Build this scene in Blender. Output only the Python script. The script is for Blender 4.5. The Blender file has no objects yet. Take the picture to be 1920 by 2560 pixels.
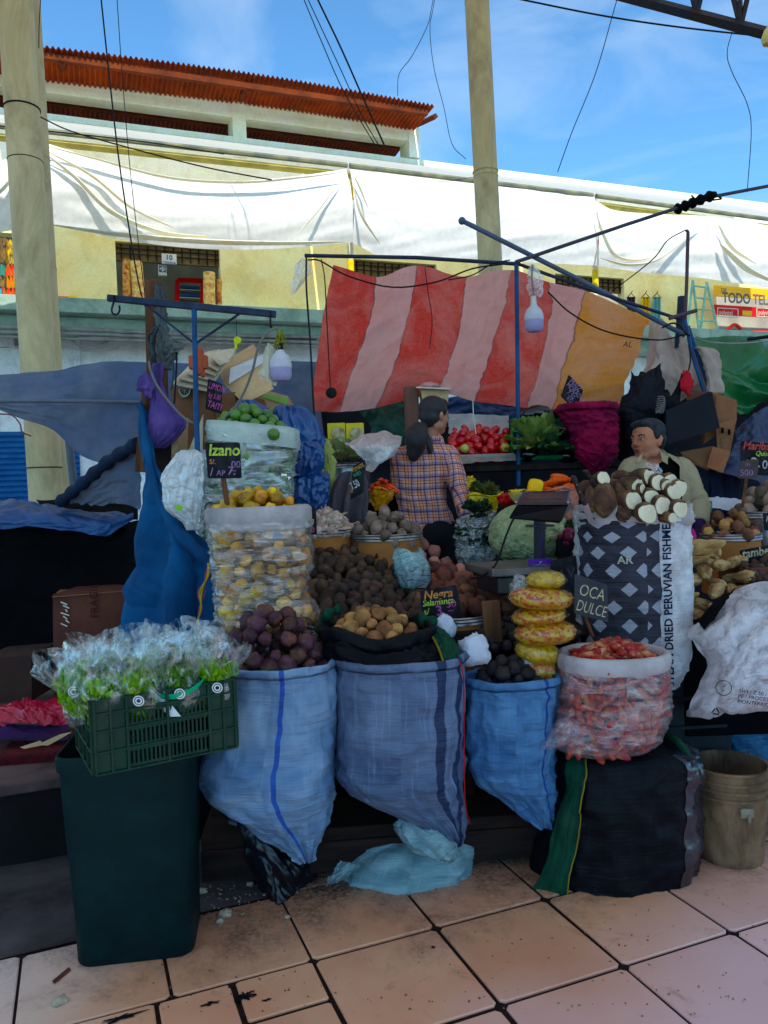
import bpy, math, random
from mathutils import Vector, Matrix, noise
V = Vector
rnd = random.Random(11)
SC = bpy.context.scene
COL = SC.collection
R = math.radians
F = 1950.0; H = 1.5
# ---------------------------------------------------------------- camera frame (also used to turn sizes seen in the photo into metres)
pit, rol = R(-1.75), R(2.0)
cf = V((0, math.cos(pit), math.sin(pit))); r0 = V((1, 0, 0)); u0 = r0.cross(cf)
cr = r0 * math.cos(rol) - u0 * math.sin(rol); cu = u0 * math.cos(rol) + r0 * math.sin(rol)
CAM = V((0, 0, H))
def ray(x, y): return cf + cr * ((x - 960) / F) + cu * ((1280 - y) / F)
def P(x, y, Y):
    d = ray(x, y); return CAM + d * (Y / d.y)
def G(x, y, z=0.0):
    d = ray(x, y); return CAM + d * ((z - H) / d.z)
def S(px, Y): return px * Y / F

def lin(c):
    c = c / 255.0
    return c / 12.92 if c <= .04045 else ((c + .055) / 1.055) ** 2.4
def C(r, g, b, k=1.0):
    c = [lin(x) * k for x in (r, g, b)]; l = .3 * c[0] + .59 * c[1] + .11 * c[2]
    c = [max(.0, l + (x - l) * 1.22) for x in c]; f = 1.12 * max(l, 1e-4) ** .16
    return tuple(min(.93, x * f) for x in c) + (1.0,)

# ---------------------------------------------------------------- materials
MATS = {}
class NT:
    def __init__(s, m):
        m.use_nodes = True; s.t = m.node_tree; s.n = s.t.nodes; s.l = s.t.links; s.n.clear()
        s.out = s.n.new('ShaderNodeOutputMaterial')
    def new(s, t, **kw):
        n = s.n.new('ShaderNode' + t)
        for k, v in kw.items(): setattr(n, k, v)
        return n
    def link(s, a, b): s.l.new(a, b)
    def put(s, sock, v):
        if isinstance(v, (int, float, tuple, list)): sock.default_value = v
        else: s.l.new(v, sock)
    def math(s, op, a, b=0.0, c=None):
        n = s.new('Math', operation=op); s.put(n.inputs[0], a); s.put(n.inputs[1], b)
        if c is not None: s.put(n.inputs[2], c)
        return n.outputs[0]
    def mix(s, f, a, b, mode='MIX'):
        n = s.new('Mix', data_type='RGBA', blend_type=mode); n.clamp_factor = True
        s.put(n.inputs[0], f); s.put(n.inputs[6], a); s.put(n.inputs[7], b); return n.outputs[2]
    def coord(s, kind='Object', scale=(1, 1, 1), rot=(0, 0, 0)):
        c = s.new('TexCoord'); mp = s.new('Mapping'); s.link(c.outputs[kind], mp.inputs[0])
        mp.inputs['Scale'].default_value = scale; mp.inputs['Rotation'].default_value = rot
        return mp.outputs[0]
    def noise(s, vec, scale, detail=3, rough=.55, dist=0):
        n = s.new('TexNoise'); s.link(vec, n.inputs[0]); n.inputs['Scale'].default_value = scale
        n.inputs['Detail'].default_value = detail; n.inputs['Roughness'].default_value = rough; n.inputs['Distortion'].default_value = dist
        return n.outputs[0]
    def ramp(s, f, a, b, ca=(0, 0, 0, 1), cb=(1, 1, 1, 1)):
        n = s.new('ValToRGB'); s.put(n.inputs[0], f); e = n.color_ramp.elements
        e[0].position = a; e[0].color = ca; e[1].position = b; e[1].color = cb; return n.outputs[0]
    def rng(s, x, a, b):
        n = s.new('MapRange'); s.put(n.inputs[0], x); n.inputs[1].default_value = a; n.inputs[2].default_value = b; return n.outputs[0]
    def bump(s, h, strength, dist=.01, nrm=None):
        n = s.new('Bump'); s.put(n.inputs['Height'], h); n.inputs['Strength'].default_value = strength; n.inputs['Distance'].default_value = dist
        if nrm: s.link(nrm, n.inputs['Normal'])
        return n.outputs[0]
    def pbr(s, col, rough=.7, spec=.3, metal=0, nrm=None, coat=0):
        b = s.new('BsdfPrincipled'); s.put(b.inputs['Base Color'], col); s.put(b.inputs['Roughness'], rough)
        b.inputs['Specular IOR Level'].default_value = spec; b.inputs['Metallic'].default_value = metal; b.inputs['Coat Weight'].default_value = coat
        b.inputs['Coat Roughness'].default_value = .15
        if nrm: s.link(nrm, b.inputs['Normal'])
        return b.outputs[0]
    def smix(s, f, a, b):
        m = s.new('MixShader'); s.put(m.inputs[0], f); s.link(a, m.inputs[1]); s.link(b, m.inputs[2]); return m.outputs[0]
    def done(s, sh): s.link(sh, s.out.inputs[0])

def mat(name, c1, c2=None, ns=6, rough=.7, spec=.18, bump=.3, bs=30, kind='Object', stretch=(1, 1, 1), vary=0.0, dirt=None, dirt_amt=.5, dirt_s=3,
        trans=0, metal=0, coat=0, lo=.35, hi=.65, alpha=1.0, bd=.01):
    """general procedural surface: two-tone noise, optional dirt, per-object variation, fine bump, translucency"""
    if name in MATS: return MATS[name]
    m = bpy.data.materials.new(name); t = NT(m); MATS[name] = m
    v = t.coord(kind, stretch)
    c2 = c2 or tuple(x * .72 for x in c1[:3]) + (1,)
    col = t.mix(t.ramp(t.noise(v, ns, 4, .6), lo, hi), c1, c2)
    fine = t.noise(v, bs, 4, .65)
    col = t.mix(.22, col, t.ramp(fine, .3, .7, (.55, .55, .55, 1), (1.3, 1.3, 1.3, 1)), 'MULTIPLY')
    if dirt: col = t.mix(t.math('MULTIPLY', t.ramp(t.noise(v, dirt_s, 6, .7, .5), .45, .68), dirt_amt), col, dirt)
    if vary:
        oi = t.new('ObjectInfo'); hs = t.new('HueSaturation')
        t.link(t.math('ADD', t.math('MULTIPLY', oi.outputs['Random'], vary), 1 - vary / 2), hs.inputs['Value'])
        r2 = t.math('FRACT', t.math('MULTIPLY', oi.outputs['Random'], 37.7))
        t.link(t.math('ADD', t.math('MULTIPLY', r2, vary * .035), .5 - vary * .0175), hs.inputs['Hue'])
        t.put(hs.inputs['Color'], col); col = hs.outputs[0]
    nrm = t.bump(fine, bump, bd) if bump else None
    rg = t.math('ADD', t.math('MULTIPLY', fine, .25), rough - .12)
    sh = t.pbr(col, rg, spec, metal, nrm, coat)
    if trans:
        tl = t.new('BsdfTranslucent'); t.put(tl.inputs[0], col)
        sh = t.smix(trans, sh, tl.outputs[0])
    if alpha < 1:
        sh = t.smix(alpha, t.new('BsdfTransparent').outputs[0], sh)
    t.done(sh); return m

def film(name, tint=(.9, .93, .95, 1), base=.18, streak=.5, rough=.12, sx=2, sy=14, white=.6, scale=8, bst=.35, edge=.16, cloud=.4):
    """thin wrinkled plastic: see-through where smooth, milky and glossy along the creases"""
    if name in MATS: return MATS[name]
    m = bpy.data.materials.new(name); t = NT(m); MATS[name] = m
    v = t.coord('UV', (sx, sy, 1)); n1 = t.noise(v, scale, 2, .5, .6); n2 = t.noise(v, scale * 2.3, 2, .5, .8)
    rg_ = lambda n, k: t.math('MAXIMUM', t.math('SUBTRACT', 1, t.math('MULTIPLY', t.math('ABSOLUTE', t.math('SUBTRACT', n, .5)), k)), 0)
    cr1 = t.math('MAXIMUM', rg_(n1, 11), t.math('MULTIPLY', rg_(n2, 14), .8)); h = t.math('ADD', t.math('MULTIPLY', cr1, .35), t.math('ADD', n1, t.math('MULTIPLY', n2, .3)))
    nrm = t.bump(h, bst, .02)
    a = t.math('ADD', t.math('MULTIPLY', t.math('ADD', t.math('MULTIPLY', t.ramp(n1, .42, .68), cloud), t.math('MULTIPLY', t.math('MULTIPLY', cr1, t.ramp(n2, .35, .6)), 1 - cloud)), streak), base)
    dif = t.new('BsdfDiffuse'); t.put(dif.inputs[0], tint); t.link(nrm, dif.inputs['Normal'])
    tl = t.new('BsdfTranslucent'); t.put(tl.inputs[0], tint)
    gl = t.new('BsdfGlossy'); t.put(gl.inputs[0], (1, 1, 1, 1)); gl.inputs['Roughness'].default_value = rough + .08; t.link(nrm, gl.inputs['Normal'])
    fr = t.new('LayerWeight'); fr.inputs[0].default_value = .35; t.link(nrm, fr.inputs['Normal'])
    body = t.smix(t.math('ADD', t.math('MULTIPLY', fr.outputs[1], .5), 1 - white), t.smix(.45, dif.outputs[0], tl.outputs[0]), gl.outputs[0])
    tr = t.new('BsdfTransparent'); t.put(tr.inputs[0], tuple(min(1, x * 1.05) for x in tint[:3]) + (1,))
    af = t.math('MINIMUM', t.math('ADD', a, t.math('MULTIPLY', fr.outputs[1], edge)), 1.0)
    t.done(t.smix(af, tr.outputs[0], body)); return m

def woven(name, c1, c2, stripes=(), scol=(0, 0, .1, 1), dens=150, rough=.55, dirt=None, smear=.35, trans=.1, coat=0, hstripes=False, vscale=1.0):
    """woven plastic sack cloth in UV space, with optional vertical stripes [(u0,u1),...]"""
    if name in MATS: return MATS[name]
    m = bpy.data.materials.new(name); t = NT(m); MATS[name] = m
    uv = t.coord('UV'); w = t.coord('UV', (dens, dens * vscale, 1))
    ck = t.new('TexChecker'); t.link(w, ck.inputs[0]); ck.inputs['Scale'].default_value = 1
    big = t.noise(t.coord('UV', (6, 5, 1)), 1.2, 5, .6, .6); st = t.noise(t.coord('UV', (90, 3, 1)), 1, 3, .6)
    col = t.mix(t.ramp(big, .36, .66), c1, c2)
    col = t.mix(t.math('MULTIPLY', t.ramp(st, .55, .75), smear), col, tuple(min(1, x * 1.7 + .05) for x in c1[:3]) + (1,))
    col = t.mix(t.math('MULTIPLY', ck.outputs[1], .28), col, tuple(x * .35 for x in c1[:3]) + (1,))
    sep = t.new('SeparateXYZ'); t.link(uv, sep.inputs[0])
    wob = t.math('MULTIPLY', t.math('SUBTRACT', t.noise(t.coord('UV', (0, 7, 1)), 2, 2), .5), .012)
    x = t.math('ADD', sep.outputs[1 if hstripes else 0], wob)
    for a, b in stripes:
        f = t.math('MULTIPLY', t.math('GREATER_THAN', x, a), t.math('LESS_THAN', x, b))
        col = t.mix(t.math('MULTIPLY', f, .92), col, scol)
    if dirt: col = t.mix(t.math('MULTIPLY', t.ramp(t.noise(t.coord('UV', (5, 8, 1)), 2, 6, .7, .8), .48, .7), .7), col, dirt)
    nrm = t.bump(t.math('ADD', ck.outputs[1], t.math('MULTIPLY', big, 3)), .25, .004)
    vo = t.new('TexVoronoi'); vo.feature = 'SMOOTH_F1'; t.link(t.coord('Object'), vo.inputs[0]); vo.inputs['Scale'].default_value = 15
    hf = t.noise(t.coord('UV', (3, 26, 1)), 1.5, 4, .6, .8); nrm = t.bump(t.math('SUBTRACT', t.math('MULTIPLY', hf, 1.1 if c1[2] > .05 else .25), t.math('MULTIPLY', vo.outputs[0], .5)), .45, .035, nrm)
    sh = t.pbr(col, rough, .35 if c1[2] > .05 else .1, 0, nrm, coat)
    if trans:
        tl = t.new('BsdfTranslucent'); t.put(tl.inputs[0], col); sh = t.smix(trans, sh, tl.outputs[0])
    t.done(sh); return m

# ---------------------------------------------------------------- mesh building
def wloc(o):
    v = V((0, 0, 0))
    while o is not None: v += o.location; o = o.parent
    return v
def tag(o, label, cat=None, group=None, kind=None):
    if label: o['label'] = label
    if cat: o['category'] = cat
    if group: o['group'] = group
    if kind: o['kind'] = kind
    return o
def T(name, label, cat, loc=(0, 0, 0), group=None):
    o = bpy.data.objects.new(name, None); COL.objects.link(o); o.location = loc; o.empty_display_size = .05
    return tag(o, label, cat, group)

class MB:
    def __init__(s): s.v = []; s.f = []; s.uv = []; s.mi = []
    def add(s, vs, fs, uvs=None, mi=0):
        b = len(s.v); s.v += [V(p) for p in vs]
        for k, f in enumerate(fs):
            s.f.append([i + b for i in f]); s.mi.append(mi)
            s.uv.append(uvs[k] if uvs else [(0, 0)] * len(f))
        return s
    def grid(s, rows, cu_=False, mi=0, cap=False):
        """rows[j][i] points; wraps in i when cu_"""
        nj, ni = len(rows), len(rows[0]); vs = [p for r in rows for p in r]; fs = []; us = []
        m = ni if cu_ else ni - 1
        for j in range(nj - 1):
            for i in range(m):
                k = (i + 1) % ni
                fs.append([j * ni + i, j * ni + k, (j + 1) * ni + k, (j + 1) * ni + i])
                us.append([(i / m, j / (nj - 1)), ((i + 1) / m, j / (nj - 1)), ((i + 1) / m, (j + 1) / (nj - 1)), (i / m, (j + 1) / (nj - 1))])
        if cap:
            for j, fl in ((0, True), (nj - 1, False)):
                c = sum((V(p) for p in rows[j]), V()) / ni; vs.append(c); q = len(vs) - 1
                for i in range(m):
                    k = (i + 1) % ni; a, b = j * ni + i, j * ni + k
                    fs.append([q, b, a] if fl else [q, a, b]); us.append([(.5, j / (nj - 1))] * 3)
        return s.add(vs, fs, us, mi)
    def box(s, c, d, rot=None, mi=0, bev=0.0):
        x, y, z = d[0] / 2, d[1] / 2, d[2] / 2; c = V(c)
        M = rot.to_3x3() if rot is not None else Matrix.Identity(3)
        if bev:
            b = min(bev, x * .9, y * .9, z * .9); rows = []
            for zz, ins in ((-z, b), (-z + b * .3, b * .3), (-z + b, 0), (z - b, 0), (z - b * .3, b * .3), (z, b)):
                pts = []
                for sx, sy in ((1, 1), (-1, 1), (-1, -1), (1, -1)):
                    X, Y = sx * (x - ins), sy * (y - ins)
                    o = [(0, -b), (-b * .3, -b * .3), (-b, 0)] if sx * sy > 0 else [(-b, 0), (-b * .3, -b * .3), (0, -b)]
                    for ox, oy in o: pts.append(c + M @ V((X + sx * ox, Y + sy * oy, zz)))
                rows.append(pts)
            return s.grid(rows, True, mi, cap=True)
        vs = [c + M @ V((a * x, b * y, e * z)) for a in (-1, 1) for b in (-1, 1) for e in (-1, 1)]
        fs = [[0, 1, 3, 2], [4, 6, 7, 5], [0, 4, 5, 1], [2, 3, 7, 6], [0, 2, 6, 4], [1, 5, 7, 3]]
        return s.add(vs, fs, [[(0, 0), (0, 1), (1, 1), (1, 0)]] * 6, mi)
    def tube(s, pts, r, n=8, mi=0, cap=True, flat=1.0):
        pts = [V(p) for p in pts]; rows = []; up = V((0, 0, 1)); prev = None
        for i, p in enumerate(pts):
            t = (pts[min(i + 1, len(pts) - 1)] - pts[max(i - 1, 0)])
            t = t.normalized() if t.length > 1e-9 else V((0, 0, 1))
            if prev is None:
                a = t.cross(up); a = a.normalized() if a.length > .05 else t.cross(V((0, 1, 0))).normalized()
            else:
                a = prev - t * prev.dot(t); a.normalize()
            prev = a; b = t.cross(a); rr = r[i] if isinstance(r, (list, tuple)) else r
            rows.append([p + (a * math.cos(k * 2 * math.pi / n) + b * math.sin(k * 2 * math.pi / n) * flat) * rr for k in range(n)])
        return s.grid(rows, True, mi, cap=cap)
    def lathe(s, prof, c, n=32, axis=None, mi=0, cap=True, ky=1.0):
        M = axis.to_3x3() if axis is not None else Matrix.Identity(3); c = V(c)
        rows = [[c + M @ V((r * math.cos(k * 2 * math.pi / n), ky * r * math.sin(k * 2 * math.pi / n), z)) for k in range(n)] for r, z in prof]
        return s.grid(rows, True, mi, cap=cap)
    def ell(s, c, r, rot=None, n=16, mi=0):
        M = rot.to_3x3() if rot is not None else Matrix.Identity(3); c = V(c); rows = []
        m = max(6, n // 2)
        for j in range(m + 1):
            a = math.pi * (j + (0.02 if j == 0 else -0.02 if j == m else 0)) / m
            rows.append([c + M @ V((r[0] * math.sin(a) * math.cos(k * 2 * math.pi / n), r[1] * math.sin(a) * math.sin(k * 2 * math.pi / n), -r[2] * math.cos(a))) for k in range(n)])
        return s.grid(rows, True, mi, cap=True)
    def poly(s, pts, thick=0.0, mi=0, nrm=None):
        pts = [V(p) for p in pts]; n = len(pts)
        if not thick: return s.add(pts, [list(range(n))], [[(0, 0)] * n], mi)
        nn = nrm or (pts[1] - pts[0]).cross(pts[2] - pts[1]).normalized()
        vs = pts + [p + nn * thick for p in pts]
        fs = [list(range(n))[::-1], list(range(n, 2 * n))] + [[i, (i + 1) % n, n + (i + 1) % n, n + i] for i in range(n)]
        return s.add(vs, fs, [[(0, 0)] * len(f) for f in fs], mi)
    def mesh(s, name, off=V((0, 0, 0)), smooth=True):
        me = bpy.data.meshes.new(name); me.from_pydata([tuple(p - off) for p in s.v], [], s.f)
        uvl = me.uv_layers.new(name='UVMap'); flat = []
        for u in s.uv:
            for q in u: flat += [q[0], q[1]]
        uvl.data.foreach_set('uv', flat)
        me.polygons.foreach_set('material_index', s.mi)
        if smooth: me.polygons.foreach_set('use_smooth', [True] * len(me.polygons))
        me.update(); return me
    def build(s, name, m, parent=None, smooth=True, loc=None, angle=40):
        if parent is not None: off = wloc(parent)
        elif loc is not None: off = V(loc)
        else:
            lo = V([min(p[i] for p in s.v) for i in range(3)]); hi = V([max(p[i] for p in s.v) for i in range(3)])
            off = V(((lo.x + hi.x) / 2, (lo.y + hi.y) / 2, lo.z))
        me = s.mesh(name, off, smooth)
        for q in (m if isinstance(m, (list, tuple)) else [m]): me.materials.append(q)
        o = bpy.data.objects.new(name, me); COL.objects.link(o)
        if parent is not None: o.parent = parent
        else: o.location = off
        if smooth and angle: sharp(me, angle)
        return o
def sharp(me, ang):
    try: me.set_sharp_from_angle(angle=R(ang))
    except Exception: pass

def n3(x, y, z, s=1.0): return noise.noise(V((x * s, y * s, z * s)))
def fbm(x, y, z, o=3):
    a = 0; k = 1
    for _ in range(o): a += k * noise.noise(V((x, y, z))); x *= 2.1; y *= 2.1; z *= 2.1; k *= .5
    return a
def ridge(x, y, z=0.0, k=5.0): return max(0.0, 1 - abs(noise.noise(V((x, y, z)))) * k) ** 2
def cr_(p0, p1, p2, p3, t):
    return ((p1 * 2) + (p2 - p0) * t + (p0 * 2 - p1 * 5 + p2 * 4 - p3) * t * t + (p1 * 3 - p0 - p2 * 3 + p3) * t * t * t) * .5
def spline(pts, n):
    pts = [V(p) for p in pts]; out = []; m = len(pts) - 1
    for k in range(n + 1):
        x = k / n * m; i = min(int(x), m - 1); t = x - i
        g = lambda q: pts[q] if 0 <= q <= m else (pts[0] * 2 - pts[1] if q < 0 else pts[m] * 2 - pts[m - 1])
        out.append(cr_(g(i - 1), g(i), g(i + 1), g(i + 2), t))
    return out
def PP(pts, Y=None): return [P(*p) if len(p) == 3 else P(p[0], p[1], Y) for p in pts]
class Patch:
    def __init__(s, ctrl): s.c = [[(p if isinstance(p, V) else P(*p)) for p in r] for r in ctrl]
    def at(s, u, v):
        m = len(s.c) - 1
        g1 = [spl_at(r, u) for r in s.c]; return spl_at(g1, v)
def spl_at(pts, u):
    m = len(pts) - 1; x = max(0, min(1, u)) * m; i = min(int(x), m - 1); t = x - i
    g = lambda q: pts[q] if 0 <= q <= m else (pts[0] * 2 - pts[1] if q < 0 else pts[m] * 2 - pts[m - 1])
    return cr_(g(i - 1), g(i), g(i + 1), g(i + 2), t)
def cloth(name, ctrl, m, nu=60, nv=40, amp=.02, fu=5, fv=5, amp2=.006, parent=None, fold=None, seed=0, dirv=None, mb=None, sub=1):
    p = Patch(ctrl); rows = []; amp2 *= .6
    for j in range(nv + 1):
        row = []
        for i in range(nu + 1):
            u, v = i / nu, j / nv; q = p.at(u, v)
            nn = (p.at(u + .02 if u < .9 else u, v) - p.at(u if u < .9 else u - .02, v)).cross(p.at(u, v + .02 if v < .9 else v) - p.at(u, v if v < .9 else v - .02))
            nn = nn.normalized() if nn.length > 1e-9 else V((0, 1, 0))
            d = amp * fbm(u * fu + seed, v * fv, seed * 3.3, 3) + amp2 * (ridge(u * fu * .8 + v * 1.3, v * fv * .8 + seed, 5.1) + .5 * ridge(u * fu * 1.9, v * fv * 1.9 - u * 2 + seed, 9.1))
            if fold: d += fold(u, v)
            row.append(q + nn * d)
        rows.append(row)
    b = mb or MB(); b.grid(rows)
    return b if mb is not None else b.build(name, m, parent, angle=0)

def loft(rings, nseg=64, amp=.0, fz=12, ft=3, amp2=0.0, seed=0.0, sq=2.0, pleat=None, jit=None):
    """rings: (centre, a, b[, yaw]) stacked top to bottom; horizontal crease noise"""
    rows = []
    for j, rg in enumerate(rings):
        c, a, b = V(rg[0]), rg[1], rg[2]; row = []
        for k in range(nseg):
            th = 2 * math.pi * k / nseg - math.pi / 2
            ct, st = math.cos(th), math.sin(th)
            q = (abs(ct) ** sq + abs(st) ** sq) ** (-1 / sq)
            dx, dy = ct * q, st * q
            h = c.z * fz; d = amp * fbm(ct * ft + seed, st * ft, h + seed, 3)
            if amp2: d += amp2 * (ridge(ct * ft * .7 + seed, st * ft * .7, h * 1.5, 4) + .5 * ridge(ct * ft * 1.6, st * ft * 1.6 + seed, h * 2.6, 4) - .2)
            if pleat: d += pleat(th, j / (len(rings) - 1))
            row.append(c + V((dx * (a + d), dy * (b + d), (jit(th, j) if jit else 0))))
        rows.append(row)
    return rows
def rings_px(rows, Y, kd=.8, n=40, yaw=0):
    """silhouette rows (py, x_left, x_right[, Yc]) -> smooth stack of rings"""
    ctrl = []
    for r in rows:
        y, xl, xr = r[:3]; yy = r[3] if len(r) > 3 else Y; c = P((xl + xr) / 2, y, yy); a = S((xr - xl) / 2, yy)
        ctrl.append((c, a))
    cs = spline([c for c, a in ctrl], n); rs = spline([V((a, 0, 0)) for c, a in ctrl], n)
    return [(c, max(.004, a.x), max(.004, a.x * kd)) for c, a in zip(cs, rs)]
def rim(rings, roll=.03, inner=.08, wob=.008):
    c, a, b = rings[0]; o = []
    for s_, dz, da in ((0, -inner, -roll * .9), (0, -inner * .3, -roll * .6), (0, roll * .35, -roll * .35), (0, roll * .5, 0), (0, roll * .2, roll * .4), (0, -roll * .5, roll * .45), (0, -roll * 1.2, roll * .2)):
        o.append((c + V((0, 0, dz)), a + da, b + da))
    return o + rings[1:]

def remesh(mb, name, mtl, voxel, parent, smooth=6, loc=None, mats=None):
    me = mb.mesh('tmp', V((0, 0, 0))); o = bpy.data.objects.new('tmp', me); COL.objects.link(o)
    md = o.modifiers.new('r', 'REMESH'); md.mode = 'VOXEL'; md.voxel_size = voxel
    if smooth:
        ms = o.modifiers.new('s', 'SMOOTH'); ms.iterations = smooth; ms.factor = .5
    dg = bpy.context.evaluated_depsgraph_get(); dg.update()
    me2 = bpy.data.meshes.new_from_object(o.evaluated_get(dg))
    bpy.data.objects.remove(o); bpy.data.meshes.remove(me)
    off = wloc(parent) if parent is not None else V(loc or (0, 0, 0))
    for v in me2.vertices: v.co -= off
    me2.polygons.foreach_set('use_smooth', [True] * len(me2.polygons))
    me2.name = name; me2.materials.clear(); me2.materials.append(mtl)
    r = bpy.data.objects.new(name, me2); COL.objects.link(r)
    if parent is not None: r.parent = parent
    else: r.location = off
    return r

def lettering(body, M, size, mtl, parent, shear=0.0, bold=0.0, name='lettering', align='LEFT', sx=1.0, depth=.0006):
    cu_ = bpy.data.curves.new('t', 'FONT'); cu_.body = body; cu_.size = size; cu_.shear = shear; cu_.offset = bold; cu_.extrude = depth; cu_.align_x = align; cu_.resolution_u = 3
    o = bpy.data.objects.new('t', cu_); COL.objects.link(o)
    dg = bpy.context.evaluated_depsgraph_get(); dg.update()
    me = bpy.data.meshes.new_from_object(o.evaluated_get(dg)); bpy.data.objects.remove(o)
    off = wloc(parent) if parent is not None else V()
    for v in me.vertices:
        c = v.co.copy(); c.x *= sx; v.co = (M @ c) - off
    me.name = name; me.materials.clear(); me.materials.append(mtl)
    r = bpy.data.objects.new(name, me); COL.objects.link(r); r.parent = parent; return r
def frame(o, x, y):
    """matrix whose local x,y lie along the given vectors at o"""
    x = x.normalized(); z = x.cross(y).normalized(); y2 = z.cross(x)
    M = Matrix((x, y2, z)).transposed().to_4x4(); M.translation = o; return M

def sign(name, label, cs, Y, board, lines, thick=.006, stick=None, rot_round=True, group=None):
    """cs: pixel corners tl,tr,br,bl. lines: (text,u,v,size_px,material,shear,bold) with u right, v down in 0..1"""
    tl, tr, br, bl = [P(*c, Y) if len(c) == 2 else P(*c) for c in cs]
    t = T(name, label, 'price sign', (bl + br) / 2, group)
    M = frame(bl, br - bl, tl - bl); w = (br - bl).length; h = (tl - bl).length
    pts = [bl, br, tr, tl]; r_ = .06; q = []
    for i in range(4):
        a, b, c = pts[i - 1], pts[i], pts[(i + 1) % 4]; q += [b + (a - b) * r_, b + ((a - b) + (c - b)) * r_ * .25, b + (c - b) * r_]
    nn = M.to_3x3() @ V((0, 0, 1)); b = MB(); b.poly([p - nn * thick for p in q], thick, nrm=nn); b.build('board', board, t, smooth=False)
    for ln in lines:
        tx, u, v, sp, ml = ln[:5]; sh = ln[5] if len(ln) > 5 else 0; bo = ln[6] if len(ln) > 6 else .0; sx = ln[7] if len(ln) > 7 else 1
        o = bl + (br - bl) * u + (tl - bl) * (1 - v) + nn * .0015
        lettering(tx, frame(o, br - bl, tl - bl), S(sp, Y), ml, t, sh, bo * S(sp, Y), sx=sx)
    if stick:
        a, c = P(*stick[0]), P(*stick[1]); b = MB(); b.tube([a, (a + c) / 2, c], stick[2] if len(stick) > 2 else .008, 6, flat=.5); b.build('stick', MATS['wood'], t)
    return t

# ---------------------------------------------------------------- produce prototypes
def lump(name, r, amp, m, seed, n=3, freq=2.0, bend=0, taper=0, dents=0, rings=0):
    import bmesh
    bm = bmesh.new(); bmesh.ops.create_icosphere(bm, subdivisions=n, radius=1.0); me = bpy.data.meshes.new(name)
    rr = random.Random(seed); dd = [V((rr.gauss(0, 1), rr.gauss(0, 1), rr.gauss(0, 1))).normalized() for _ in range(dents)]
    for v in bm.verts:
        c = v.co.copy(); k = 1 + 1.7 * amp * fbm(c.x * freq + seed * 7.3, c.y * freq, c.z * freq + seed, 2)
        for d in dd:
            q = (c.normalized() - d).length
            if q < .32: k -= .07 * (1 - q / .32)
        x = c.x
        if rings: k *= 1 + rings * math.cos(x * 19 + 2 * fbm(c.x * 2, c.y * 2, seed, 1))
        p = V((c.x * r[0] * (k if not rings else 1), c.y * r[1] * k, c.z * r[2] * k))
        if taper: f = 1 - taper * (x * .5 + .5) ** 1.3; p.y *= f; p.z *= f
        if bend: p.z += bend * x * x
        v.co = p
    bm.to_mesh(me); bm.free(); me.polygons.foreach_set('use_smooth', [True] * len(me.polygons)); me.materials.append(m); return me
def rrot(r=rnd, flat=False):
    if flat: return Matrix.Rotation(r.uniform(0, 6.28), 4, 'Z') @ Matrix.Rotation(r.uniform(-.35, .35), 4, 'Y') @ Matrix.Rotation(r.uniform(0, 6.28), 4, 'X')
    return Matrix.Rotation(r.uniform(0, 6.28), 4, 'X') @ Matrix.Rotation(r.uniform(0, 6.28), 4, 'Y') @ Matrix.Rotation(r.uniform(0, 6.28), 4, 'Z')
def place(name, meshes, pos, label, cat, group, flat=False, smin=.68, smax=1.28, rot=None):
    o = bpy.data.objects.new(name, rnd.choice(meshes)); COL.objects.link(o)
    o.matrix_world = Matrix.Translation(pos) @ (rot or rrot(flat=flat)) @ Matrix.Scale(rnd.uniform(smin, smax), 4)
    return tag(o, label, cat, group)
def scatter(cands, mind, n):
    out = []
    for p in cands:
        if all((p - q).length_squared > mind * mind for q in out):
            out.append(p)
            if len(out) >= n: break
    return out
def heap_patch(name, ctrl, meshes, mind, n, label, cat, group, layers=2, thick=None, flat=False, **kw):
    p = Patch(ctrl); th = thick or mind; c = []
    for _ in range(n * 60):
        u, v = rnd.random(), rnd.random(); q = p.at(u, v); c.append((q, rnd.choice(range(layers))))
    c.sort(key=lambda a: a[1]); c = [q + V((0, .35, -.95)).normalized() * (th * .75 * l) for q, l in c]
    return [place(name, meshes, q, label, cat, group, flat, **kw) for q in scatter(c, mind, n)]
def heap_disc(name, c, a, b, h, meshes, mind, n, label, cat, group, flat=False, layers=2, **kw):
    cs = []
    for l in range(layers):
        for _ in range(n * 40):
            r = math.sqrt(rnd.random()); t = rnd.uniform(0, 6.28); z = h * (1 - r ** 2.0) - l * mind * .7
            cs.append(V(c) + V((a * r * math.cos(t), b * r * math.sin(t), z + rnd.uniform(-.1, .1) * mind)))
    return [place(name, meshes, q, label, cat, group, flat, **kw) for q in scatter(cs, mind, n)]
def heap_side(name, rings, meshes, mind, n, label, cat, group, inset, flat=False, arc=2.0, lo=.04, hi=.97, **kw):
    cs = []
    for _ in range(n * 40):
        x = rnd.uniform(lo, hi) * (len(rings) - 1); i = min(int(x), len(rings) - 2); t = x - i
        c = V(rings[i][0]).lerp(V(rings[i + 1][0]), t); a = rings[i][1] * (1 - t) + rings[i + 1][1] * t; b = rings[i][2] * (1 - t) + rings[i + 1][2] * t
        th = -math.pi / 2 + rnd.uniform(-arc, arc)
        if a - inset < .01: continue
        cs.append(c + V(((a - inset) * math.cos(th), (b - inset) * math.sin(th), 0)))
    return [place(name, meshes, q, label, cat, group, flat, **kw) for q in scatter(cs, mind, n)]
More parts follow.
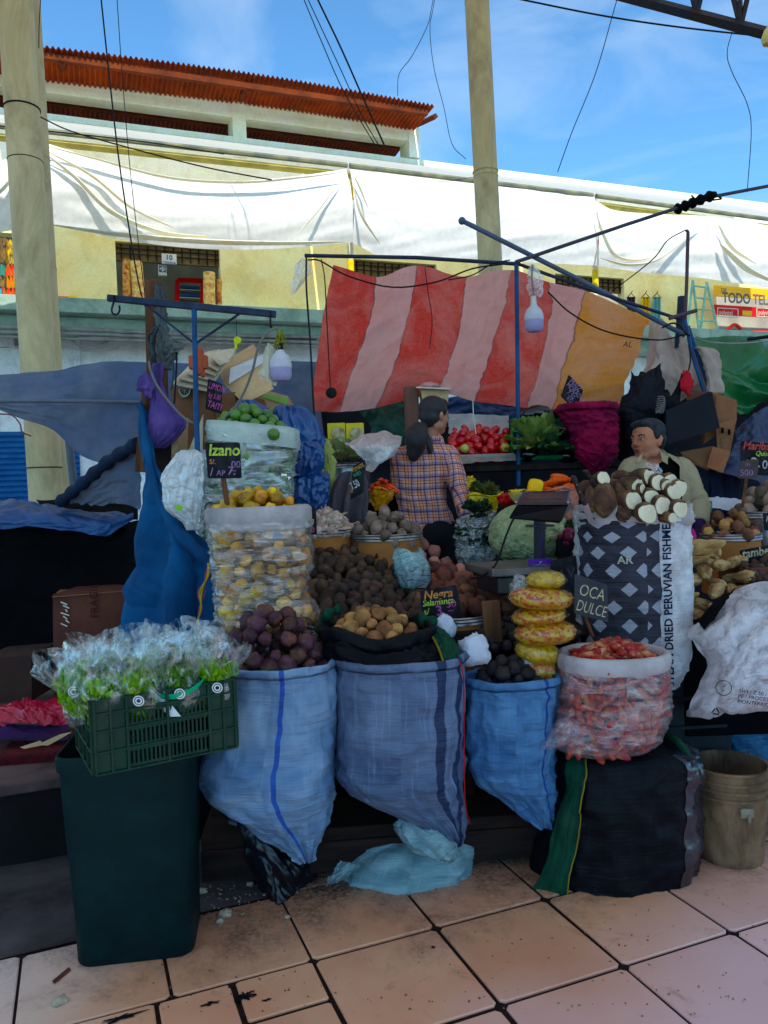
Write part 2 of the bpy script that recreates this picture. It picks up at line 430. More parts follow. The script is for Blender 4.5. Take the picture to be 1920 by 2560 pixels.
# ================================================================ world, sun, camera
SC.view_settings.view_transform = 'Standard'; SC.view_settings.look = 'None'; SC.view_settings.exposure = 0
w = bpy.data.worlds.new('World'); SC.world = w; w.use_nodes = True
wt = w.node_tree; wt.nodes.clear()
SUN_EL, SUN_AZ = R(42), R(166)      # azimuth measured clockwise from +Y: sun behind the camera, a little to the right
sky = wt.nodes.new('ShaderNodeTexSky'); sky.sky_type = 'NISHITA'; sky.sun_disc = False
sky.sun_elevation = SUN_EL; sky.sun_rotation = SUN_AZ; sky.air_density = 1.0; sky.dust_density = .3; sky.ozone_density = 2.2; sky.altitude = 2300
bg = wt.nodes.new('ShaderNodeBackground'); bg.inputs[1].default_value = .15; wo = wt.nodes.new('ShaderNodeOutputWorld')
tc = wt.nodes.new('ShaderNodeTexCoord'); mp = wt.nodes.new('ShaderNodeMapping'); mp.inputs['Scale'].default_value = (2.2, 2.0, 7.0); mp.inputs['Rotation'].default_value = (0, R(18), R(20))
nz = wt.nodes.new('ShaderNodeTexNoise'); nz.inputs['Scale'].default_value = 1.5; nz.inputs['Detail'].default_value = 6; nz.inputs['Roughness'].default_value = .55; nz.inputs['Distortion'].default_value = .6
rp = wt.nodes.new('ShaderNodeValToRGB'); rp.color_ramp.elements[0].position = .46; rp.color_ramp.elements[1].position = .85
rp.color_ramp.elements[0].color = (0, 0, 0, 1); rp.color_ramp.elements[1].color = (.5, .5, .5, 1)
hs = wt.nodes.new('ShaderNodeHueSaturation'); hs.inputs['Saturation'].default_value = 1.0; hs.inputs['Value'].default_value = 1.0
gm = wt.nodes.new('ShaderNodeMix'); gm.data_type = 'RGBA'; gm.blend_type = 'MULTIPLY'; gm.inputs[0].default_value = 1; gm.inputs[7].default_value = (1.1, 1.85, 2.05, 1)
mx = wt.nodes.new('ShaderNodeMix'); mx.data_type = 'RGBA'; mx.inputs[7].default_value = (6, 7.2, 8.4, 1)
L = wt.links.new
L(sky.outputs[0], gm.inputs[6]); L(gm.outputs[2], hs.inputs['Color']); L(hs.outputs[0], mx.inputs[6]); L(tc.outputs['Generated'], mp.inputs[0]); L(mp.outputs[0], nz.inputs[0]); L(nz.outputs[0], rp.inputs[0]); L(rp.outputs[0], mx.inputs[0]); L(mx.outputs[2], bg.inputs[0]); L(bg.outputs[0], wo.inputs[0])
sl = bpy.data.lights.new('sun', 'SUN'); sl.energy = 5.0; sl.angle = R(.5); sl.color = (1, .93, .82)
so = bpy.data.objects.new('sun', sl); COL.objects.link(so)
sd = V((math.sin(SUN_AZ) * math.cos(SUN_EL), math.cos(SUN_AZ) * math.cos(SUN_EL), math.sin(SUN_EL)))
so.rotation_euler = sd.to_track_quat('Z', 'Y').to_euler(); so.location = (0, -5, 12)
cd = bpy.data.cameras.new('camera'); cam = bpy.data.objects.new('camera', cd); COL.objects.link(cam); SC.camera = cam
cd.sensor_fit = 'VERTICAL'; cd.sensor_height = 24; cd.sensor_width = 18; cd.lens = 24 * F / 2560; cd.clip_start = .05; cd.clip_end = 900
Mc = Matrix((cr, cu, -cf)).transposed().to_4x4(); Mc.translation = CAM; cam.matrix_world = Mc

# ================================================================ shared materials
mat('wood', C(120, 84, 60), C(78, 52, 38), 3, .75, stretch=(6, 6, .6), bump=.5, bs=14)
mat('dark_wood', C(52, 40, 34), C(30, 24, 22), 3, .8, stretch=(6, 6, .6), bump=.5)
mat('card', C(166, 120, 92), C(138, 98, 74), 2, .85, bump=.15, bs=60, dirt=C(90, 60, 48), dirt_amt=.4)
mat('card_light', C(205, 176, 140), C(180, 150, 116), 2, .85, bump=.15, bs=60, dirt=C(120, 92, 70), dirt_amt=.35)
mat('card_dark', C(112, 70, 58), C(84, 52, 46), 3, .85, bump=.2, bs=40)
mat('blue_paint', C(36, 88, 140), C(28, 64, 104), 9, .4, dirt=C(60, 60, 64), dirt_amt=.5, dirt_s=12, bump=.15)
mat('dark_blue_paint', C(52, 66, 92), C(38, 46, 66), 9, .45, dirt=C(30, 28, 28), dirt_amt=.6, dirt_s=12, bump=.15)
mat('dark_metal', C(50, 50, 56), C(34, 34, 38), 9, .45, metal=.6, bump=.1)
mat('steel', C(170, 172, 176), C(120, 122, 126), 9, .3, metal=.85, bump=.06)
mat('black_rubber', C(20, 20, 22), None, 5, .6)
mat('black_cloth', C(15, 16, 20), C(8, 9, 12), 4, .9, spec=.08, bump=.5, bs=60)
mat('board_black', C(30, 30, 35), C(20, 20, 25), 5, .8, dirt=C(90, 90, 96), dirt_amt=.4, dirt_s=6, bump=.1)
CH = {}
for k, c in dict(white=(222, 220, 226), yellow=(222, 226, 110), orange=(236, 150, 80), pink=(214, 96, 170), red=(230, 90, 84), lilac=(178, 140, 190), green=(60, 180, 130), lime=(200, 230, 90), tan=(214, 200, 160), gold=(240, 178, 60)).items():
    c = tuple(lin(x * .92) * .9 for x in c) + (1,); CH[k] = mat('chalk_' + k, c, tuple(x * .3 for x in c[:3]) + (1,), 60, .9, bump=0, lo=.45, hi=.7)
film('film_clear', (.93, .95, .97, 1), .05, .55, .08, 2, 3, .45, 3)
film('film_milky', (.86, .88, .88, 1), .34, .5, .2, 1.5, 2, .75, 3)
film('film_white', (.88, .9, .9, 1), .62, .38, .25, 2, 3, .8, 4)

# ================================================================ ground and tiled floor
mat('ground', C(170, 162, 150), C(140, 132, 124), .8, .85, dirt=C(100, 92, 86), dirt_s=1.2, bump=.3, bs=20)
b = MB(); b.grid([[V((x, y, -.012)) for x in (-300, -60, -20, 0, 20, 60, 300)] for y in (-200, -40, -10, 0, 10, 40, 400)])
tag(b.build('ground', MATS['ground'], loc=(0, 0, 0), smooth=False), 'grey market ground reaching out under the stalls to the building behind', 'ground', kind='structure')
m = bpy.data.materials.new('floor_tile'); t = NT(m); MATS['floor_tile'] = m
v = t.coord('Object'); sp = t.new('SeparateXYZ'); t.link(v, sp.inputs[0])
at = t.new('Attribute'); at.attribute_name = 'tone'
col = t.mix(t.ramp(t.noise(v, 1.6, 4, .6), .35, .7), C(208, 150, 122), C(222, 176, 146))
f = t.math('ADD', t.math('MULTIPLY', sp.outputs[0], .55), t.math('MULTIPLY', sp.outputs[1], -.75)); f = t.math('ADD', f, t.math('MULTIPLY', t.noise(v, 1.3, 2), .6))
col = t.mix(t.math('MULTIPLY', t.rng(f, -1.3, -.8), .8), col, C(222, 188, 192))  # lavender tint to the lower right puts sky reflection into the tile colour
f2 = t.math('ADD', t.math('MULTIPLY', sp.outputs[0], -.8), t.math('MULTIPLY', t.noise(v, 2.0, 2), .5))
col = t.mix(t.rng(f2, .85, 1.25), col, C(220, 200, 190))
col = t.mix(.5, col, at.outputs[0], 'MULTIPLY')
soot = t.rng(t.math('ADD', t.math('ADD', t.math('MULTIPLY', t.noise(v, 3.2, 5, .7, .4), .9), t.math('MULTIPLY', sp.outputs[0], -.12)), t.math('MULTIPLY', sp.outputs[1], .55)), 1.82, 2.12)
spk = t.noise(v, 60, 5, .8)
col = t.mix(t.math('MULTIPLY', soot, t.ramp(spk, .3, .6)), col, C(52, 46, 52))
col = t.mix(t.math('MULTIPLY', t.ramp(t.noise(v, 5, 8, .75, 1.2), .58, .74), .5), col, C(120, 84, 66))
col = t.mix(t.ramp(t.noise(v, 28, 6, .8, 1.5), .70, .74), col, C(40, 30, 30))
col = t.mix(t.ramp(t.noise(t.coord('Object', (1, 1, 1), (0, 0, R(25))), 1.9, 8, .72, .6), .735, .745), col, C(22, 24, 34))
nrm = t.bump(t.noise(v, 14, 5, .6), .12, .01)
t.done(t.pbr(col, t.math('ADD', t.math('MULTIPLY', t.noise(v, 4, 5, .7), .4), .22), .45, 0, nrm))
mat('grout', C(56, 36, 32), C(34, 24, 24), 20, .9, bump=.6, bs=80)
TA = R(21.5); tu = V((math.cos(TA), math.sin(TA), 0)); tv = V((-math.sin(TA), math.cos(TA), 0)); TO = V((.127, 2.603, 0)); TS = .435
b = MB(); tones = []
rt = random.Random(5)
def tile(u0, v0, u1, v1):
    g = rt.uniform(.003, .0105); z = rt.uniform(.0, .0025); bv = .004; rows = []
    tn = rt.uniform(.82, 1.06); tone = (tn, tn * rt.uniform(.95, 1.02), tn * rt.uniform(.94, 1.04), 1)
    jx = [rt.uniform(-.003, .003) for _ in range(4)]
    for ins, zz in ((0, -.004), (0, z), (bv, z + .003)):
        row = []
        c4 = ((u0 + g + ins + jx[0], v0 + g + ins), (u1 - g - ins, v0 + g + ins + jx[1]), (u1 - g - ins + jx[2], v1 - g - ins), (u0 + g + ins, v1 - g - ins + jx[3]))
        for q in range(4):
            a, c = c4[q], c4[(q + 1) % 4]
            for s_ in (.03, .35, .65, .97):
                row.append(TO + tu * (a[0] + (c[0] - a[0]) * s_) + tv * (a[1] + (c[1] - a[1]) * s_) + V((0, 0, zz)))
        rows.append(row)
    n0 = len(b.f); b.grid(rows, True); b.add(rows[2], [list(range(16))]); tones.extend([tone] * (len(b.f) - n0))
for i in range(-8, 12):
    for j in range(-8, 4):
        u0, v0 = i * TS, j * TS
        c = TO + tu * (u0 + TS / 2) + tv * (v0 + TS / 2)
        if c.x < -.45 and v0 > TS * .5 or c.y > 4.4: continue
        if i == -2 and j < 0:
            tile(u0 + .18, v0, u0 + TS, v0 + TS * .52); tile(u0 + .18, v0 + TS * .52, u0 + TS, v0 + TS); tile(u0 - .05, v0, u0 + .18, v0 + TS)
        elif i == -3 and j < 0: tile(u0, v0, u0 + TS - .05, v0 + TS * .5); tile(u0, v0 + TS * .5, u0 + TS - .05, v0 + TS)
        else: tile(u0, v0, u0 + TS, v0 + TS)
o = b.build('tiled_floor', MATS['floor_tile'], loc=(0, 0, 0), smooth=False)
ca = o.data.color_attributes.new('tone', 'FLOAT_COLOR', 'CORNER'); k = 0
for p_, tn in zip(o.data.polygons, tones):
    for li in p_.loop_indices: ca.data[li].color = tn
tag(o, 'large terracotta floor tiles with dark grout in front of the stall', 'floor', kind='structure')
bs_ = MB(); rc = random.Random(3)
for k in range(420):
    p = G(rc.uniform(380, 1920), rc.uniform(2180, 2540), .007) if k % 3 else G(rc.uniform(480, 760), rc.uniform(2200, 2330), .012); r_ = rc.uniform(.0012, .0045) * (1 if k % 9 else 2)
    bs_.box(p, (r_ * rc.uniform(.6, 2), r_, r_ * .5), Matrix.Rotation(rc.uniform(0, 6.3), 4, 'Z'))
tag(bs_.build('floor_crumbs', mat('crumbs', C(70, 52, 44), C(170, 150, 124), 2, .9), loc=(0, 0, 0), smooth=False), 'scattered crumbs and bits of dirt over the floor tiles', 'crumbs', kind='stuff')
m_tar = mat('tar', C(22, 24, 34), C(14, 15, 22), 20, .5, bump=.4, bs=60)
for k, (px, py, rx, ry, lb_) in enumerate(((528, 2508, .045, .012, 'black tar smear on the small tile right of the bin'), (612, 2490, .038, .03, 'largest black tar smear beside the grout joint'), (668, 2500, .024, .008, 'thin black tar streak right of the largest smear'), (300, 2545, .075, .014, 'long black tar smear at the bottom edge of the floor'), (1083, 2368, .012, .007, 'tiny dark blot on the middle floor tile'))):
    c = G(px, py, .0064); pts = []
    for i in range(44):
        a = i / 44 * 6.283; q = .62 + .75 * fbm(math.cos(a) * 1.9 + k * 3, math.sin(a) * 1.9, k * 7.1, 4); pts.append(c + tu * (rx * max(.12, q) * math.cos(a)) + tv * (ry * max(.12, q) * math.sin(a)) + V((0, 0, .001)))
    bs_ = MB(); bs_.add(pts + [c + V((0, 0, .001))], [[i, (i + 1) % 44, 44] for i in range(44)]); tag(bs_.build('tar_stain', m_tar, smooth=False), lb_, 'stain', 'tar stains on the floor tiles')
b = MB(); q = [TO + tu * a + tv * c for a, c in ((-4, -4), (6, -4), (6, 1.8), (-4, 1.8))]
b.poly([p + V((0, 0, -.003)) for p in q]); tag(b.build('floor_grout', MATS['grout'], loc=(0, 0, 0), smooth=False), 'dark dirty grout bed showing between the terracotta tiles', 'floor', kind='structure')
m = mat('apron', C(92, 88, 90), C(60, 56, 60), 2.2, .7, dirt=C(26, 22, 24), dirt_amt=.85, dirt_s=2.5, bump=.7, bs=8)
b = MB(); rows = []
for j in range(31):
    rows.append([])
    for i in range(61):
        a, c = -4 + i / 60 * 3.95, TS * 1.0 + .01 + j / 30 * 1.9; p = TO + tu * a + tv * c
        z = .003 + .006 * fbm(p.x * 3, p.y * 3, 0, 3); rows[-1].append(V((p.x, p.y, max(.0, z if a < -.8 else min(z, .0022)))))
b.grid(rows); tag(b.build('concrete_apron', m, loc=(0, 0, 0)), 'cracked dirty grey concrete strip behind the tile edge', 'pavement', kind='structure')

# ================================================================ market building behind
WA = R(20.5); wu = V((math.cos(WA), math.sin(WA), 0)); wn = V((math.sin(WA), -math.cos(WA), 0)); WO = V((-4.3, 15, 0))
def W(px, py, d=0):
    r = ray(px, py); return CAM + r * (((WO + wn * d - CAM).dot(wn)) / r.dot(wn))
def wl(px, py, d=0):
    p = W(px, py, d) - WO; return p.dot(wu), p.z
def wp(s, z, d): return WO + wu * s + wn * d + V((0, 0, z))
WR = Matrix((wu, -wn, V((0, 0, 1)))).transposed()
def wbx(b, s0, z0, s1, z1, d0, d1, bev=0, mi=0):
    b.box(wp((s0 + s1) / 2, (z0 + z1) / 2, (d0 + d1) / 2), (abs(s1 - s0), abs(d1 - d0), abs(z1 - z0)), WR.to_4x4(), mi, bev)
def wpx(b, x0, y0, x1, y1, d0, d1, bev=0, mi=0):
    s0, z0 = wl(x0, y0, d1); s1, z1 = wl(x1, y1, d1); wbx(b, s0, z0, s1, z1, d0, d1, bev, mi)
m_yel = mat('plaster_yellow', C(255, 232, 184), C(252, 220, 162), 1.2, .85, dirt=C(190, 160, 90), dirt_amt=.35, dirt_s=1.5, bump=.1, bs=30)
m_wht = mat('plaster_white', C(255, 248, 222), C(252, 240, 206), 1.5, .85, dirt=C(190, 176, 140), dirt_amt=.3, bump=.1)
m_low = mat('plaster_pale', C(244, 244, 244), C(228, 230, 234), 1.2, .8, dirt=C(140, 146, 160), dirt_amt=.4, bump=.1)
m_teal = mat('teal_trim', C(164, 184, 172), C(144, 168, 156), 2, .7, dirt=C(80, 100, 96), dirt_amt=.5)
m_shop = mat('shop_inside', C(196, 190, 178), C(160, 154, 146), 1, .9)
m_grille = mat('shop_grille', C(130, 112, 76), C(100, 86, 60), 5, .6)
m_rust = mat('corrugated_red', C(176, 84, 48), C(150, 62, 36), 2.5, .6, dirt=C(100, 56, 38), dirt_amt=.7, dirt_s=2, stretch=(1, 1, 1), bump=.2)
m_shut = mat('shutter_blue', C(52, 110, 170), C(40, 92, 150), 3, .5)
bld = T('market_building', 'long two storey yellow market building with red corrugated roof pavilion on top', 'building', WO)
zl = wl(560, 803, 0)[1]                    # ledge top
zh = wl(420, 612, 0)[1]                    # top of the shop openings
zp = wl(300, 306, 0)[1]                    # parapet top
zy = zh + .9
b = MB(); wbx(b, -9, 0, 40, zl - .45, -.4, 0); b.build('lower_wall', m_low, bld, smooth=False)
b = MB(); wbx(b, -9, zl - .44, 40, zl - .25, -.4, 1.0, .02); wbx(b, -9, zl - .25, 40, zl, -.4, 1.34, .01); b.build('ledge', m_teal, bld, smooth=False)
ops = []
for x0, x1 in ((-260, 60), (292, 552), (885, 1092), (1388, 1560), (1790, 2100)):
    ops.append((wl(x0, 700)[0], wl(x1, 700)[0]))
b = MB(); s = -9
for a, c in ops:
    if a > s: wbx(b, s, zl, a, zh, -.25, 0)
    s = c
wbx(b, s, zl, 40, zh, -.25, 0); wbx(b, -9, zh, 40, zy, -.25, 0.0); b.build('upper_wall', m_yel, bld, smooth=False)
b = MB(); wbx(b, -9, zy, 40, zp, -.25, .004); b.build('parapet', m_wht, bld, smooth=False)
b = MB(); wbx(b, -9, zl + .001, 40, zy, -3.2, -3.0); wbx(b, -9, zl - .2, 40, zl - .002, -3, -.4); b.build('shop_interior', m_shop, bld, smooth=False)
for n_, (a, c) in enumerate(ops[1:4]):
    b = MB(); wbx(b, a, zh - .32, c, zh, -.2, -.12); f = b.build('rolled_shutter', m_grille, bld, smooth=False)
    b = MB(); k = a + .1
    while k < c: wbx(b, k, zh - .3, k + .02, zh - .02, -.12, -.09); k += .16
    for q in (.1, .2): wbx(b, a + .01, zh - q - .01, c - .01, zh - q + .01, -.09, -.075)
    b.build('grille_bars', MATS['dark_wood'], f, smooth=False)
for x0, y0, x1, y1 in ((-30, 1080, 205, 1270), (1000, 1040, 1400, 1270)):
    b = MB(); s0, z1 = wl(x0, y0, .03); s1, z0 = wl(x1, y1, .03); z = .05
    while z < z1:
        rows = [[wp(s0, z + q * .1, .03 + dd), wp(s1, z + q * .1, .03 + dd)] for q, dd in ((0, 0), (.3, .03), (.7, .03), (1, 0))]
        b.grid(rows); z += .1
    b.build('roller_shutter', m_shut, bld, smooth=False)
# pavilion on the roof terrace
for x0, x1 in ((579, 619), (1021, 1052)):
    b = MB(); wpx(b, x0, 306 - (60 if x0 < 700 else 0), x1, 395, -.5, .03, .01); b.build('pillar', m_wht, bld, smooth=False)
zb1 = wl(579, 246, .0)[1]; zb0 = wl(579, 292, .0)[1]; sE = wl(1052, 340, 0)[0]
b = MB(); wbx(b, -9, zb0, sE - .01, zb1, -.35, 0, .01); b.build('roof_beam', m_wht, bld, smooth=False)
b = MB(); wbx(b, -9, zp - .3, -8.6, zb1, -7, -6.7); wbx(b, sE - .4, zp - .3, sE, zb1, -7, -6.6); wbx(b, -9, zb0, sE, zb1, -7.1, -6.8); b.build('rear_frame', m_wht, bld, smooth=False)
rows = []; ns = 1700; s1 = wl(1086, 255, 1.1)[0]
ze = wl(600, 186, 1.1)[1]
for k in range(13):
    d = 1.1 - k / 12 * 9.5; row = []
    for i in range(ns + 1):
        s = -9 + (s1 + 9) * i / ns; row.append(wp(s, ze - .03 * (1.1 - d) + .025 * math.sin(s * 2 * math.pi / .09) + .05 * math.sin(s * .6 + d * .3), d))
    rows.append(row)
b = MB(); b.grid(rows); b.build('roof_sheet', m_rust, bld, angle=0)
m_pur = mat('purlin', C(132, 66, 40), C(96, 48, 32), 3, .8)
for d in (.95, -.6, -2.2, -3.8, -5.4, -7):
    b = MB(); wbx(b, -9, ze - .03 * (1.1 - d) - .17, s1 - .1, ze - .03 * (1.1 - d) - .07, d - .05, d + .05); b.build('purlin', m_pur, bld, smooth=False)
for x in (160, 598, 1040):
    s = wl(x, 240, 0)[0]; b = MB(); b.tube([wp(s, zb1 - .02, .05), wp(s, ze - .16, .95)], .06, 4); b.tube([wp(s, zb1 + .02, .05), wp(s, ze - .4, -7)], .06, 4); b.build('rafter', m_pur, bld, smooth=False)

# awning: sunlit white sheet roof with its gutter, and sagging shade cloths
m_cloth = mat('shade_cloth', C(252, 248, 240), C(248, 243, 234), 1.5, .9, trans=.18, bump=.04, bs=12)
m_foldshade = mat('fold_shading', C(250, 240, 222), C(244, 228, 204), 3, .9, trans=.3, bump=.3)  # tan tone paints the shading of the doubled folds
m_awn = mat('awning_sheet', C(250, 249, 244), C(246, 244, 238), 1, .7, trans=.65, bump=0)
m_gut = mat('gutter', C(150, 150, 120), C(110, 116, 104), 3, .5)
for nm, (xa, ya, xb, yb), lb in (('a', (-60, 308, 868, 413), 'white sheet awning with grey gutter over the left shops'), ('b', (874, 414, 1482, 488), 'white sheet awning with grey gutter above the striped tent'), ('c', (1490, 490, 2100, 572), 'white sheet awning with grey gutter at the far right')):
    t_ = T('awning', lb, 'awning', W(xa, ya, 3), 'sheet awnings along the building')
    A_, B_ = W(xa, ya, 3), W(xb, yb, 3); sA, sB = (A_ - WO).dot(wu), (B_ - WO).dot(wu)
    rows = [[wp(sA + (sB - sA) * i / 40, (A_.z + (B_.z - A_.z) * i / 40) * (1 - k / 10) + (zp - .12) * k / 10 + .02 * math.sin(i * 1.3) * (1 - k / 10), 3 - 2.98 * k / 10) for i in range(41)] for k in range(11)]
    b = MB(); b.grid(rows); b.build('sheet', m_awn, t_)
    b = MB(); b.tube([A_, (A_ + B_) / 2, B_], .045, 8); b.build('gutter', m_gut, t_)
    A2, B2 = A_ + V((0, 0, -.12)) - wn * .1, B_ + V((0, 0, -.12)) - wn * .1
    b = MB(); b.tube([A2, B2], .06, 4); A2 = A_ + V((0, 0, -.3)) - wn * 1.2; B2 = B_ + V((0, 0, -.3)) - wn * 1.2; b.tube([A2, B2], .05, 4); b.build('support_beam', mat('beam_cream', C(214, 196, 120), C(180, 164, 100), 3, .7), t_)
def shade(lb, top, bot, folds, d=3.0):
    b = MB(); nu, nv = 80, 30; rows = []
    tp, bt = spline([W(*p, d) for p in top], nu), spline([W(*p, d - .15) for p in bot], nu)
    for j in range(nv + 1):
        v = j / nv; rows.append([])
        for i in range(nu + 1):
            u = i / nu; p = tp[i].lerp(bt[i], v)
            rows[-1].append(p + wn * ((.16 * math.sin(math.pi * v) + .03 * fbm(u * 3, v * 5 + u * 4, d + top[0][0], 3)) + .02 * abs(math.sin(9 * v * (1.2 - u) + 3 * u)) * (1 - v * .4)))
    b.grid(rows); o = b.build('shade_cloth', m_cloth, angle=0); tag(o, lb, 'shade cloth', 'shade cloths hung under the awnings')
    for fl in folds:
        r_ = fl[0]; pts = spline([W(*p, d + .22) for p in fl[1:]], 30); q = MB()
        q.tube([p + wn * 0 for p in pts], [max(.01, 1.7 * r_ * math.sin(math.pi * (k + .5) / 31) ** .6) for k in range(31)], 8, flat=.4); q.build('fold', m_foldshade, o)
shade('bright sagging shade cloth directly right of the paired yellow columns', [(60, 350), (130, 362), (300, 420), (480, 457), (680, 448), (866, 422)], [(60, 560), (130, 560), (300, 598), (500, 622), (700, 622), (880, 606)],
      [(.045, (115, 385), (190, 445), (280, 530), (400, 580), (520, 592)), (.03, (118, 378), (230, 440), (330, 520), (440, 572)), (.05, (130, 562), (300, 586), (500, 603), (700, 608), (862, 604)), (.025, (115, 365), (250, 400), (420, 444), (600, 456), (760, 443), (860, 430)), (.02, (850, 450), (800, 520), (740, 590))])
shade('broad flat shade cloth behind the single yellow column', [(874, 420), (1000, 438), (1200, 462), (1350, 478), (1484, 492)], [(880, 606), (960, 642), (1080, 652), (1280, 655), (1482, 664)],
      [(.025, (884, 470), (905, 540), (950, 610)), (.02, (885, 440), (900, 470), (920, 520))])
shade('shade cloth with long looping folds above the fabric shop sign', [(1484, 500), (1560, 530), (1750, 540), (1850, 552), (2100, 600)], [(1486, 664), (1600, 680), (1750, 696), (1920, 720), (2100, 750)],
      [(.035, (1500, 645), (1570, 662), (1640, 650), (1710, 600), (1756, 560)), (.03, (1490, 530), (1510, 590), (1540, 640), (1600, 650), (1660, 625)), (.05, (1800, 610), (1840, 650), (1880, 680), (1960, 715)), (.03, (1795, 560), (1830, 620), (1890, 660))])
shade('shade cloth at the left edge of the picture behind the column', [(-300, 300), (-100, 420), (30, 395)], [(-300, 600), (-100, 600), (40, 575)], [(.03, (-60, 520), (10, 470), (28, 430))])
m_pw = mat('post_white', C(226, 224, 214), C(196, 190, 170), 6, .6)
for x, y0, y1, lb in ((876, 418, 720, 'white awning post wrapped in yellow and red tape left of the striped tent'), (1488, 490, 745, 'white awning post wrapped in yellow tape above the striped tent')):
    t_ = T('awning_post', lb, 'post', wp(wl(x, y1, 2.6)[0], zl, 2.6), 'awning posts')
    b = MB(); b.tube([W(x - 2, y0, 2.6), W(x + 2, 830, 2.6)], .055, 10); b.build('pole', m_pw, t_)
    
    for ya_, yb_ in ((y0 + 40, y0 + 80), (y1 - 70, y1 - 20)): b = MB(); b.tube([W(x, ya_, 2.6), W(x + 1, yb_, 2.6)], .062, 10); b.build('yellow_tape', mat('tape_yellow', C(240, 210, 20), None, 5, .5), t_)
    b = MB(); b.tube([W(x + 4, y0 + 110, 2.56), W(x + 5, y0 + 165, 2.56)], .05, 8); b.build('red_tape', mat('tape_red', C(190, 70, 40), None, 5, .5), t_)

# conduits under the ledge
m_con = mat('conduit', C(168, 168, 166), C(136, 134, 130), 4, .6)
for i, (pts, r_) in enumerate((([(-60, 815), (200, 822), (500, 836), (800, 842)], .035), ([(-60, 828), (200, 834), (420, 842), (800, 856)], .03), ([(-60, 838), (150, 846), (380, 852), (800, 866)], .02), ([(198, 846), (300, 842), (390, 836)], .06), ([(520, 845), (640, 852), (790, 856)], .07), ([(-40, 870), (120, 866), (240, 878), (330, 862)], .012), ([(142, 790), (180, 850), (215, 868), (250, 864), (290, 840)], .018))):
    b = MB(); b.tube(spline([W(x, y, 1.0 - .05 * i) for x, y in pts], 24), r_, 8)
    tag(b.build('conduit', m_con), ['topmost long grey conduit under the teal ledge', 'second long grey conduit under the teal ledge', 'third thin grey conduit under the teal ledge', 'short thick grey pipe left of the wooden stall post', 'thick wrapped pipe right of the blue hook rack post', 'slack thin cable crossing behind the paired yellow columns', 'pale cable looping down from the ledge beside the paired columns'][i], 'pipe', 'conduits under the ledge')
b = MB(); wpx(b, 34, 832, 48, 866, .0, .2, .01); tag(b.build('junction_box', m_con, smooth=False), 'pale junction box on the lower wall beside the left column', 'box')
for i, x in enumerate((188, 196)):
    b = MB(); b.tube([W(x, 840, .06), W(x, 1000, .06)], .03, 8); tag(b.build('wall_pipe', m_low), ['left vertical pipe on the pale lower wall', 'right vertical pipe on the pale lower wall'][i], 'pipe')

# signs and goods on the upper gallery
def plate(name, lb, x0, y0, x1, y1, d, c, texts, cat='sign', parts=None):
    t_ = T(name, lb, cat, W(x0, y1, d)); b = MB(); wpx(b, x0, y0, x1, y1, d - .03, d, .003); b.build('panel', c, t_, smooth=False)
    for tx, px, py, sz, mm, bo, sx in texts:
        M = frame(W(px, py, d + .004), wu, V((0, 0, 1))); k = (W(px, py, d).y) / F; lettering(tx, M, sz * k, mm, t_, 0, bo * sz * k, sx=sx)
    return t_
m_sw = mat('sign_white', C(214, 214, 200), None, 5, .6); m_sb = mat('sign_blue', C(60, 110, 170), None, 5, .6); m_sy = mat('sign_yellow', C(244, 186, 20), C(232, 170, 20), 3, .5); m_sr = mat('sign_red', C(226, 62, 40), C(206, 50, 36), 3, .5); m_sg = mat('sign_grey', C(116, 112, 104), None, 4, .6)
plate('shop_number_sign', 'white plate reading 10 TIENDA over the middle shop door', 404, 633, 442, 661, .06, m_sw, [('10', 414, 649, 17, m_sb, .03, 1), ('TIENDA', 407, 659, 9, m_sb, .02, 1)])
t_ = plate('exit_sign', 'small blue and white SALIDA sign inside the middle shop', 395, 662, 417, 690, -.15, m_sw, [('SALIDA', 396, 689, 6, m_sb, .0, .95)])
b = MB(); wpx(b, 397, 664, 415, 681, -.149, -.142); b.build('blue_field', m_sb, t_, smooth=False)
b = MB(); p0, p1 = W(399, 672, -.135), W(410, 672, -.135); b.tube([p0, p1], .02, 4); b.tube([W(405, 667, -.135), W(412, 672, -.135), W(405, 678, -.135)], .02, 4); b.build('arrow', m_sw, t_, smooth=False)
t_ = plate('shop_signboard', 'yellow and red shop signboard reading DE TODO TELA', 1786, 713, 2080, 760, .35, m_sy, [('DE', 1803, 730, 14, m_sg, .02, 1), ('TODO TELAS', 1806, 755, 35, m_sg, .03, .86)], 'signboard')
b = MB(); wpx(b, 1786, 761, 2080, 803, .32, .348, .003); b.build('red_panel', m_sr, t_, smooth=False)
for x in (1794, 1892):
    M = frame(W(x + 4, 786, .36), wu, V((0, 0, 1))); lettering('polystel', M, 16 * W(x, 786).y / F, m_sw, t_, 0, .0, sx=.85)
    b = MB(); q = [W(x, 770, .36), W(x + 51, 773, .36), W(x + 51, 794, .36), W(x, 791, .36), W(x, 770, .36)]
    for a, c in zip(q, q[1:]): b.tube([a, c], .012, 4)
    b.build('white_frame', m_sw, t_, smooth=False)
b = MB(); wpx(b, 1856, 776, 1880, 790, .349, .356); b.build('yellow_label', m_sy, t_, smooth=False)
m_lad = mat('ladder_teal', C(150, 200, 186), None, 5, .5)
t_ = T('step_ladder', 'pale teal step ladder standing on the gallery beside the signboard', 'ladder', W(1765, 850, .6))
for a, c in (((1732, 700), (1750, 850)), ((1767, 705), (1800, 850)), ((1767, 705), (1748, 850)), ((1732, 700), (1718, 820))):
    b = MB(); b.tube([W(*a, .6), W(*c, .6)], .03, 6); b.build('rail', m_lad, t_)
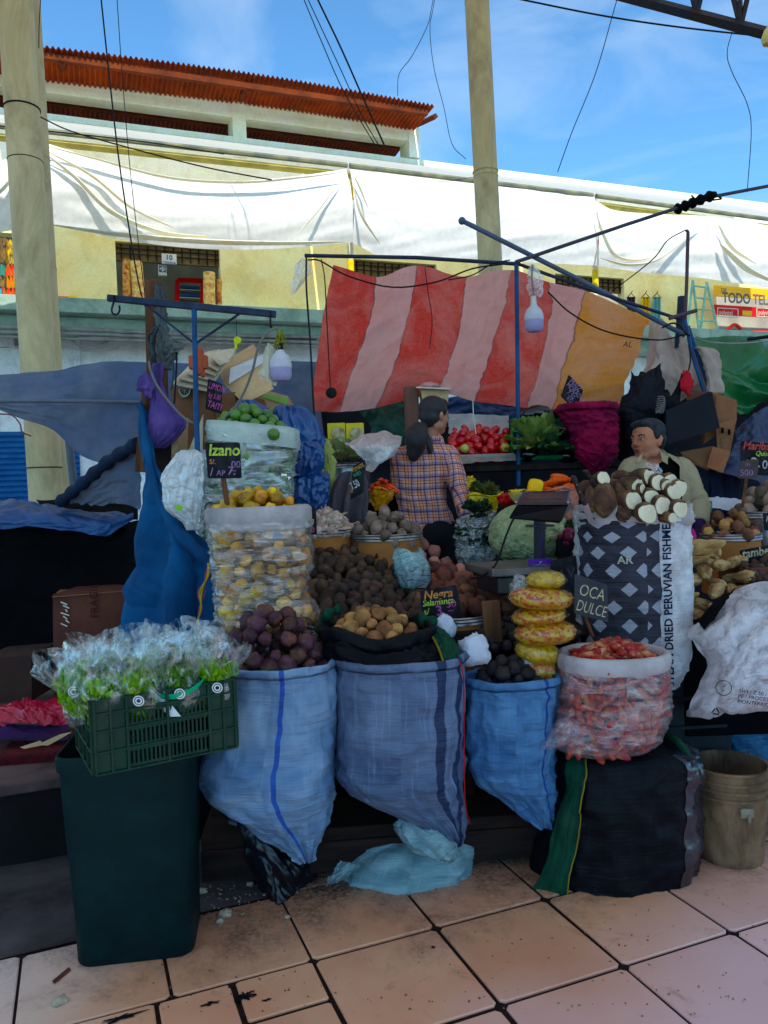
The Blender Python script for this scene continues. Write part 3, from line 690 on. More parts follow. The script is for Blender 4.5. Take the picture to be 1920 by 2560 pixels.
for k in range(5):
    f = (k + .5) / 5.2; b = MB(); b.tube([W(1732 + 18 * f, 700 + 150 * f, .6), W(1767 - 19 * f, 705 + 145 * f, .6)], .02, 6); b.tube([W(1767 - 19 * f, 705 + 145 * f, .6), W(1767 + 33 * f, 705 + 145 * f, .6)], .02, 6); b.build('rung', m_lad, t_)
m_org = mat('fire_orange', C(240, 80, 20), None, 4, .5)
t_ = T('fire_cabinet', 'orange fire cabinet with yellow striped side on the yellow gallery wall', 'cabinet', W(165, 787, .3))
b = MB(); wpx(b, 100, 738, 174, 788, .02, .3); b.build('body', m_org, t_, smooth=False)
b = MB(); wpx(b, 108, 750, 164, 780, .3, .305); b.build('window', m_sg, t_, smooth=False)
b = MB(); wpx(b, 175, 739, 194, 788, .02, .28); b.build('side', mat('tape_yellow', C(240, 210, 20)), t_, smooth=False)
b = MB()
for k in range(3): b.poly([W(175, 744 + k * 15, .285), W(194, 756 + k * 15, .285), W(194, 763 + k * 15, .285), W(175, 751 + k * 15, .285)])
b.build('stripes', m_org, t_, smooth=False)
m_flo = mat('floral_cloth', C(236, 220, 160), C(214, 180, 110), 14, .9, dirt=C(190, 50, 40), dirt_amt=.9, dirt_s=11)
m_flr = mat('floral_red', C(226, 190, 120), C(190, 60, 40), 12, .9, dirt=C(60, 90, 60), dirt_amt=.7, dirt_s=14)
for lb, x0, x1, y0, y1, m_ in (('cream fabric roll with gold pattern leaning left in the shop door', 330, 362, 655, 800, m_flo), ('red patterned fabric roll at the far left of the shop door', 306, 328, 650, 800, m_flr), ('cream floral fabric roll standing right in the shop door', 508, 538, 682, 800, m_flo), ('narrow patterned fabric roll right of the cream floral roll', 541, 556, 700, 800, m_flr)):
    b = MB(); xa = (x0 + x1) / 2; ra = (W(x1, 700, -.1) - W(x0, 700, -.1)).length / 2; b.tube(spline([W(xa - (6 if x0 == 330 else 0), y0, -.1 + ra), W(xa, (y0 + y1) / 2, -.1 + ra), W(xa + 3, y1 + 6, -.1 + ra)], 8), ra, 14); tag(b.build('fabric_roll', m_), lb, 'fabric roll', 'fabric rolls in the shop door')
t_ = T('display_rack', 'red framed shelf rack with folded cloth inside the middle shop', 'rack', W(470, 800, -.8))
b = MB()
for x in (444, 508): b.tube([W(x, 700, -.8), W(x - 4, 806, -.8)], .05, 4)
b.tube([W(444, 700, -.8), W(508, 702, -.8)], .05, 4); b.build('frame', m_sr, t_, smooth=False)
for y in (722, 742, 764, 786):
    b = MB(); wpx(b, 448, y, 505, y + 5, -1.2, -.8); b.build('shelf', m_sw, t_, smooth=False)
    b = MB(); wpx(b, 452, y - 9, 500, y, -1.15, -.85); b.build('folded_cloth', m_sb if y % 4 else m_shop, t_, smooth=False)
cols = [C(70, 150, 60), C(220, 60, 40), C(230, 200, 60), C(80, 110, 180), C(160, 130, 80), C(236, 120, 40), C(120, 200, 180), C(60, 60, 70)]
labs = ['olive patterned cloth', 'dark striped cloth', 'green cloth', 'red and white cloth', 'brown patterned cloth', 'golden cloth', 'blue cloth', 'scarlet bundle', 'mint cloth', 'yellow cloth']
cc = [4, 7, 0, 1, 4, 5, 3, 1, 6, 2]
for i, (x0, y0, x1, y1) in enumerate(((-30, 595, 16, 655), (17, 600, 45, 660), (-30, 662, 12, 688), (13, 662, 46, 690), (-30, 690, 14, 718), (15, 690, 46, 720), (-30, 722, 6, 745), (7, 720, 50, 746), (-30, 748, 18, 784), (19, 748, 52, 786))):
    p = Patch([[W(x0, y0, .1), W(x1, y0, .1)], [W(x0, y1, .12), W(x1, y1, .12)]]); b = MB()
    b.grid([[p.at(u / 12, v / 8) + wn * (.06 * math.sin(u * 1.9 + i)) for u in range(13)] for v in range(9)])
    tag(b.build('hanging_cloth', mat('goods%d' % i, cols[cc[i]], cols[(cc[i] + 3) % 8], 9, .9), angle=0), labs[i] + ' hanging in the shop behind the left column', 'cloth', 'goods hung at the left shop')
for i, (x, cl, lb) in enumerate(((1614, C(235, 200, 50), 'yellow garment on a hanger on the gallery wall'), (1642, C(130, 190, 190), 'pale blue garment on a hanger on the gallery wall'), (1578, C(80, 70, 80), 'dark garment on a hanger on the gallery wall'))):
    t_ = T('hung_garment', lb, 'garment', W(x, 800, .1), 'garments on hangers')
    b = MB(); b.grid([[W(x - 10 + 20 * u / 8, 742 + 12 * v, .12 + .04 * math.sin(u * 2)) for u in range(9)] for v in range(7)]); b.build('cloth', mat('garm%d' % i, cl, None, 6, .9), t_)
    b = MB(); b.tube([W(x - 11, 745, .12), W(x, 733, .12), W(x + 11, 745, .12), W(x - 11, 745, .12)], .012, 4); b.tube([W(x, 733, .12), W(x + 3, 727, .12)], .01, 4); b.build('hanger', MATS['dark_metal'], t_)
b = MB()
for x0, y0, x1, y1 in ((1800, 820, 1850, 850), (1790, 826, 1830, 852)): wpx(b, x0, y0, x1, y1, .0, .4, .04)
tag(b.build('fabric_bale', mat('bale_grey', C(150, 146, 140), C(110, 100, 96), 14, .9)), 'grey patterned fabric bale on the gallery below the signboard', 'bale')
b = MB(); wpx(b, 1888, 824, 1960, 850, .0, .4, .04); tag(b.build('fabric_bale', m_sr), 'red fabric bale on the gallery at the right edge', 'bale')
b = MB(); pts = spline([W(1810, 832, .42), W(1835, 812, .42), W(1852, 822, .42)], 8); b.tube(pts, .045, 8); tag(b.build('orange_hose', m_org), 'orange roll lying on the grey fabric bale', 'hose')

# ================================================================ columns, market roof, truss
m_col = mat('column_paint', C(206, 192, 158), C(194, 176, 138), .9, .55, dirt=C(120, 96, 70), dirt_amt=.6, dirt_s=2.4, bump=.12, bs=6, stretch=(1, 1, .4))
def column(lb, top, bot, Y, r_, bands):
    t_ = T('round_column', lb, 'column', P(*bot, Y), 'round yellow columns'); A_ = P(*top, Y); B_ = P(*bot, Y); d = (A_ - B_)
    B0 = B_ + d * ((0 - B_.z) / d.z); A0 = B_ + d * ((7.6 - B_.z) / d.z); t_.location = B0
    b = MB(); n = 40; b.tube([B0.lerp(A0, k / n) for k in range(n + 1)], r_, 40); b.build('shaft', m_col, t_)
    for y, rr, mm in bands:
        f = (y - bot[1]) / (top[1] - bot[1]); c = B_ + d * f; q = MB(); q.lathe([(r_ + .001, -rr), (r_ + rr, -rr * .6), (r_ + rr, rr * .6), (r_ + .001, rr)], c, 32, cap=False); q.build('band', mm, t_)
    b = MB(); b.lathe([(r_ + .16, 0), (r_ + .16, .03), (r_ + .02, .05), (r_ + .02, .06)], B0, 24); b.build('base_plate', MATS['dark_metal'], t_)
column('front one of the paired yellow columns at the left edge', (38, 0), (116, 1250), 6.8, .142, ((268, .008, MATS['black_rubber']), (398, .004, MATS['black_rubber']), (1168, .006, MATS['wood'])))
column('yellow column half hidden behind its twin at the left edge', (62, 0), (138, 1250), 7.7, .14, ((665, .004, m_col), (392, .004, m_col)))
column('single yellow column standing behind the striped tent', (1192, 0), (1227, 690), 9.0, .137, ((6, .004, m_col), (428, .01, m_col), (440, .006, m_col)))
m_roof = mat('roof_sheet_market', C(226, 226, 220), C(206, 206, 200), .5, .7, trans=.52, bump=.05)
m_trs = mat('truss_paint', C(44, 58, 74), C(70, 50, 40), 4, .5)
rf = T('market_roof', 'high market roof of pale corrugated sheets above the stalls', 'roof', (0, 3, 7.6)); b = MB()
b.grid([[V((-17 + 36 * i / 400, -7.5 + 16.8 * k / 4, 7.75 + .03 * math.sin(i * 1.2))) for i in range(401)] for k in range(5)]); b.build('sheet', m_roof, rf, angle=0)
b = MB()
for y in (-7.3, -4.8, -2, 1, 4.4, 7.0, 9.1): b.tube([(-17, y, 7.66), (19, y, 7.66)], .06, 4)
b.build('purlins', m_trs, rf, smooth=False)
tr = T('roof_truss', 'dark steel lattice truss crossing the top right corner', 'truss', P(1700, 20, 6.5))
A_, B_ = P(1400, -52, 6.9), P(2150, 145, 5.6); upv = V((0, 0, .62))
for o_, nm in ((V(), 'bottom_chord'), (upv, 'top_chord')):
    b = MB(); b.tube([A_ + o_, B_ + o_], .045, 4); b.build(nm, m_trs, tr, smooth=False)
for k in range(7):
    a = A_.lerp(B_, (k + .1) / 7); c = A_.lerp(B_, (k + .55) / 7); e = A_.lerp(B_, (k + 1.0) / 7)
    b = MB(); b.tube([a + upv, c], .02, 4); b.tube([c, c + upv], .02, 4); b.tube([c, e + upv], .02, 4); b.build('web_bars', m_trs, tr, smooth=False)
c = P(1922, 100, 5.6); t_ = T('pendant_lamp', 'cream enamel lamp hanging under the truss at the right edge', 'lamp', c)
b = MB(); b.lathe([(.012, .09), (.03, .07), (.045, .03), (.05, 0), (.04, -.03), (.005, -.045)], c, 20); b.build('shade', mat('cream_enamel', C(220, 200, 140), None, 5, .3), t_)
b = MB(); b.tube([c + V((0, 0, .09)), c + V((.02, 0, .2))], .006, 5); b.build('cord', MATS['black_rubber'], t_)
# wires across the sky: (label, px points, Y, radius)
m_wire = MATS['black_rubber']
for lb, pts, Y, r_ in (
    ('thick black cable dropping past the left columns to the hook rack', [(252, -10), (270, 160), (300, 420), (345, 700), (375, 800)], 6.0, .006),
    ('thin wire hanging just right of the thick left cable', [(292, -10), (305, 180), (325, 420), (350, 640), (372, 815)], 6.6, .0035),
    ('thin wire at the top edge beside the paired columns', [(102, -10), (98, 60), (97, 120)], 7.2, .004),
    ('left wire of the bundle slanting down to the pavilion', [(756, -10), (800, 95), (860, 230), (945, 375)], 9, .006),
    ('middle wire of the bundle slanting down to the pavilion', [(766, -10), (850, 170), (905, 290), (952, 372)], 9.2, .006),
    ('thick right cable of the bundle slanting down to the pavilion', [(790, -10), (850, 115), (910, 250), (962, 366)], 9.4, .011),
    ('curly loose wire left of the single column', [(1085, -10), (1070, 60), (1030, 140), (998, 185), (994, 240)], 9, .004),
    ('long loose wire falling beside the single column', [(1088, -10), (1075, 70), (1085, 170), (1110, 270), (1130, 360), (1165, 398)], 9.3, .004),
    ('long dark cable crossing the sky under the truss', [(1270, -8), (1500, 38), (1700, 68), (1920, 92)], 7.5, .008),
    ('straight dark wire slanting down across the open sky', [(1545, -10), (1490, 180), (1430, 330), (1394, 430)], 10, .006),
    ('wavy loose wire hanging from the truss', [(1836, 62), (1818, 130), (1830, 180), (1868, 260), (1878, 330), (1868, 480)], 6.2, .003),
    ('thin knotted rope from the column band to the awning', [(96, 290), (170, 325), (270, 355), (500, 415), (680, 450)], 7.0, .006),
    ('dark line strung along the awning gutter at the left', [(-30, 312), (100, 326), (340, 352), (560, 385)], 8.5, .006),
    ('short wire tied from the single column to the awning', [(1185, 442), (1130, 452), (1080, 455)], 9.8, .003)):
    if pts[0][1] < 0: (xa, ya), (xb, yb) = pts[:2]; pts = [(xa + (xa - xb) / (yb - ya) * 420, ya - 420)] + pts if yb - ya > 60 else pts
    b = MB(); b.tube(spline(PP(pts, Y), 36), r_, 6); tag(b.build('overhead_wire', m_wire), lb, 'wire', 'wires across the sky')
# ================================================================ raised plinth and stall base
def TF(a, c, z=0): return TO + tu * a + tv * c + V((0, 0, z))
TR = Matrix((tu, tv, V((0, 0, 1)))).transposed().to_4x4()
pv = (V((-1.615, 3.135, 0)) - TO).dot(tv); PZ = .345
def tbox(b, a0, c0, z0, a1, c1, z1, bev=0.0, mi=0): b.box(TF((a0 + a1) / 2, (c0 + c1) / 2, (z0 + z1) / 2), (abs(a1 - a0), abs(c1 - c0), abs(z1 - z0)), TR, mi, bev)
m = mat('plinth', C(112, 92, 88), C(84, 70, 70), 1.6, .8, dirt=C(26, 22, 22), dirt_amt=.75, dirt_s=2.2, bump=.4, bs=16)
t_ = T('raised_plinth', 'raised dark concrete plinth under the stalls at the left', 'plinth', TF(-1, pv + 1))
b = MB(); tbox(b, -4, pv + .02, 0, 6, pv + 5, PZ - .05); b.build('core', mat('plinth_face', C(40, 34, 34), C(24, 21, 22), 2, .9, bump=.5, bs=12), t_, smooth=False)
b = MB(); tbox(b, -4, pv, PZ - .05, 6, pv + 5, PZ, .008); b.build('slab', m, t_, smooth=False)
TZ = .90
tbl = T('stall_table', 'low dark wooden stall table carrying the potato mounds', 'table', V((.3, 3.7, 0)))
b = MB(); b.box((.35, 3.72, TZ - .02), (2.3, 1.1, .04), Matrix.Rotation(R(6), 4, 'Z'), bev=.005); b.build('table_top', MATS['dark_wood'], tbl, smooth=False)
for x, y in ((-.7, 3.12), (1.35, 3.35), (-.75, 4.1), (1.35, 4.3), (.3, 3.25)):
    b = MB(); b.box((x, y, .43), (.07, .07, .86)); b.build('leg', MATS['dark_wood'], tbl, smooth=False)
b = MB(); b.box((.3, 3.14, .185), (2.1, .30, .05), Matrix.Rotation(R(5), 4, 'Z'), bev=.006); b.build('foot_board', mat('dirty_plank', C(62, 44, 38), C(34, 26, 24), 3, .8, stretch=(.8, 8, 8), bump=.6), tbl, smooth=False)
b = MB(); b.box((.3, 3.0, .10), (2.08, .035, .12), Matrix.Rotation(R(5), 4, 'Z'), bev=.004); b.build('board_edge', MATS['dirty_plank'], tbl, smooth=False)
cloth('dark_skirt', [[V((-.95, 3.2, .86)), V((0, 3.24, .86)), V((.7, 3.3, .86)), V((1.6, 3.45, .86))], [V((-.95, 3.35, .0)), V((0, 3.36, .0)), V((.7, 3.42, .0)), V((1.6, 3.5, .0))]], MATS['black_cloth'], 90, 20, .03, 8, 2, .01, parent=tbl)

# ================================================================ potato & vegetable prototypes
M_ = MATS
mat('purple_skin', C(88, 54, 64), C(50, 38, 52), 7, .5, bump=.35, bs=40, vary=.85, dirt=C(150, 104, 70), dirt_amt=.55, dirt_s=9, bd=.004)
mat('black_skin', C(52, 44, 46), C(32, 28, 34), 9, .62, bump=.5, bs=50, vary=.85, dirt=C(84, 70, 64), dirt_amt=.5, dirt_s=14, bd=.004)
mat('dark_skin', C(98, 72, 58), C(54, 42, 38), 12, .75, bump=.6, bs=50, vary=.85, dirt=C(96, 84, 78), dirt_amt=.4, dirt_s=18, bd=.004)
mat('pink_skin', C(176, 128, 112), C(150, 96, 88), 9, .75, bump=.5, bs=50, vary=.85, dirt=C(120, 92, 80), dirt_amt=.5, dirt_s=20, bd=.004)
mat('redbrown_skin', C(140, 88, 70), C(104, 62, 54), 9, .7, bump=.5, bs=50, vary=.85, dirt=C(90, 70, 62), dirt_amt=.6, dirt_s=20, bd=.004)
mat('tan_skin', C(182, 134, 92), C(140, 98, 68), 9, .7, bump=.45, bs=50, vary=.85, dirt=C(92, 64, 50), dirt_amt=.7, dirt_s=22, bd=.004)
mat('brown_skin', C(150, 128, 112), C(116, 96, 86), 9, .75, bump=.5, bs=50, vary=.85, dirt=C(84, 70, 64), dirt_amt=.6, dirt_s=20, bd=.004)
mat('olluco_skin', C(228, 182, 66), C(196, 138, 52), 8, .45, spec=.4, bump=.4, bs=30, vary=.85, dirt=C(140, 88, 50), dirt_amt=.85, dirt_s=16, bd=.004)
mat('lime_skin', C(104, 138, 66), C(76, 112, 54), 5, .35, spec=.5, bump=.15, bs=70, vary=.3, bd=.003)
mat('oca_skin', C(178, 62, 60), C(140, 40, 52), 6, .45, bump=.3, bs=40, vary=.5, dirt=C(222, 176, 130), dirt_amt=.8, dirt_s=11, bd=.003)
mat('garlic_skin', C(206, 184, 166), C(168, 136, 130), 12, .7, bump=.3, bs=40, vary=.3, stretch=(1, 1, .3), dirt=C(140, 100, 100), dirt_amt=.4, dirt_s=30)
mat('garlic_stem', C(196, 182, 150), None, 10, .8)
mat('tomato_skin', C(214, 38, 26), C(190, 26, 24), 4, .22, spec=.6, bump=0, vary=.25)
mat('tomato_green', C(180, 196, 110), C(190, 160, 80), 4, .25, spec=.6, bump=0)
mat('arracacha_skin', C(196, 164, 122), C(160, 124, 86), 8, .75, bump=.6, bs=24, vary=.2, dirt=C(110, 76, 50), dirt_amt=.8, dirt_s=14, stretch=(.6, 2, 2))
mat('carrot_skin', C(226, 110, 52), C(206, 88, 44), 9, .5, bump=.3, bs=30, vary=.2, stretch=(3, 1, 1))
mat('manioc_bark', C(96, 68, 56), C(62, 46, 40), 10, .85, bump=.8, bs=24, dirt=C(190, 150, 110), dirt_amt=.5, dirt_s=8)
mat('manioc_flesh', C(232, 224, 200), C(206, 196, 170), 6, .6, bump=.1)
mat('pepper_orange', C(226, 100, 30), C(200, 62, 26), 5, .3, spec=.5, bump=0, vary=.5)
mat('aubergine', C(26, 24, 36), C(18, 18, 28), 4, .2, spec=.6, bump=0)
def lumps(nm, r, amp, m_, k=4, **kw): return [lump(nm, tuple(x * random.Random(i * 31 + 5).uniform(.9, 1.1) for x in r), amp, MATS[m_], i + 1, **kw) for i in range(k)]
pr_purple = lumps('potato', (.033, .030, .029), .16, 'purple_skin', 5, dents=9)
pr_black = lumps('potato', (.029, .027, .026), .10, 'black_skin', 4, dents=5)
pr_dark = lumps('potato', (.054, .029, .027), .09, 'dark_skin', 5, dents=6, bend=.006)
pr_darkr = lumps('potato', (.032, .028, .027), .10, 'dark_skin', 3, dents=6)
pr_pink = lumps('potato', (.041, .036, .035), .14, 'pink_skin', 5, dents=6)
pr_red = lumps('potato', (.046, .036, .034), .2, 'redbrown_skin', 5, dents=8)
pr_tan = lumps('potato', (.030, .028, .027), .08, 'tan_skin', 4, dents=9)
pr_brown = lumps('potato', (.038, .029, .027), .14, 'brown_skin', 5, dents=6)
pr_oll = lumps('tuber', (.031, .026, .025), .14, 'olluco_skin', 5, dents=9)
pr_lime = lumps('lime', (.027, .024, .024), .03, 'lime_skin', 3)
pr_oca = lumps('tuber', (.044, .0155, .0145), .1, 'oca_skin', 5, rings=.14, bend=.004)
pr_tom = lumps('tomato', (.034, .029, .029), .05, 'tomato_skin', 3)
pr_arr = lumps('root', (.078, .040, .038), .10, 'arracacha_skin', 5, taper=.5, bend=.012, freq=3, n=4)
pr_car = lumps('carrot', (.06, .020, .020), .04, 'carrot_skin', 4, taper=.3)
pr_pep = lumps('pepper', (.05, .015, .013), .12, 'pepper_orange', 4, taper=.7, bend=.012)
pr_gar = lumps('garlic_bulb', (.020, .020, .017), .10, 'garlic_skin', 4, n=2, freq=3)
def gar_stem():
    out = []
    for i, me in enumerate(pr_gar):
        b = MB(); r_ = random.Random(i); b.ell((0, 0, 0), (.021, .021, .018), n=12)
        k = len(b.v)
        for q in range(k):
            p = b.v[q]; a = math.atan2(p.y, p.x); s_ = 1 + .10 * math.cos(a * 7 + i); b.v[q] = V((p.x * s_, p.y * s_, p.z))
        dx = r_.uniform(-.02, .02); L_ = r_.uniform(.02, .055)
        b.tube(spline([V((0, 0, .012)), V((dx * .3, 0, .012 + L_ * .4)), V((dx, .004, .012 + L_))], 6), [.009, .006, .004, .0035, .003, .003, .003], 6, 1)
        me2 = b.mesh('garlic_bulb'); me2.materials.append(MATS['garlic_skin']); me2.materials.append(MATS['garlic_stem']); out.append(me2)
    return out
pr_gar = gar_stem()

# ================================================================ left foreground: bin, crate, bagged lettuces
m_bin = mat('bin_plastic', C(3, 42, 44), C(2, 30, 34), 2, .55, bump=.15, bs=90, spec=.12, dirt=C(22, 60, 60), dirt_amt=.4, dirt_s=7)
def rrect(c, w, d, r_, z, yaw, n=6):
    M = Matrix.Rotation(yaw, 3, 'Z'); pts = []
    for sx, sy, a0 in ((1, 1, 0), (-1, 1, 90), (-1, -1, 180), (1, -1, 270)):
        for k in range(n + 1):
            a = R(a0 + 90 * k / n); pts.append(V(c) + M @ V((sx * (w / 2 - r_) + r_ * math.cos(a), sy * (d / 2 - r_) + r_ * math.sin(a), 0)) + V((0, 0, z)))
    return pts
BY = R(13)
bl_, br_ = G(203, 2425), G(468, 2395); wb = (br_ - bl_).length + .04; bdir = (br_ - bl_).normalized(); BY = math.atan2(bdir.y, bdir.x)
bc = (bl_ + br_) / 2 + V((-bdir.y, bdir.x, 0)) * .14
bt = T('waste_bin', 'tall dark green plastic bin with the lettuce crate resting on it', 'bin', bc)
b = MB(); rows = []; BH = .69
for z, g in ((0, -.012), (.012, 0), (.2, .008), (BH * .6, .03), (BH - .05, .048), (BH - .048, .062), (BH - .01, .066), (BH, .06), (BH, .05), (BH - .02, .046), (.1, -.005), (.03, -.02)):
    rows.append(rrect(bc, wb + g, .28 + g, .05, z, BY))
b.grid(rows, True, cap=True); b.build('bin_body', m_bin, bt, angle=50)
# crate (lying askew on the bin)
m_cr = mat('crate_green', C(8, 64, 48), C(5, 50, 40), 5, .42, spec=.22, bump=.15, dirt=C(90, 84, 66), dirt_amt=.3, dirt_s=7)
fl = P(238, 1942, 2.20); fr = P(594, 1868, 2.41); ft_ = P(234, 1752, 2.20); cx = (fr - fl); cw = cx.length; cx.normalize(); cz = (ft_ - fl); ch = cz.length; cz.normalize()
cy = cz.cross(cx).normalized(); cz = cx.cross(cy); cdp = .31
if cy.y < 0: cy = -cy
CM = Matrix((cx, cy, cz)).transposed().to_4x4(); CM.translation = fl
crt = T('plastic_crate', 'dark green slotted plastic crate full of bagged lettuces', 'crate', fl)
def cbox(b, x0, y0, z0, x1, y1, z1, bev=.0015):
    c = CM @ V(((x0 + x1) / 2, (y0 + y1) / 2, (z0 + z1) / 2)); b.box(c, (abs(x1 - x0), abs(y1 - y0), abs(z1 - z0)), CM.to_3x3().to_4x4(), 0, bev)
def crate_side(x0, x1, y, horiz=True, handle=False):
    """a slotted wall in the plane y (or x when not horiz)"""
    b = MB(); th = .006
    def bx(a0, z0, a1, z1, t0=0, t1=th):
        if horiz: cbox(b, a0, y + t0, z0, a1, y + t1, z1)
        else: cbox(b, y + t0, a0, z0, y + t1, a1, z1)
    sg = -1 if y < .01 else 1
    for z in (0, ch * .285, ch * .565, ch * .80, ch - .006): bx(x0, z, x1, z + .006, -.008 if sg < 0 else 0, th + (0 if sg < 0 else .008))
    n = 4 if not horiz else 0
    L_ = x1 - x0
    cols = [0, .045, .09, L_ / 2 - .004, L_ - .09, L_ - .045, L_ - .008] if horiz else [0, L_ * .25, L_ * .5, L_ * .75, L_ - .008]
    for a in cols: bx(x0 + a, .0, x0 + a + .008, ch, -.008 if sg < 0 else 0, th + (0 if sg < 0 else .008))
    if horiz:
        bx(x0, .006, x0 + .09, ch); bx(x1 - .09, .006, x1, ch)
        for z0, z1 in ((.006, ch * .285), (ch * .29, ch * .565), (ch * .57, ch * .80)):
            bx(x0 + .09, z0, x1 - .09, z0 + .010, 0, th - .001); bx(x0 + .09, z1 - .010, x1 - .09, z1, 0, th - .001)
            a = x0 + .095
            while a < x1 - .095: bx(a, z0, a + .0065, z1, .0005, th - .0015); a += .0125
        for a0, a1 in ((x0 + .09, x0 + L_ * .40), (x0 + L_ * .66, x1 - .09)): bx(a0, ch * .8, a1, ch, 0, th - .0005)
        bx(x0 + L_ * .40, ch * .965, x0 + L_ * .66, ch, 0, th - .0005)
    else: bx(x0, .004, x1, ch, .001, th - .001)
    return b
crate_side(0, cw, 0).build('front_side', m_cr, crt, smooth=False)
crate_side(0, cw, cdp - .006).build('back_side', m_cr, crt, smooth=False)
crate_side(.007, cdp - .007, 0, False).build('left_side', m_cr, crt, smooth=False)
crate_side(.007, cdp - .007, cw - .006, False).build('right_side', m_cr, crt, smooth=False)
b = MB(); cbox(b, .007, .007, .004, cw - .007, cdp - .007, .01); b.build('base', m_cr, crt, smooth=False)
# a bagged lettuce
mat('lettuce', C(150, 196, 56), C(92, 146, 44), 5, .5, trans=.3, bump=.2, vary=.25, spec=.4)
mat('lettuce_dark', C(96, 146, 54), C(56, 100, 44), 5, .5, trans=.25, bump=.2, spec=.4)
film('sleeve', (.92, .96, .95, 1), .0, .5, .02, 3, 1, .6, 2.2, .55, .10, .12)
mat('band_green', C(40, 190, 140), None, 4, .4, trans=.2); mat('band_white', C(224, 226, 228), None, 4, .4)
def leaf(b, c, dirv, upv_, L_, Wd, seed, mi=0):
    d = dirv.normalized(); u_ = upv_; s_ = d.cross(u_).normalized(); u_ = s_.cross(d).normalized(); rows = []
    for j in range(9):
        v_ = j / 8; row = []
        for i in range(13):
            x = i / 12 - .5; wd = Wd * (.25 + .85 * math.sin(min(1, v_ * 1.05) * 2.2) ** 1.0) * (1 if v_ < .9 else .8)
            ru = (abs(x) * 2) ** 2 * .3 + v_ ** 3 * .35
            row.append(c + d * (L_ * v_) + s_ * (x * wd) + u_ * (L_ * .25 * v_ * v_ + Wd * .45 * abs(x) * (1 - v_) + ru * .028 * math.sin(i * 2.3 + seed * 5 + j * 1.1)) + d * (ru * .02 * math.sin(i * 3.1 + seed)))
        rows.append(row)
    b.grid(rows, mi=mi)
def lettuce_bag(base, lean, sz, seed, label, band):
    r_ = random.Random(seed); t_ = T('lettuce_bag', label, 'bagged lettuce', base, 'lettuces in clear plastic sleeves packed in the green crate')
    up = (V((0, 0, 1)) + V(lean)).normalized(); a = up.cross(V((0, 1, 0))).normalized(); c_ = a.cross(up)
    b = MB()
    for k in range(52):
        th = r_.uniform(0, 6.28); h = r_.uniform(-.3, 1); o = a * math.cos(th) + c_ * math.sin(th)
        leaf(b, base + up * (.01 + .09 * max(0, h)) * sz + o * .018, (o * r_.uniform(.3, .7) + up * r_.uniform(.6, 1)), (o * -1 + up * .2), r_.uniform(.065, .10) * sz, r_.uniform(.055, .085) * sz, k + seed)
    b.build('lettuce', MATS['lettuce'] if r_.random() < .7 else MATS['lettuce_dark'], t_, angle=0)
    b = MB(); rows = []
    for j in range(19):
        f = j / 18; rr = (.042 + .042 * f + .012 * math.sin(f * 9 + seed)) * sz; fl_ = 1 - .35 * max(0, f - .5); row = []
        for k in range(40):
            th = 2 * math.pi * k / 40; n_ = fbm(math.cos(th) * 2.2 + seed, math.sin(th) * 2.2, f * 3.2, 2); q = rr * (1 + .22 * n_ * (.3 + f)) + .006 * abs(math.sin(th * 5 + seed + f * 3)) * f
            row.append(base + up * (f * .255 * sz + (.02 * math.sin(th * 2 + seed) + .012 * n_) * f) + a * math.cos(th) * q * 1.15 + c_ * math.sin(th) * q * fl_)
        rows.append(row)
    b.grid(rows, True); b.build('sleeve', MATS['sleeve'], t_, angle=0)
    if band == 2:
        b = MB(); rows = [[base + up * (.125 + .02 * q + .03 * math.sin(th_ * 1.2)) * sz + (a * math.cos(th_) * 1.15 + c_ * math.sin(th_)) * (.078 + .006 * q) * sz for th_ in [-.2 - k * .24 for k in range(13)]] for q in (0, 1)]
        b.grid(rows); b.build('green_band', MATS['band_green'], t_)
        if 1:
            pc = base + up * .085 * sz - c_ * .072 * sz + a * .03; b = MB(); rows = []
            for j in range(8): rows.append([pc + up * (j * .011 - .045) * sz + a * ((i - .5) * .05 * (1 - abs(j - 3) * .1) + .012 * j - .04) * sz - c_ * (.012 - .003 * j) for i in (0, .5, 1)])
            b.grid(rows); b.build('white_label', MATS['band_white'], t_)
    if band:
        pc = base + up * .115 * sz - c_ * .079 * sz + a * (-.02); b = MB(); M = frame(pc, a, up)
        for r1, r2 in ((.013, .0165), (.006, .010)): b.grid([[M @ V((q * math.cos(k * .3142), q * math.sin(k * .3142), .001)) for k in range(20)] for q in (r1, r2)], True)
        b.build('round_sticker', MATS['band_white'], t_)
lb = [('front left corner of the crate, frilly yellow green head', 0), ('second from the left in the front row, reddish tipped leaves', 1), ('front row centre, green band and white label across its sleeve', 2), ('front right corner of the crate, wide stiff sleeve', 1), ('leaning out over the left rim of the crate', 1), ('middle of the crate, sleeve standing tall', 1), ('middle right of the crate, sleeve folded to the right', 0), ('back row left, tall crackled sleeve', 0), ('back row centre, tallest sleeve of all', 1), ('back row right, beside the purple potatoes', 0), ('half hidden between the left rim and the middle bag', 0), ('back row between the centre and right sleeves', 1)]
ps = [(.055, .05, -.20, -.1), (.15, .05, -.03, -.12), (.265, .05, .02, -.10), (.37, .055, .16, -.08), (.01, .13, -.42, 0), (.17, .15, .02, .05), (.30, .15, .18, .05), (.08, .24, -.22, .16), (.2, .25, .03, .2), (.345, .24, .2, .15), (.07, .15, -.2, .05), (.27, .25, .1, .2)]
for k, ((x, y, lx, ly), (l_, bd_)) in enumerate(zip(ps, lb)):
    lettuce_bag(CM @ V((x * cw / .42, y + .012, .105 + .02 * (y > .1))), (lx * .75, ly, 0), .90, k + 3, 'bagged lettuce, ' + l_, bd_)

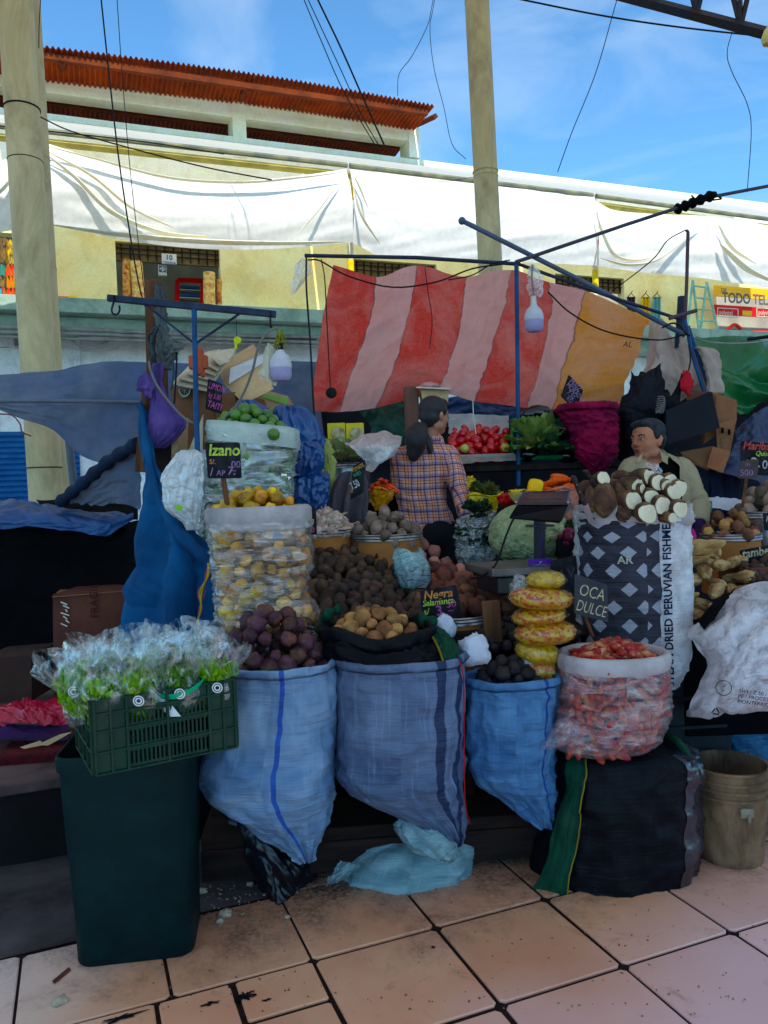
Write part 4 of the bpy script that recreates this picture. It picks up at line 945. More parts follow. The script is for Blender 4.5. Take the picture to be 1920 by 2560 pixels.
# ================================================================ the three blue sacks and what they hold
BD = C(20, 60, 130)
woven('sack_light_blue', C(142, 168, 194), C(96, 130, 168), ((.022, .034),), C(24, 84, 180), 280, .55, vscale=.8, trans=.12, smear=.25)
woven('sack_grey_blue', C(114, 130, 156), C(78, 96, 128), ((.083, .108), (.146, .168)), C(22, 44, 84), 340, .5, vscale=.8, trans=.12, smear=.6)
woven('sack_blue', C(98, 142, 182), C(62, 104, 152), ((.104, .115),), C(18, 66, 150), 300, .55, vscale=.8, trans=.12, smear=.3)
def sack(name, label, rows, Y, m_, kd=.82, n=60, seg=120, amp=.018, amp2=.009, seed=1, roll=.02, inner=.06, sq=2.2, cat='sack', group=None, fz=9, ft=2, pleat=None, jit=None, parent=None, part=None, close=True):
    rg = rings_px(rows, Y, kd, n); full = rim(rg, roll, inner) if roll else rg
    b = MB(); rr = loft(full, seg, amp, fz, ft, amp2, seed, sq, pleat, jit); b.grid(rr, True)
    if close:
        ni = seg; base = len(b.v) - ni; c = sum((b.v[base + k] for k in range(ni)), V()) / ni
        b.add([b.v[base + k] for k in range(ni)] + [c], [[k, (k + 1) % ni, ni] for k in range(ni)], [[(.5, 1)] * 3] * ni)
    o = b.build(part or name, m_, parent, angle=0)
    if label and parent is None: tag(o, label, cat, group)
    return o, rg
def tip(th, f):   # gathers towards the pointed corner
    return .010 * math.sin(th * 11) * max(0, f - .35) + .006 * math.sin(th * 23 + f * 9) * max(0, f - .5)
s1, g1 = sack('sack', 'pale blue woven sack of purple potatoes with one bright blue stripe', [(1655, 548, 838), (1700, 549, 841), (1780, 534, 843), (1860, 516, 843), (1920, 503, 842), (1975, 525, 838), (2030, 590, 828), (2080, 660, 812), (2120, 712, 795), (2152, 752, 776)], 2.80, M_['sack_light_blue'], seed=1.5, pleat=tip)
s2, g2 = sack('sack', 'grey blue woven sack with two dark blue stripes under the tan potatoes', [(1640, 840, 1160), (1700, 837, 1163), (1800, 836, 1163), (1880, 838, 1160), (1940, 848, 1161), (1985, 905, 1163), (2025, 985, 1162), (2060, 1050, 1160), (2090, 1095, 1156), (2115, 1128, 1150)], 2.84, M_['sack_grey_blue'], seed=4.2, pleat=tip, kd=.75)
s3, g3 = sack('sack', 'blue woven sack of small black potatoes beside the yellow snack bags', [(1690, 1166, 1388), (1740, 1162, 1389), (1820, 1160, 1387), (1890, 1165, 1384), (1945, 1195, 1382), (1990, 1250, 1380), (2030, 1300, 1378), (2065, 1348, 1374)], 2.90, M_['sack_blue'], seed=7.7, pleat=tip, kd=.85)
c, a, bb = g1[0]; heap_disc('purple_potato', c + V((-.02, .03, -.04)), a - .02, bb - .03, .22, pr_purple, .050, 150, 'large purple black potato heaped in the pale blue sack beside the lettuces', 'potato', 'purple potatoes heaped in the first blue sack')
c, a, bb = g3[0]; heap_disc('black_potato', c + V((0, .03, -.05)), a - .03, bb + .0, .10, pr_black, .045, 90, 'small black potato heaped in the blue sack beside the snack bags', 'potato', 'black potatoes in the third blue sack')
heap_patch('black_potato', [[(1215, 1540, 3.3), (1300, 1540, 3.35), (1380, 1550, 3.4)], [(1205, 1620, 3.05), (1290, 1620, 3.1), (1370, 1640, 3.1)]], pr_black, .045, 40, 'small black potato in the dark behind the snack bags', 'potato', 'black potatoes behind the snack bags')
# white rags
mat('white_plastic', C(222, 224, 232), C(198, 202, 214), 3, .4, trans=.3, bump=.5, bs=6)
def crumple(name, label, cat, c, r, m_, seed, amp=.35, fq=2.4, n=40, rot=None, group=None, parent=None):
    b = MB(); b.ell((0, 0, 0), (1, 1, 1), n=n); M = (rot or Matrix.Identity(4)).to_3x3()
    for q in range(len(b.v)):
        p = b.v[q]; k = 1 + amp * (.8 * fbm(p.x * fq * .6 + seed, p.y * fq * .6, p.z * fq * .6, 1) + .5 * ridge(p.x * fq * .7, p.y * fq * .7 + seed, p.z * fq * .7, 4)); b.v[q] = V(c) + M @ V((p.x * r[0] * k, p.y * r[1] * k, p.z * r[2] * k))
    for u in b.uv:
        pass
    o = b.build(name, m_, parent, angle=0)
    return o if parent is not None else tag(o, label, cat, group)
crumple('plastic_bag', 'crumpled white plastic bag tucked beside the black potatoes', 'bag', P(1186, 1625, 2.88), (.055, .04, .055), M_['white_plastic'], 3.1)
crumple('plastic_bag', 'small white plastic bag lying below the Negra sign', 'bag', P(1112, 1570, 3.02), (.04, .03, .05), M_['white_plastic'], 5.7)

# green-and-black woven bag with the tan potatoes
woven('sack_black', C(22, 24, 32), C(14, 15, 22), (), C(30, 110, 80), 170, .42, trans=.0, smear=.1)
woven('sack_green', C(34, 84, 62), C(22, 60, 46), (), C(30, 110, 80), 120, .5, trans=.05, smear=.2)
mat('yellow_thread', C(140, 124, 60), None, 4, .7)
tb = T('sack', 'black woven sack with green ends holding tan potatoes, resting on the grey blue sack', 'sack', P(940, 1640, 2.9))
rg = rings_px([(1572, 806, 1072), (1600, 800, 1085), (1630, 800, 1120), (1650, 830, 1150)], 2.92, .9, 14)
b = MB(); b.grid(loft(rim(rg, .034, .05), 120, .012, 10, 2.5, .014, 9.1, 2.1, jit=lambda th, j: .018 * math.sin(th * 2 + .8) + .008 * math.sin(th * 5)), True); b.build('bag_body', M_['sack_black'], tb, angle=0)
for ps_, rr_ in (([(800, 1585), (806, 1555), (828, 1530), (850, 1522)], .026), ([(1046, 1548), (1066, 1548), (1082, 1562), (1078, 1580)], .028)):
    b = MB(); pts = spline(PP(ps_, 2.93 if ps_[0][0] > 900 else 2.98), 16); b.tube(pts, [rr_ * (.75 + .3 * math.sin(k * .9)) * (.7 if k in (0, 16) else 1) for k in range(17)], 14); b.build('green_edge', M_['sack_green'], tb, angle=0)
cloth('side_flap', [[(1010, 1590, 2.90), (1060, 1572, 2.93), (1105, 1580, 2.95)], [(1000, 1625, 2.80), (1080, 1620, 2.80), (1130, 1612, 2.86)], [(985, 1648, 2.76), (1080, 1655, 2.74), (1140, 1648, 2.80)]], M_['sack_black'], 40, 30, .012, 4, 4, .01, parent=tb)
cloth('green_corner', [[(1062, 1566, 2.92), (1085, 1562, 2.92), (1108, 1572, 2.94)], [(1095, 1612, 2.80), (1118, 1600, 2.80), (1140, 1606, 2.84)], [(1108, 1656, 2.72), (1135, 1655, 2.72), (1160, 1660, 2.76)]], M_['sack_green'], 24, 40, .006, 4, 12, .006, parent=tb)
b = MB(); b.tube(spline(PP([(1060, 1566, 2.915), (1080, 1590, 2.85), (1098, 1625, 2.77), (1108, 1654, 2.715)]), 20), .004, 5); b.build('yellow_seam', M_['yellow_thread'], tb)
b = MB(); b.tube(spline(PP([(1148, 1650, 2.72), (1158, 1690, 2.68), (1160, 1760, 2.62), (1162, 1990, 2.6), (1175, 2060, 2.62)]), 24), .0022, 5); tag(b.build('red_thread', mat('red_thread', C(170, 40, 50), None, 5, .7)), 'loose red thread hanging down between the second and third blue sacks', 'thread')
heap_disc('tan_potato', rg[0][0] + V((-.005, .0, -.055)), rg[0][1] - .02, rg[0][2] - .03, .125, pr_tan, .046, 95, 'round tan potato heaped in the green ended black sack', 'potato', 'tan potatoes in the green ended black sack')

# aqua sack on the floor
woven('sack_aqua', C(160, 186, 190), C(116, 150, 158), (), BD, 220, .5, trans=.1, smear=.3)
ta = T('sack', 'empty pale aqua woven sack knotted and slumped on the floor tiles', 'sack', G(1000, 2225))
rg = rings_px([(2092, 985, 1100), (2106, 915, 1150), (2130, 868, 1178), (2160, 846, 1184), (2190, 842, 1176), (2215, 870, 1130), (2232, 930, 1060)], 3.0, .62, 26)
b = MB(); b.grid(loft(rg, 130, .022, 6, 1.6, .018, 2.2, 2, pleat=lambda th, f: .012 * math.sin(th * 9 + f * 7) * (1 - f)), True, cap=True); b.build('bag_body', M_['sack_aqua'], ta, angle=0)
b = MB(); b.grid(loft(rings_px([(2042, 1003, 1030), (2062, 998, 1062), (2090, 1004, 1110), (2118, 1030, 1135), (2140, 1075, 1145), (2150, 1100, 1130)], 2.80, .7, 20), 60, .012, 9, 2.6, .022, 6.2, 2), True, cap=True); b.build('twisted_neck', M_['sack_aqua'], ta, angle=0)
cloth('loose_corner', [[(850, 2150, 2.86), (900, 2165, 2.80)], [(828, 2180, 2.84), (860, 2196, 2.78)], [(812, 2215, 2.80), (830, 2208, 2.76)]], M_['sack_aqua'], 20, 20, .01, 3, 3, .008, parent=ta)
b = MB()
for k in range(9): a0 = P(1100 + k * 4.5, 2152 - k * 4.2, 2.70); b.tube([a0, a0 + V((.004, 0, .002))], .0012, 4)
b.build('stitching', M_['black_rubber'], ta)
# dark plastic bag slumped under the first sack
mat('film_black', C(22, 24, 36), C(12, 13, 22), 3, .35, spec=.5, bump=.5, bs=7)
o = cloth('black_tarp_bag', [[(545, 1960, 3.05), (620, 2010, 2.95), (720, 2080, 2.95), (800, 2100, 3.1)], [(560, 2060, 3.0), (640, 2100, 2.85), (730, 2150, 2.85), (800, 2150, 3.0)], [(620, 2190, 2.95), (680, 2235, 2.80), (740, 2240, 2.85), (800, 2210, 3.0)], [(660, 2240, 3.0), (700, 2275, 2.83), (750, 2268, 2.86), (800, 2230, 3.0)]], M_['film_black'], 60, 60, .03, 4, 4, .02)
tag(o, 'black plastic bag slumped on the floor beneath the pale blue sack', 'bag')

# ================================================================ right foreground
bk = T('sack', 'big stuffed black woven sack with a green side band, standing on the tiles', 'sack', G(1510, 2235))
rg = rings_px([(1850, 1420, 1640), (1858, 1385, 1700), (1885, 1372, 1738), (1930, 1362, 1744), (2000, 1350, 1738), (2080, 1338, 1732), (2150, 1332, 1728), (2200, 1338, 1718), (2228, 1370, 1690)], 3.0, .78, 50)
b = MB(); rr = loft(rg, 140, .018, 5, 2.2, .010, 3.9, 2.3, pleat=lambda th, f: .014 * math.sin(th * 7 + 2) * max(0, .35 - f) * 3); b.grid(rr, True, cap=True); b.build('bag_body', M_['sack_black'], bk, angle=0)
mat('gloss_black', C(30, 34, 54), C(20, 22, 36), 3, .25, spec=.9, bump=.8, bs=9)
def on_body(k0, k1, j0, j1, off, shift=None):
    g = []
    for j in range(j0, j1):
        f = (j - j0) / (j1 - j0 - 1); c = sum(rr[j], V()) / 140; row = []
        for k in range(k0, k1 + 1):
            p = rr[j][k % 140]; row.append(p + (p - c).normalized() * off(k, f) + (shift(k, f) if shift else V()))
        g.append(row)
    return g
b = MB(); b.grid(on_body(14, 36, 5, len(rr) - 6, lambda k, f: .003 + .012 * ridge(k * .3, f * 9, 1) * (1 if 15 < k < 35 else .2))); b.build('plastic_patch', M_['gloss_black'], bk, angle=0)
b = MB(); b.grid(on_body(-22, -15, 3, len(rr), lambda k, f: .004 + .006 * math.sin(f * 21 + k * .4), lambda k, f: V((-.30 * (k + 15) / -7 * max(0, f - .45) ** 1.6 - .10 * max(0, f - .5), -.03 * f, 0)))); b.build('green_band', M_['sack_green'], bk, angle=0)
q_ = on_body(-15, -15, 3, len(rr), lambda k, f: .009 + .006 * math.sin(f * 21 + k * .4), lambda k, f: V((-.10 * max(0, f - .5), -.03 * f - .002, 0))); b = MB(); b.tube([r_[0] for r_ in q_], .003, 5); b.build('yellow_seam', M_['yellow_thread'], bk)
b = MB(); b.tube(spline(PP([(1660, 1835, 3.0), (1690, 1850, 2.92), (1720, 1890, 2.9), (1735, 1940, 2.9)]), 20), [.012 * (1 - abs(k - 10) / 14) + .004 for k in range(21)], 8); b.build('green_top_edge', M_['sack_green'], bk)

# oca sack
film('film_oca', (.9, .82, .84, 1), .06, .42, .12, 1.5, 2.5, .7, 3)
to = T('sack', 'clear plastic sack of red oca tubers with a white rolled rim', 'sack', P(1510, 1865, 2.9))
rowso = [(1632, 1402, 1662), (1665, 1396, 1668), (1710, 1392, 1672), (1760, 1388, 1671), (1800, 1380, 1664), (1835, 1368, 1650), (1862, 1385, 1620), (1872, 1420, 1560)]
rg = rings_px(rowso, 2.88, .82, 40); b = MB(); b.grid(loft(rg, 120, .006, 12, 3, .010, 5.5, 2.2), True, cap=False); b.build('film', M_['film_oca'], to, angle=0)
mat('rim_white', C(196, 188, 186), C(158, 150, 150), 4, .5, trans=.15, bump=.5, bs=14)
b = MB(); c0, a0, b0 = rg[0]; rr = []
for da, dz in ((-.028, -.05), (-.022, -.02), (-.012, .004), (0, .010), (.012, .0), (.016, -.02), (.012, -.045), (.008, -.052)): rr.append((c0 + V((0, 0, dz)), a0 + da, b0 + da))
b.grid(loft(rr, 100, .005, 14, 4, .005, 2, 2.1), True); b.build('rolled_rim', M_['rim_white'], to, angle=0)
b = MB(); b.grid(loft(rings_px([(1800, 1400, 1450), (1830, 1378, 1440), (1855, 1360, 1420), (1872, 1352, 1375)], 2.78, .6, 12), 40, .008, 12, 3, .01, 1), True, cap=True); b.build('corner_tail', M_['film_oca'], to, angle=0)
heap_disc('oca_tuber', c0 + V((0, 0, -.045)), a0 - .035, b0 - .03, .085, pr_oca, .025, 130, 'red oca tuber heaped at the mouth of the clear sack', 'tuber', 'red oca tubers heaped on top of their sack', flat=True)
heap_side('oca_tuber', rg, pr_oca,   .028, 150, 'red oca tuber seen through the clear side of its sack', 'tuber', 'red oca tubers inside the clear sack', .040, arc=1.7, lo=.08, hi=.82)
m = mat('oca_core', C(110, 56, 58), C(70, 36, 42), 14, .8); b = MB(); b.grid(loft([(q[0] + V((0, .0, -.02)), max(.01, q[1] - .045), max(.01, q[2] - .045)) for q in rg], 40), True, cap=True); b.build('shaded_filling', m, to)  # darkened core colour stands in for shade between the oca tubers

# bucket
t_ = T('bucket', 'dirty cement stained plastic bucket standing on the tiles', 'bucket', G(1822, 2172)); bcn = G(1822, 2150) + V((.02, .03, 0))
m = mat('bucket_grime', C(158, 128, 102), C(98, 76, 58), 5, .85, dirt=C(52, 42, 36), dirt_amt=.85, dirt_s=6, bump=.7, bs=30, stretch=(1, 1, .6))
R0 = S(152, 3.08) / 2; R1 = S(178, 3.08) / 2; zt = P(1830, 1895, 3.08).z
b = MB(); prof = [(R0 - .006, .0), (R0, .006)] + [(R0 + (R1 - R0) * k / 10, .006 + (zt - .12) * k / 10) for k in range(1, 11)]
z = zt - .11
for k in range(3): prof += [(R1, z), (R1 + .013, z + .004), (R1 + .013, z + .010), (R1 + .001, z + .014)]; z += .030
prof += [(R1, zt - .012), (R1 + .008, zt - .008), (R1 + .008, zt), (R1 - .002, zt), (R1 - .004, zt - .02), (R0 - .008, .02), (.001, .018)]
b.lathe(prof, bcn, 48, cap=False); b.build('bucket_body', m, t_, angle=50)
b = MB(); ang = -math.pi / 2 + .0; pc = bcn + V((0, -R1 - .010, zt - .14)); b.box(pc, (.05, .014, .035), bev=.003); b.box(pc + V((.004, -.008, -.02)), (.012, .012, .03), bev=.003); b.build('handle_lug', mat('lug', C(150, 140, 122), C(110, 100, 86), 6, .8), t_)

# right-hand white sack over a blue tarp
woven('tarp_blue_w', C(40, 110, 150), C(26, 84, 124), (), BD, 160, .4, trans=.12, smear=.3)
o = cloth('blue_tarp', [[(1755, 1780, 3.3), (1850, 1770, 3.25), (2000, 1760, 3.3)], [(1760, 1880, 3.4), (1860, 1880, 3.3), (2000, 1870, 3.3)], [(1790, 2020, 3.5), (1900, 2020, 3.35), (2000, 2010, 3.4)], [(1830, 2150, 3.5), (1910, 2120, 3.45), (2010, 2110, 3.45)]], M_['tarp_blue_w'], 50, 60, .03, 3, 4, .012)
tag(o, 'blue tarp wrapped goods behind the dirty bucket', 'tarp')
woven('sack_white', C(226, 220, 222), C(200, 196, 202), (), BD, 230, .6, dirt=C(110, 96, 90), trans=.12, smear=.15)
tw = T('sack', 'white woven sack with recycling mark slumped over the blue tarp at the right edge', 'sack', P(1850, 1790, 3.1))
cloth('bag_body', [[(1722, 1560, 3.2), (1790, 1500, 3.25), (1880, 1455, 3.3), (2020, 1430, 3.3)], [(1715, 1590, 3.05), (1800, 1560, 2.95), (1900, 1520, 2.95), (2020, 1500, 3.0)], [(1752, 1650, 3.0), (1810, 1640, 2.86), (1900, 1620, 2.82), (2020, 1600, 2.86)], [(1742, 1720, 2.98), (1810, 1720, 2.84), (1900, 1715, 2.80), (2020, 1690, 2.84)], [(1716, 1785, 3.0), (1790, 1792, 2.92), (1890, 1782, 2.92), (2020, 1760, 2.95)], [(1730, 1770, 3.25), (1790, 1775, 3.25), (1890, 1765, 3.25), (2020, 1745, 3.25)]], M_['sack_white'], 110, 110, .018, 1.4, 2.5, .008, parent=tw, seed=2, fold=lambda u, v: .030 * ridge(u * 1.1 + v * .5, v * 2.6 - u * .6, 3, 3.5) + .014 * ridge(u * 2.2, v * 5 + u, 8, 4))
M = frame(P(1790, 1722, 2.80), P(1890, 1735, 2.78) - P(1790, 1722, 2.80), V((0, 0, 1)))
b = MB(); b.tube([M @ V((.024 + .027 * math.cos(k * .2618), .008 + .027 * math.sin(k * .2618), .006)) for k in range(25)], .0014, 5); b.build('round_mark', M_['black_cloth'], tw)
lettering('u\nn', M @ Matrix.Translation((.0185, .012, .007)), .018, M_['black_cloth'], tw)
lettering('5H3 / Z 50 / S\nPE / PROCESADORA\nMONTERRICO S.A.', M @ Matrix.Translation((.075, .0, .010)), .019, M_['black_cloth'], tw)
b = MB(); q = [M @ V((x, y, .006)) for x, y in ((-.008, -.090), (.006, -.066), (.022, -.090), (-.008, -.090))]
for a_, c_ in zip(q, q[1:]): b.tube([a_.lerp(c_, .08), a_.lerp(c_, .8)], .0022, 4)
b.build('recycling_mark', M_['black_cloth'], tw)
o = cloth('black_print', [[(1742, 1548, 3.06), (1790, 1500, 3.14), (1840, 1470, 3.18)], [(1760, 1575, 2.99), (1800, 1530, 3.0), (1815, 1500, 3.08)]], M_['black_cloth'], 20, 14, .01, 3, 3, .006, parent=tw)

# yellow snack bags
m = bpy.data.materials.new('snack_mix'); t = NT(m); MATS['snack_mix'] = m; v = t.coord('Object', (1, 1, 1.2))
vo = t.new('TexVoronoi'); t.link(v, vo.inputs[0]); vo.inputs['Scale'].default_value = 75; vo.inputs['Randomness'].default_value = 1
sx_ = t.new('SeparateXYZ'); t.link(vo.outputs[1], sx_.inputs[0]); oi = t.new('ObjectInfo')
col = t.mix(t.ramp(sx_.outputs[0], .45, .6), C(240, 168, 50), C(206, 96, 34)); col = t.mix(t.ramp(sx_.outputs[1], .6, .7), col, C(248, 214, 90))
col = t.mix(t.math('MULTIPLY', t.ramp(vo.outputs[0], .005, .012), .65), col, C(120, 60, 20))
t.done(t.pbr(col, .25, .5, 0, t.bump(vo.outputs[0], -.8, .01), .3))
m = bpy.data.materials.new('snack_mix_lemon'); t = NT(m); MATS['snack_mix_lemon'] = m; v = t.coord('Object', (1, 1, 1.2))
vo = t.new('TexVoronoi'); t.link(v, vo.inputs[0]); vo.inputs['Scale'].default_value = 75; sx_ = t.new('SeparateXYZ'); t.link(vo.outputs[1], sx_.inputs[0])
col = t.mix(t.ramp(sx_.outputs[0], .4, .7), C(238, 204, 50), C(196, 160, 34)); col = t.mix(t.math('MULTIPLY', t.ramp(vo.outputs[0], .005, .012), .6), col, C(120, 84, 20))
t.done(t.pbr(col, .25, .5, 0, t.bump(vo.outputs[0], -.8, .01), .3))
film('snack_film', (  .97, .95, .9, 1), .0, .12, .06, 2, 2, .3, 3, .5, .03)
def snack(label, x0, x1, y0, y1, Y, m_, seed, tilt=0):
    c = P((x0 + x1) / 2, (y0 + y1) / 2, Y); hx, hz = S(x1 - x0, Y) / 2, S(y1 - y0, Y) / 2 * 1.06; hy = min(.085, hx * .85); t_ = T('snack_bag', label, 'bag', c - V((0, 0, hz)), 'bags of cut yellow vegetables stacked on the black potatoes')
    for part, sc, m2, am in (('filling', 1, m_, .05), ('film', 1.03, M_['snack_film'], .09)):
        b = MB(); rows = []
        for j in range(33):
            u = -1 + 2 * j / 32; row = []
            w_ = (1 - abs(u) ** 2.6) ** .5 if abs(u) < 1 else .0
            if part == 'film' and abs(u) > .84: w_ = max(w_, .0)
            hz2 = hz * max(.05, w_); hy2 = hy * (max(.45, w_) if part == 'film' else max(.1, w_))
            for k in range(36):
                th = 2 * math.pi * k / 36; n_ = fbm(u * 3 + seed, math.cos(th) * 2, math.sin(th) * 2 + seed, 3)
                row.append(c + V((u * hx * (1.0 if part == 'film' else .93), 0, tilt * u * hx)) + V((.006 * n_, math.cos(th) * hy2 * sc * (1 + am * n_), math.sin(th) * hz2 * sc * (1 + am * 1.6 * n_))))
            rows.append(row)
        b.grid(rows, True, cap=True); b.build(part, m2, t_, angle=0)
for k, (a_, l_) in enumerate((((1312, 1416, 1428, 1472), 'topmost lemon yellow bag of the stack'), ((1267, 1438, 1468, 1524), 'wide orange bag second from the top of the stack'), ((1276, 1419, 1514, 1564), 'orange bag third from the top of the stack'), ((1280, 1447, 1552, 1612), 'widest orange bag fourth from the top of the stack'), ((1286, 1404, 1602, 1660), 'lemon yellow bag second from the bottom of the stack'), ((1310, 1394, 1648, 1708), 'small knotted orange bag at the bottom of the stack'))):
    snack(l_, *a_, 2.93 - .015 * (k % 2), M_['snack_mix_lemon'] if k in (0, 4) else M_['snack_mix'], k * 2.7 + 1, (.0, -.05, .06, .02, -.12, 0)[k])
crumple('plastic_bag', 'crinkled clear plastic tied to the top of the snack bag stack', 'bag', P(1300, 1462, 2.97), (.03, .02, .035), M_['film_clear'], 8.2, .5)
crumple('plastic_knot', 'clear plastic knot of the lowest snack bag by the black potatoes', 'knot', P(1318, 1652, 2.9), (.02, .015, .02), M_['film_milky'], 1.2, .5)
b = MB(); pk = P(1230, 1605, 3.1); b.box((pk + P(1230, 1502, 3.1)) / 2, (S(44, 3.1), .03, S(104, 3.1)), Matrix.Rotation(R(-3), 4, 'Y'), bev=.003)
tag(b.build('wooden_board', M_['wood']), 'short upright wooden board between the basket and the snack bags', 'board')
# ================================================================ clear sacks, mounds and signs on the table
film('film_yellow', (.93, .91, .88, 1), .05, .5, .12, 1.0, 5, .65, 3)
ty = T('sack', 'clear plastic sack packed with yellow tubers, its rim rolled white', 'sack', P(660, 1560, 3.15))
rg = rings_px([(1272, 524, 768), (1300, 521, 774), (1350, 526, 778), (1410, 531, 781), (1460, 536, 768), (1495, 540, 772), (1525, 542, 795), (1552, 548, 790), (1568, 565, 760)], 3.15, .85, 60)
b = MB(); b.grid(loft(rg, 140, .006, 16, 2.5, .012, 8.5, 2.4), True); b.build('film', M_['film_yellow'], ty, angle=0)
c0, a0, b0 = rg[0]; b = MB(); rr = [(c0 + V((0, 0, dz)), a0 + da, b0 + da) for da, dz in ((-.02, -.05), (-.014, -.01), (-.006, .010), (.004, .012), (.012, .0), (.016, -.03), (.012, -.05), (.008, -.06), (.013, -.07), (.007, -.08))]
b.grid(loft(rr, 120, .005, 14, 3, .008, 2, 2.2), True); b.build('rolled_rim', M_['rim_white'], ty, angle=0)
b = MB(); b.grid(loft([(q[0] + V((0, 0, -.02)), max(.01, q[1] - .06), max(.01, q[2] - .06)) for q in rg], 40), True, cap=True); b.build('shaded_filling', mat('oll_core', C(150, 110, 60), C(90, 62, 40), 12, .8), ty)  # core painted darker than the tubers as the shade inside the sack
heap_disc('yellow_tuber', c0 + V((0, 0, -.02)), a0 - .03, b0 - .03, .10, pr_oll, .047, 70, 'yellow knobbly tuber heaped at the top of the tall clear sack', 'tuber', 'yellow tubers heaped on the clear sack')
heap_side('yellow_tuber', rg, pr_oll, .048, 170, 'yellow tuber seen through the side of the tall clear sack', 'tuber', 'yellow tubers inside the clear sack', .034, arc=1.8, lo=.06)
# lime sack
film('film_lime', (.86, .92, .88, 1), .2, .6, .14, 1.2, 4, .68, 3)
tl_ = T('sack', 'clear plastic sack of green limes behind the yellow tubers', 'sack', P(620, 1330, 3.75))
rg = rings_px([(1082, 527, 742), (1120, 523, 740), (1180, 520, 732), (1240, 514, 726), (1290, 508, 712), (1350, 505, 700), (1420, 515, 690)], 3.75, .8, 50)
for i, q in enumerate(rg): rg[i] = (q[0], q[1], q[2])
tilt = lambda th, j: -.028 * math.cos(th) * max(0, 1 - j / 12)
b = MB(); b.grid(loft(rg, 130, .008, 16, 2.5, .018, 3.3, 3.2, jit=tilt), True); b.build('film', M_['film_lime'], tl_, angle=0)
c0, a0, b0 = rg[0]; b = MB(); b.grid(loft([(c0 + V((0, 0, dz)), a0 + da, b0 + da) for da, dz in ((-.01, -.06), (0, .03), (.006, .035), (.010, .0), (.008, -.03), (.004, -.06))], 100, .004, 10, 3, .004, 2, 3.2, jit=lambda th, j: -.03 * math.cos(th)), True); b.build('stiff_hem', mat('hem_milky', C(212, 220, 212), C(190, 200, 196), 3, .5, trans=.35, alpha=.9), tl_, angle=0)
b = MB(); b.grid(loft([(q[0] + V((0, 0, -.04)), max(.01, q[1] - .06), max(.01, q[2] - .06)) for q in rg], 40), True, cap=True); b.build('shaded_filling', mat('lime_core', C(52, 84, 50), C(30, 52, 40), 12, .8), tl_)  # dark green core paints the shade behind the outer limes
heap_disc('lime', c0 + V((-.03, 0, .01)), a0 - .03, b0 - .03, .10, pr_lime, .042, 50, 'green lime piled at the mouth of the lime sack', 'lime', 'limes piled on top of the lime sack')
place('lime', pr_lime, P(684, 1086, 3.55), 'single green lime sitting alone at the right end of the lime sack mouth', 'lime', None, smin=1.15, smax=1.16)
heap_side('lime', rg, pr_lime, .052, 110, 'green lime seen through the milky side of the lime sack', 'lime', 'limes inside the lime sack', .028, arc=1.6, lo=.08)
# drums of garlic and brown potatoes
mat('drum_card', C(176, 118, 76), C(150, 98, 66), 2, .7, bump=.1)
def drum(label, xc, yr, Y, rpx, zb, m_=None, group='round drums of produce', ring=True):
    c = P(xc, yr, Y); r_ = S(rpx, Y); t_ = T('round_drum', label, 'drum', V((c.x, c.y, zb)), group); h = c.z - zb
    b = MB(); b.lathe([(r_ - .004, 0), (r_, .004), (r_, h - .03), (r_ - .006, h - .028), (r_ - .012, h - .06), (r_ - .02, h - .08)], V((c.x, c.y, zb)), 48, cap=False); b.build('wall', m_ or M_['drum_card'], t_)
    b = MB(); b.lathe([(r_ + .001, h - .035), (r_ + .007, h - .032), (r_ + .004, h - .024), (r_ + .008, h - .018), (r_ + .004, h - .010), (r_ + .008, h - .004), (r_ + .002, h), (r_ - .006, h - .004)], V((c.x, c.y, zb)), 48, cap=False); b.build('metal_rim', M_['steel'], t_)
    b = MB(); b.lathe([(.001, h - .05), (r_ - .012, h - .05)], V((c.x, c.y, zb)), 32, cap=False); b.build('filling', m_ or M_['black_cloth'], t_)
    return c, r_
c, r_ = drum('round drum heaped with garlic behind the yellow tuber sack', 812, 1322, 4.05, 72, TZ)
heap_disc('garlic_bulb', c + V((0, 0, -.01)), r_ - .01, r_ - .01, .10, pr_gar, .027, 130, 'dry garlic bulb with cut stem heaped in the round drum', 'garlic', 'garlic bulbs heaped in the drum', flat=False, smin=.9, smax=1.3)
c, r_ = drum('round drum heaped with brown potatoes in front of the woman', 967, 1332, 4.0, 87, TZ)
heap_disc('brown_potato', c + V((0, 0, -.005)), r_ - .02, r_ - .02, .105, pr_brown, .054, 55, 'dusty brown potato heaped in the round drum before the woman', 'potato', 'brown potatoes in the round drum')
c, r_ = drum('round drum under the reddish potatoes beside the wooden board', 1135, 1532, 3.35, 86, TZ - .22)
c, r_ = drum('round drum standing under the tall clear sack of yellow tubers', 675, 1580, 3.15, 118, TZ - .3)
# mounds
m_backing = mat('backing', C(40, 32, 32), C(26, 22, 24), 5, .9)  # dark sheet added under each mound; gaps show dark instead of see-through
PD = [[(772, 1372, 3.88), (850, 1372, 3.92), (930, 1372, 3.92), (1010, 1440, 3.85), (1060, 1480, 3.7)], [(768, 1440, 3.7), (850, 1428, 3.72), (930, 1440, 3.7), (1010, 1480, 3.65), (1060, 1505, 3.55)], [(770, 1575, 3.3), (850, 1570, 3.3), (930, 1560, 3.3), (1000, 1555, 3.32), (1050, 1550, 3.35)]]
PK = [[(770, 1356, 4.0), (850, 1352, 4.06), (950, 1366, 4.06), (1050, 1352, 4.06), (1110, 1400, 4.0), (1160, 1430, 3.95)], [(768, 1430, 3.86), (860, 1400, 3.93), (960, 1410, 3.93), (1060, 1410, 3.93), (1110, 1440, 3.9), (1165, 1470, 3.8)]]
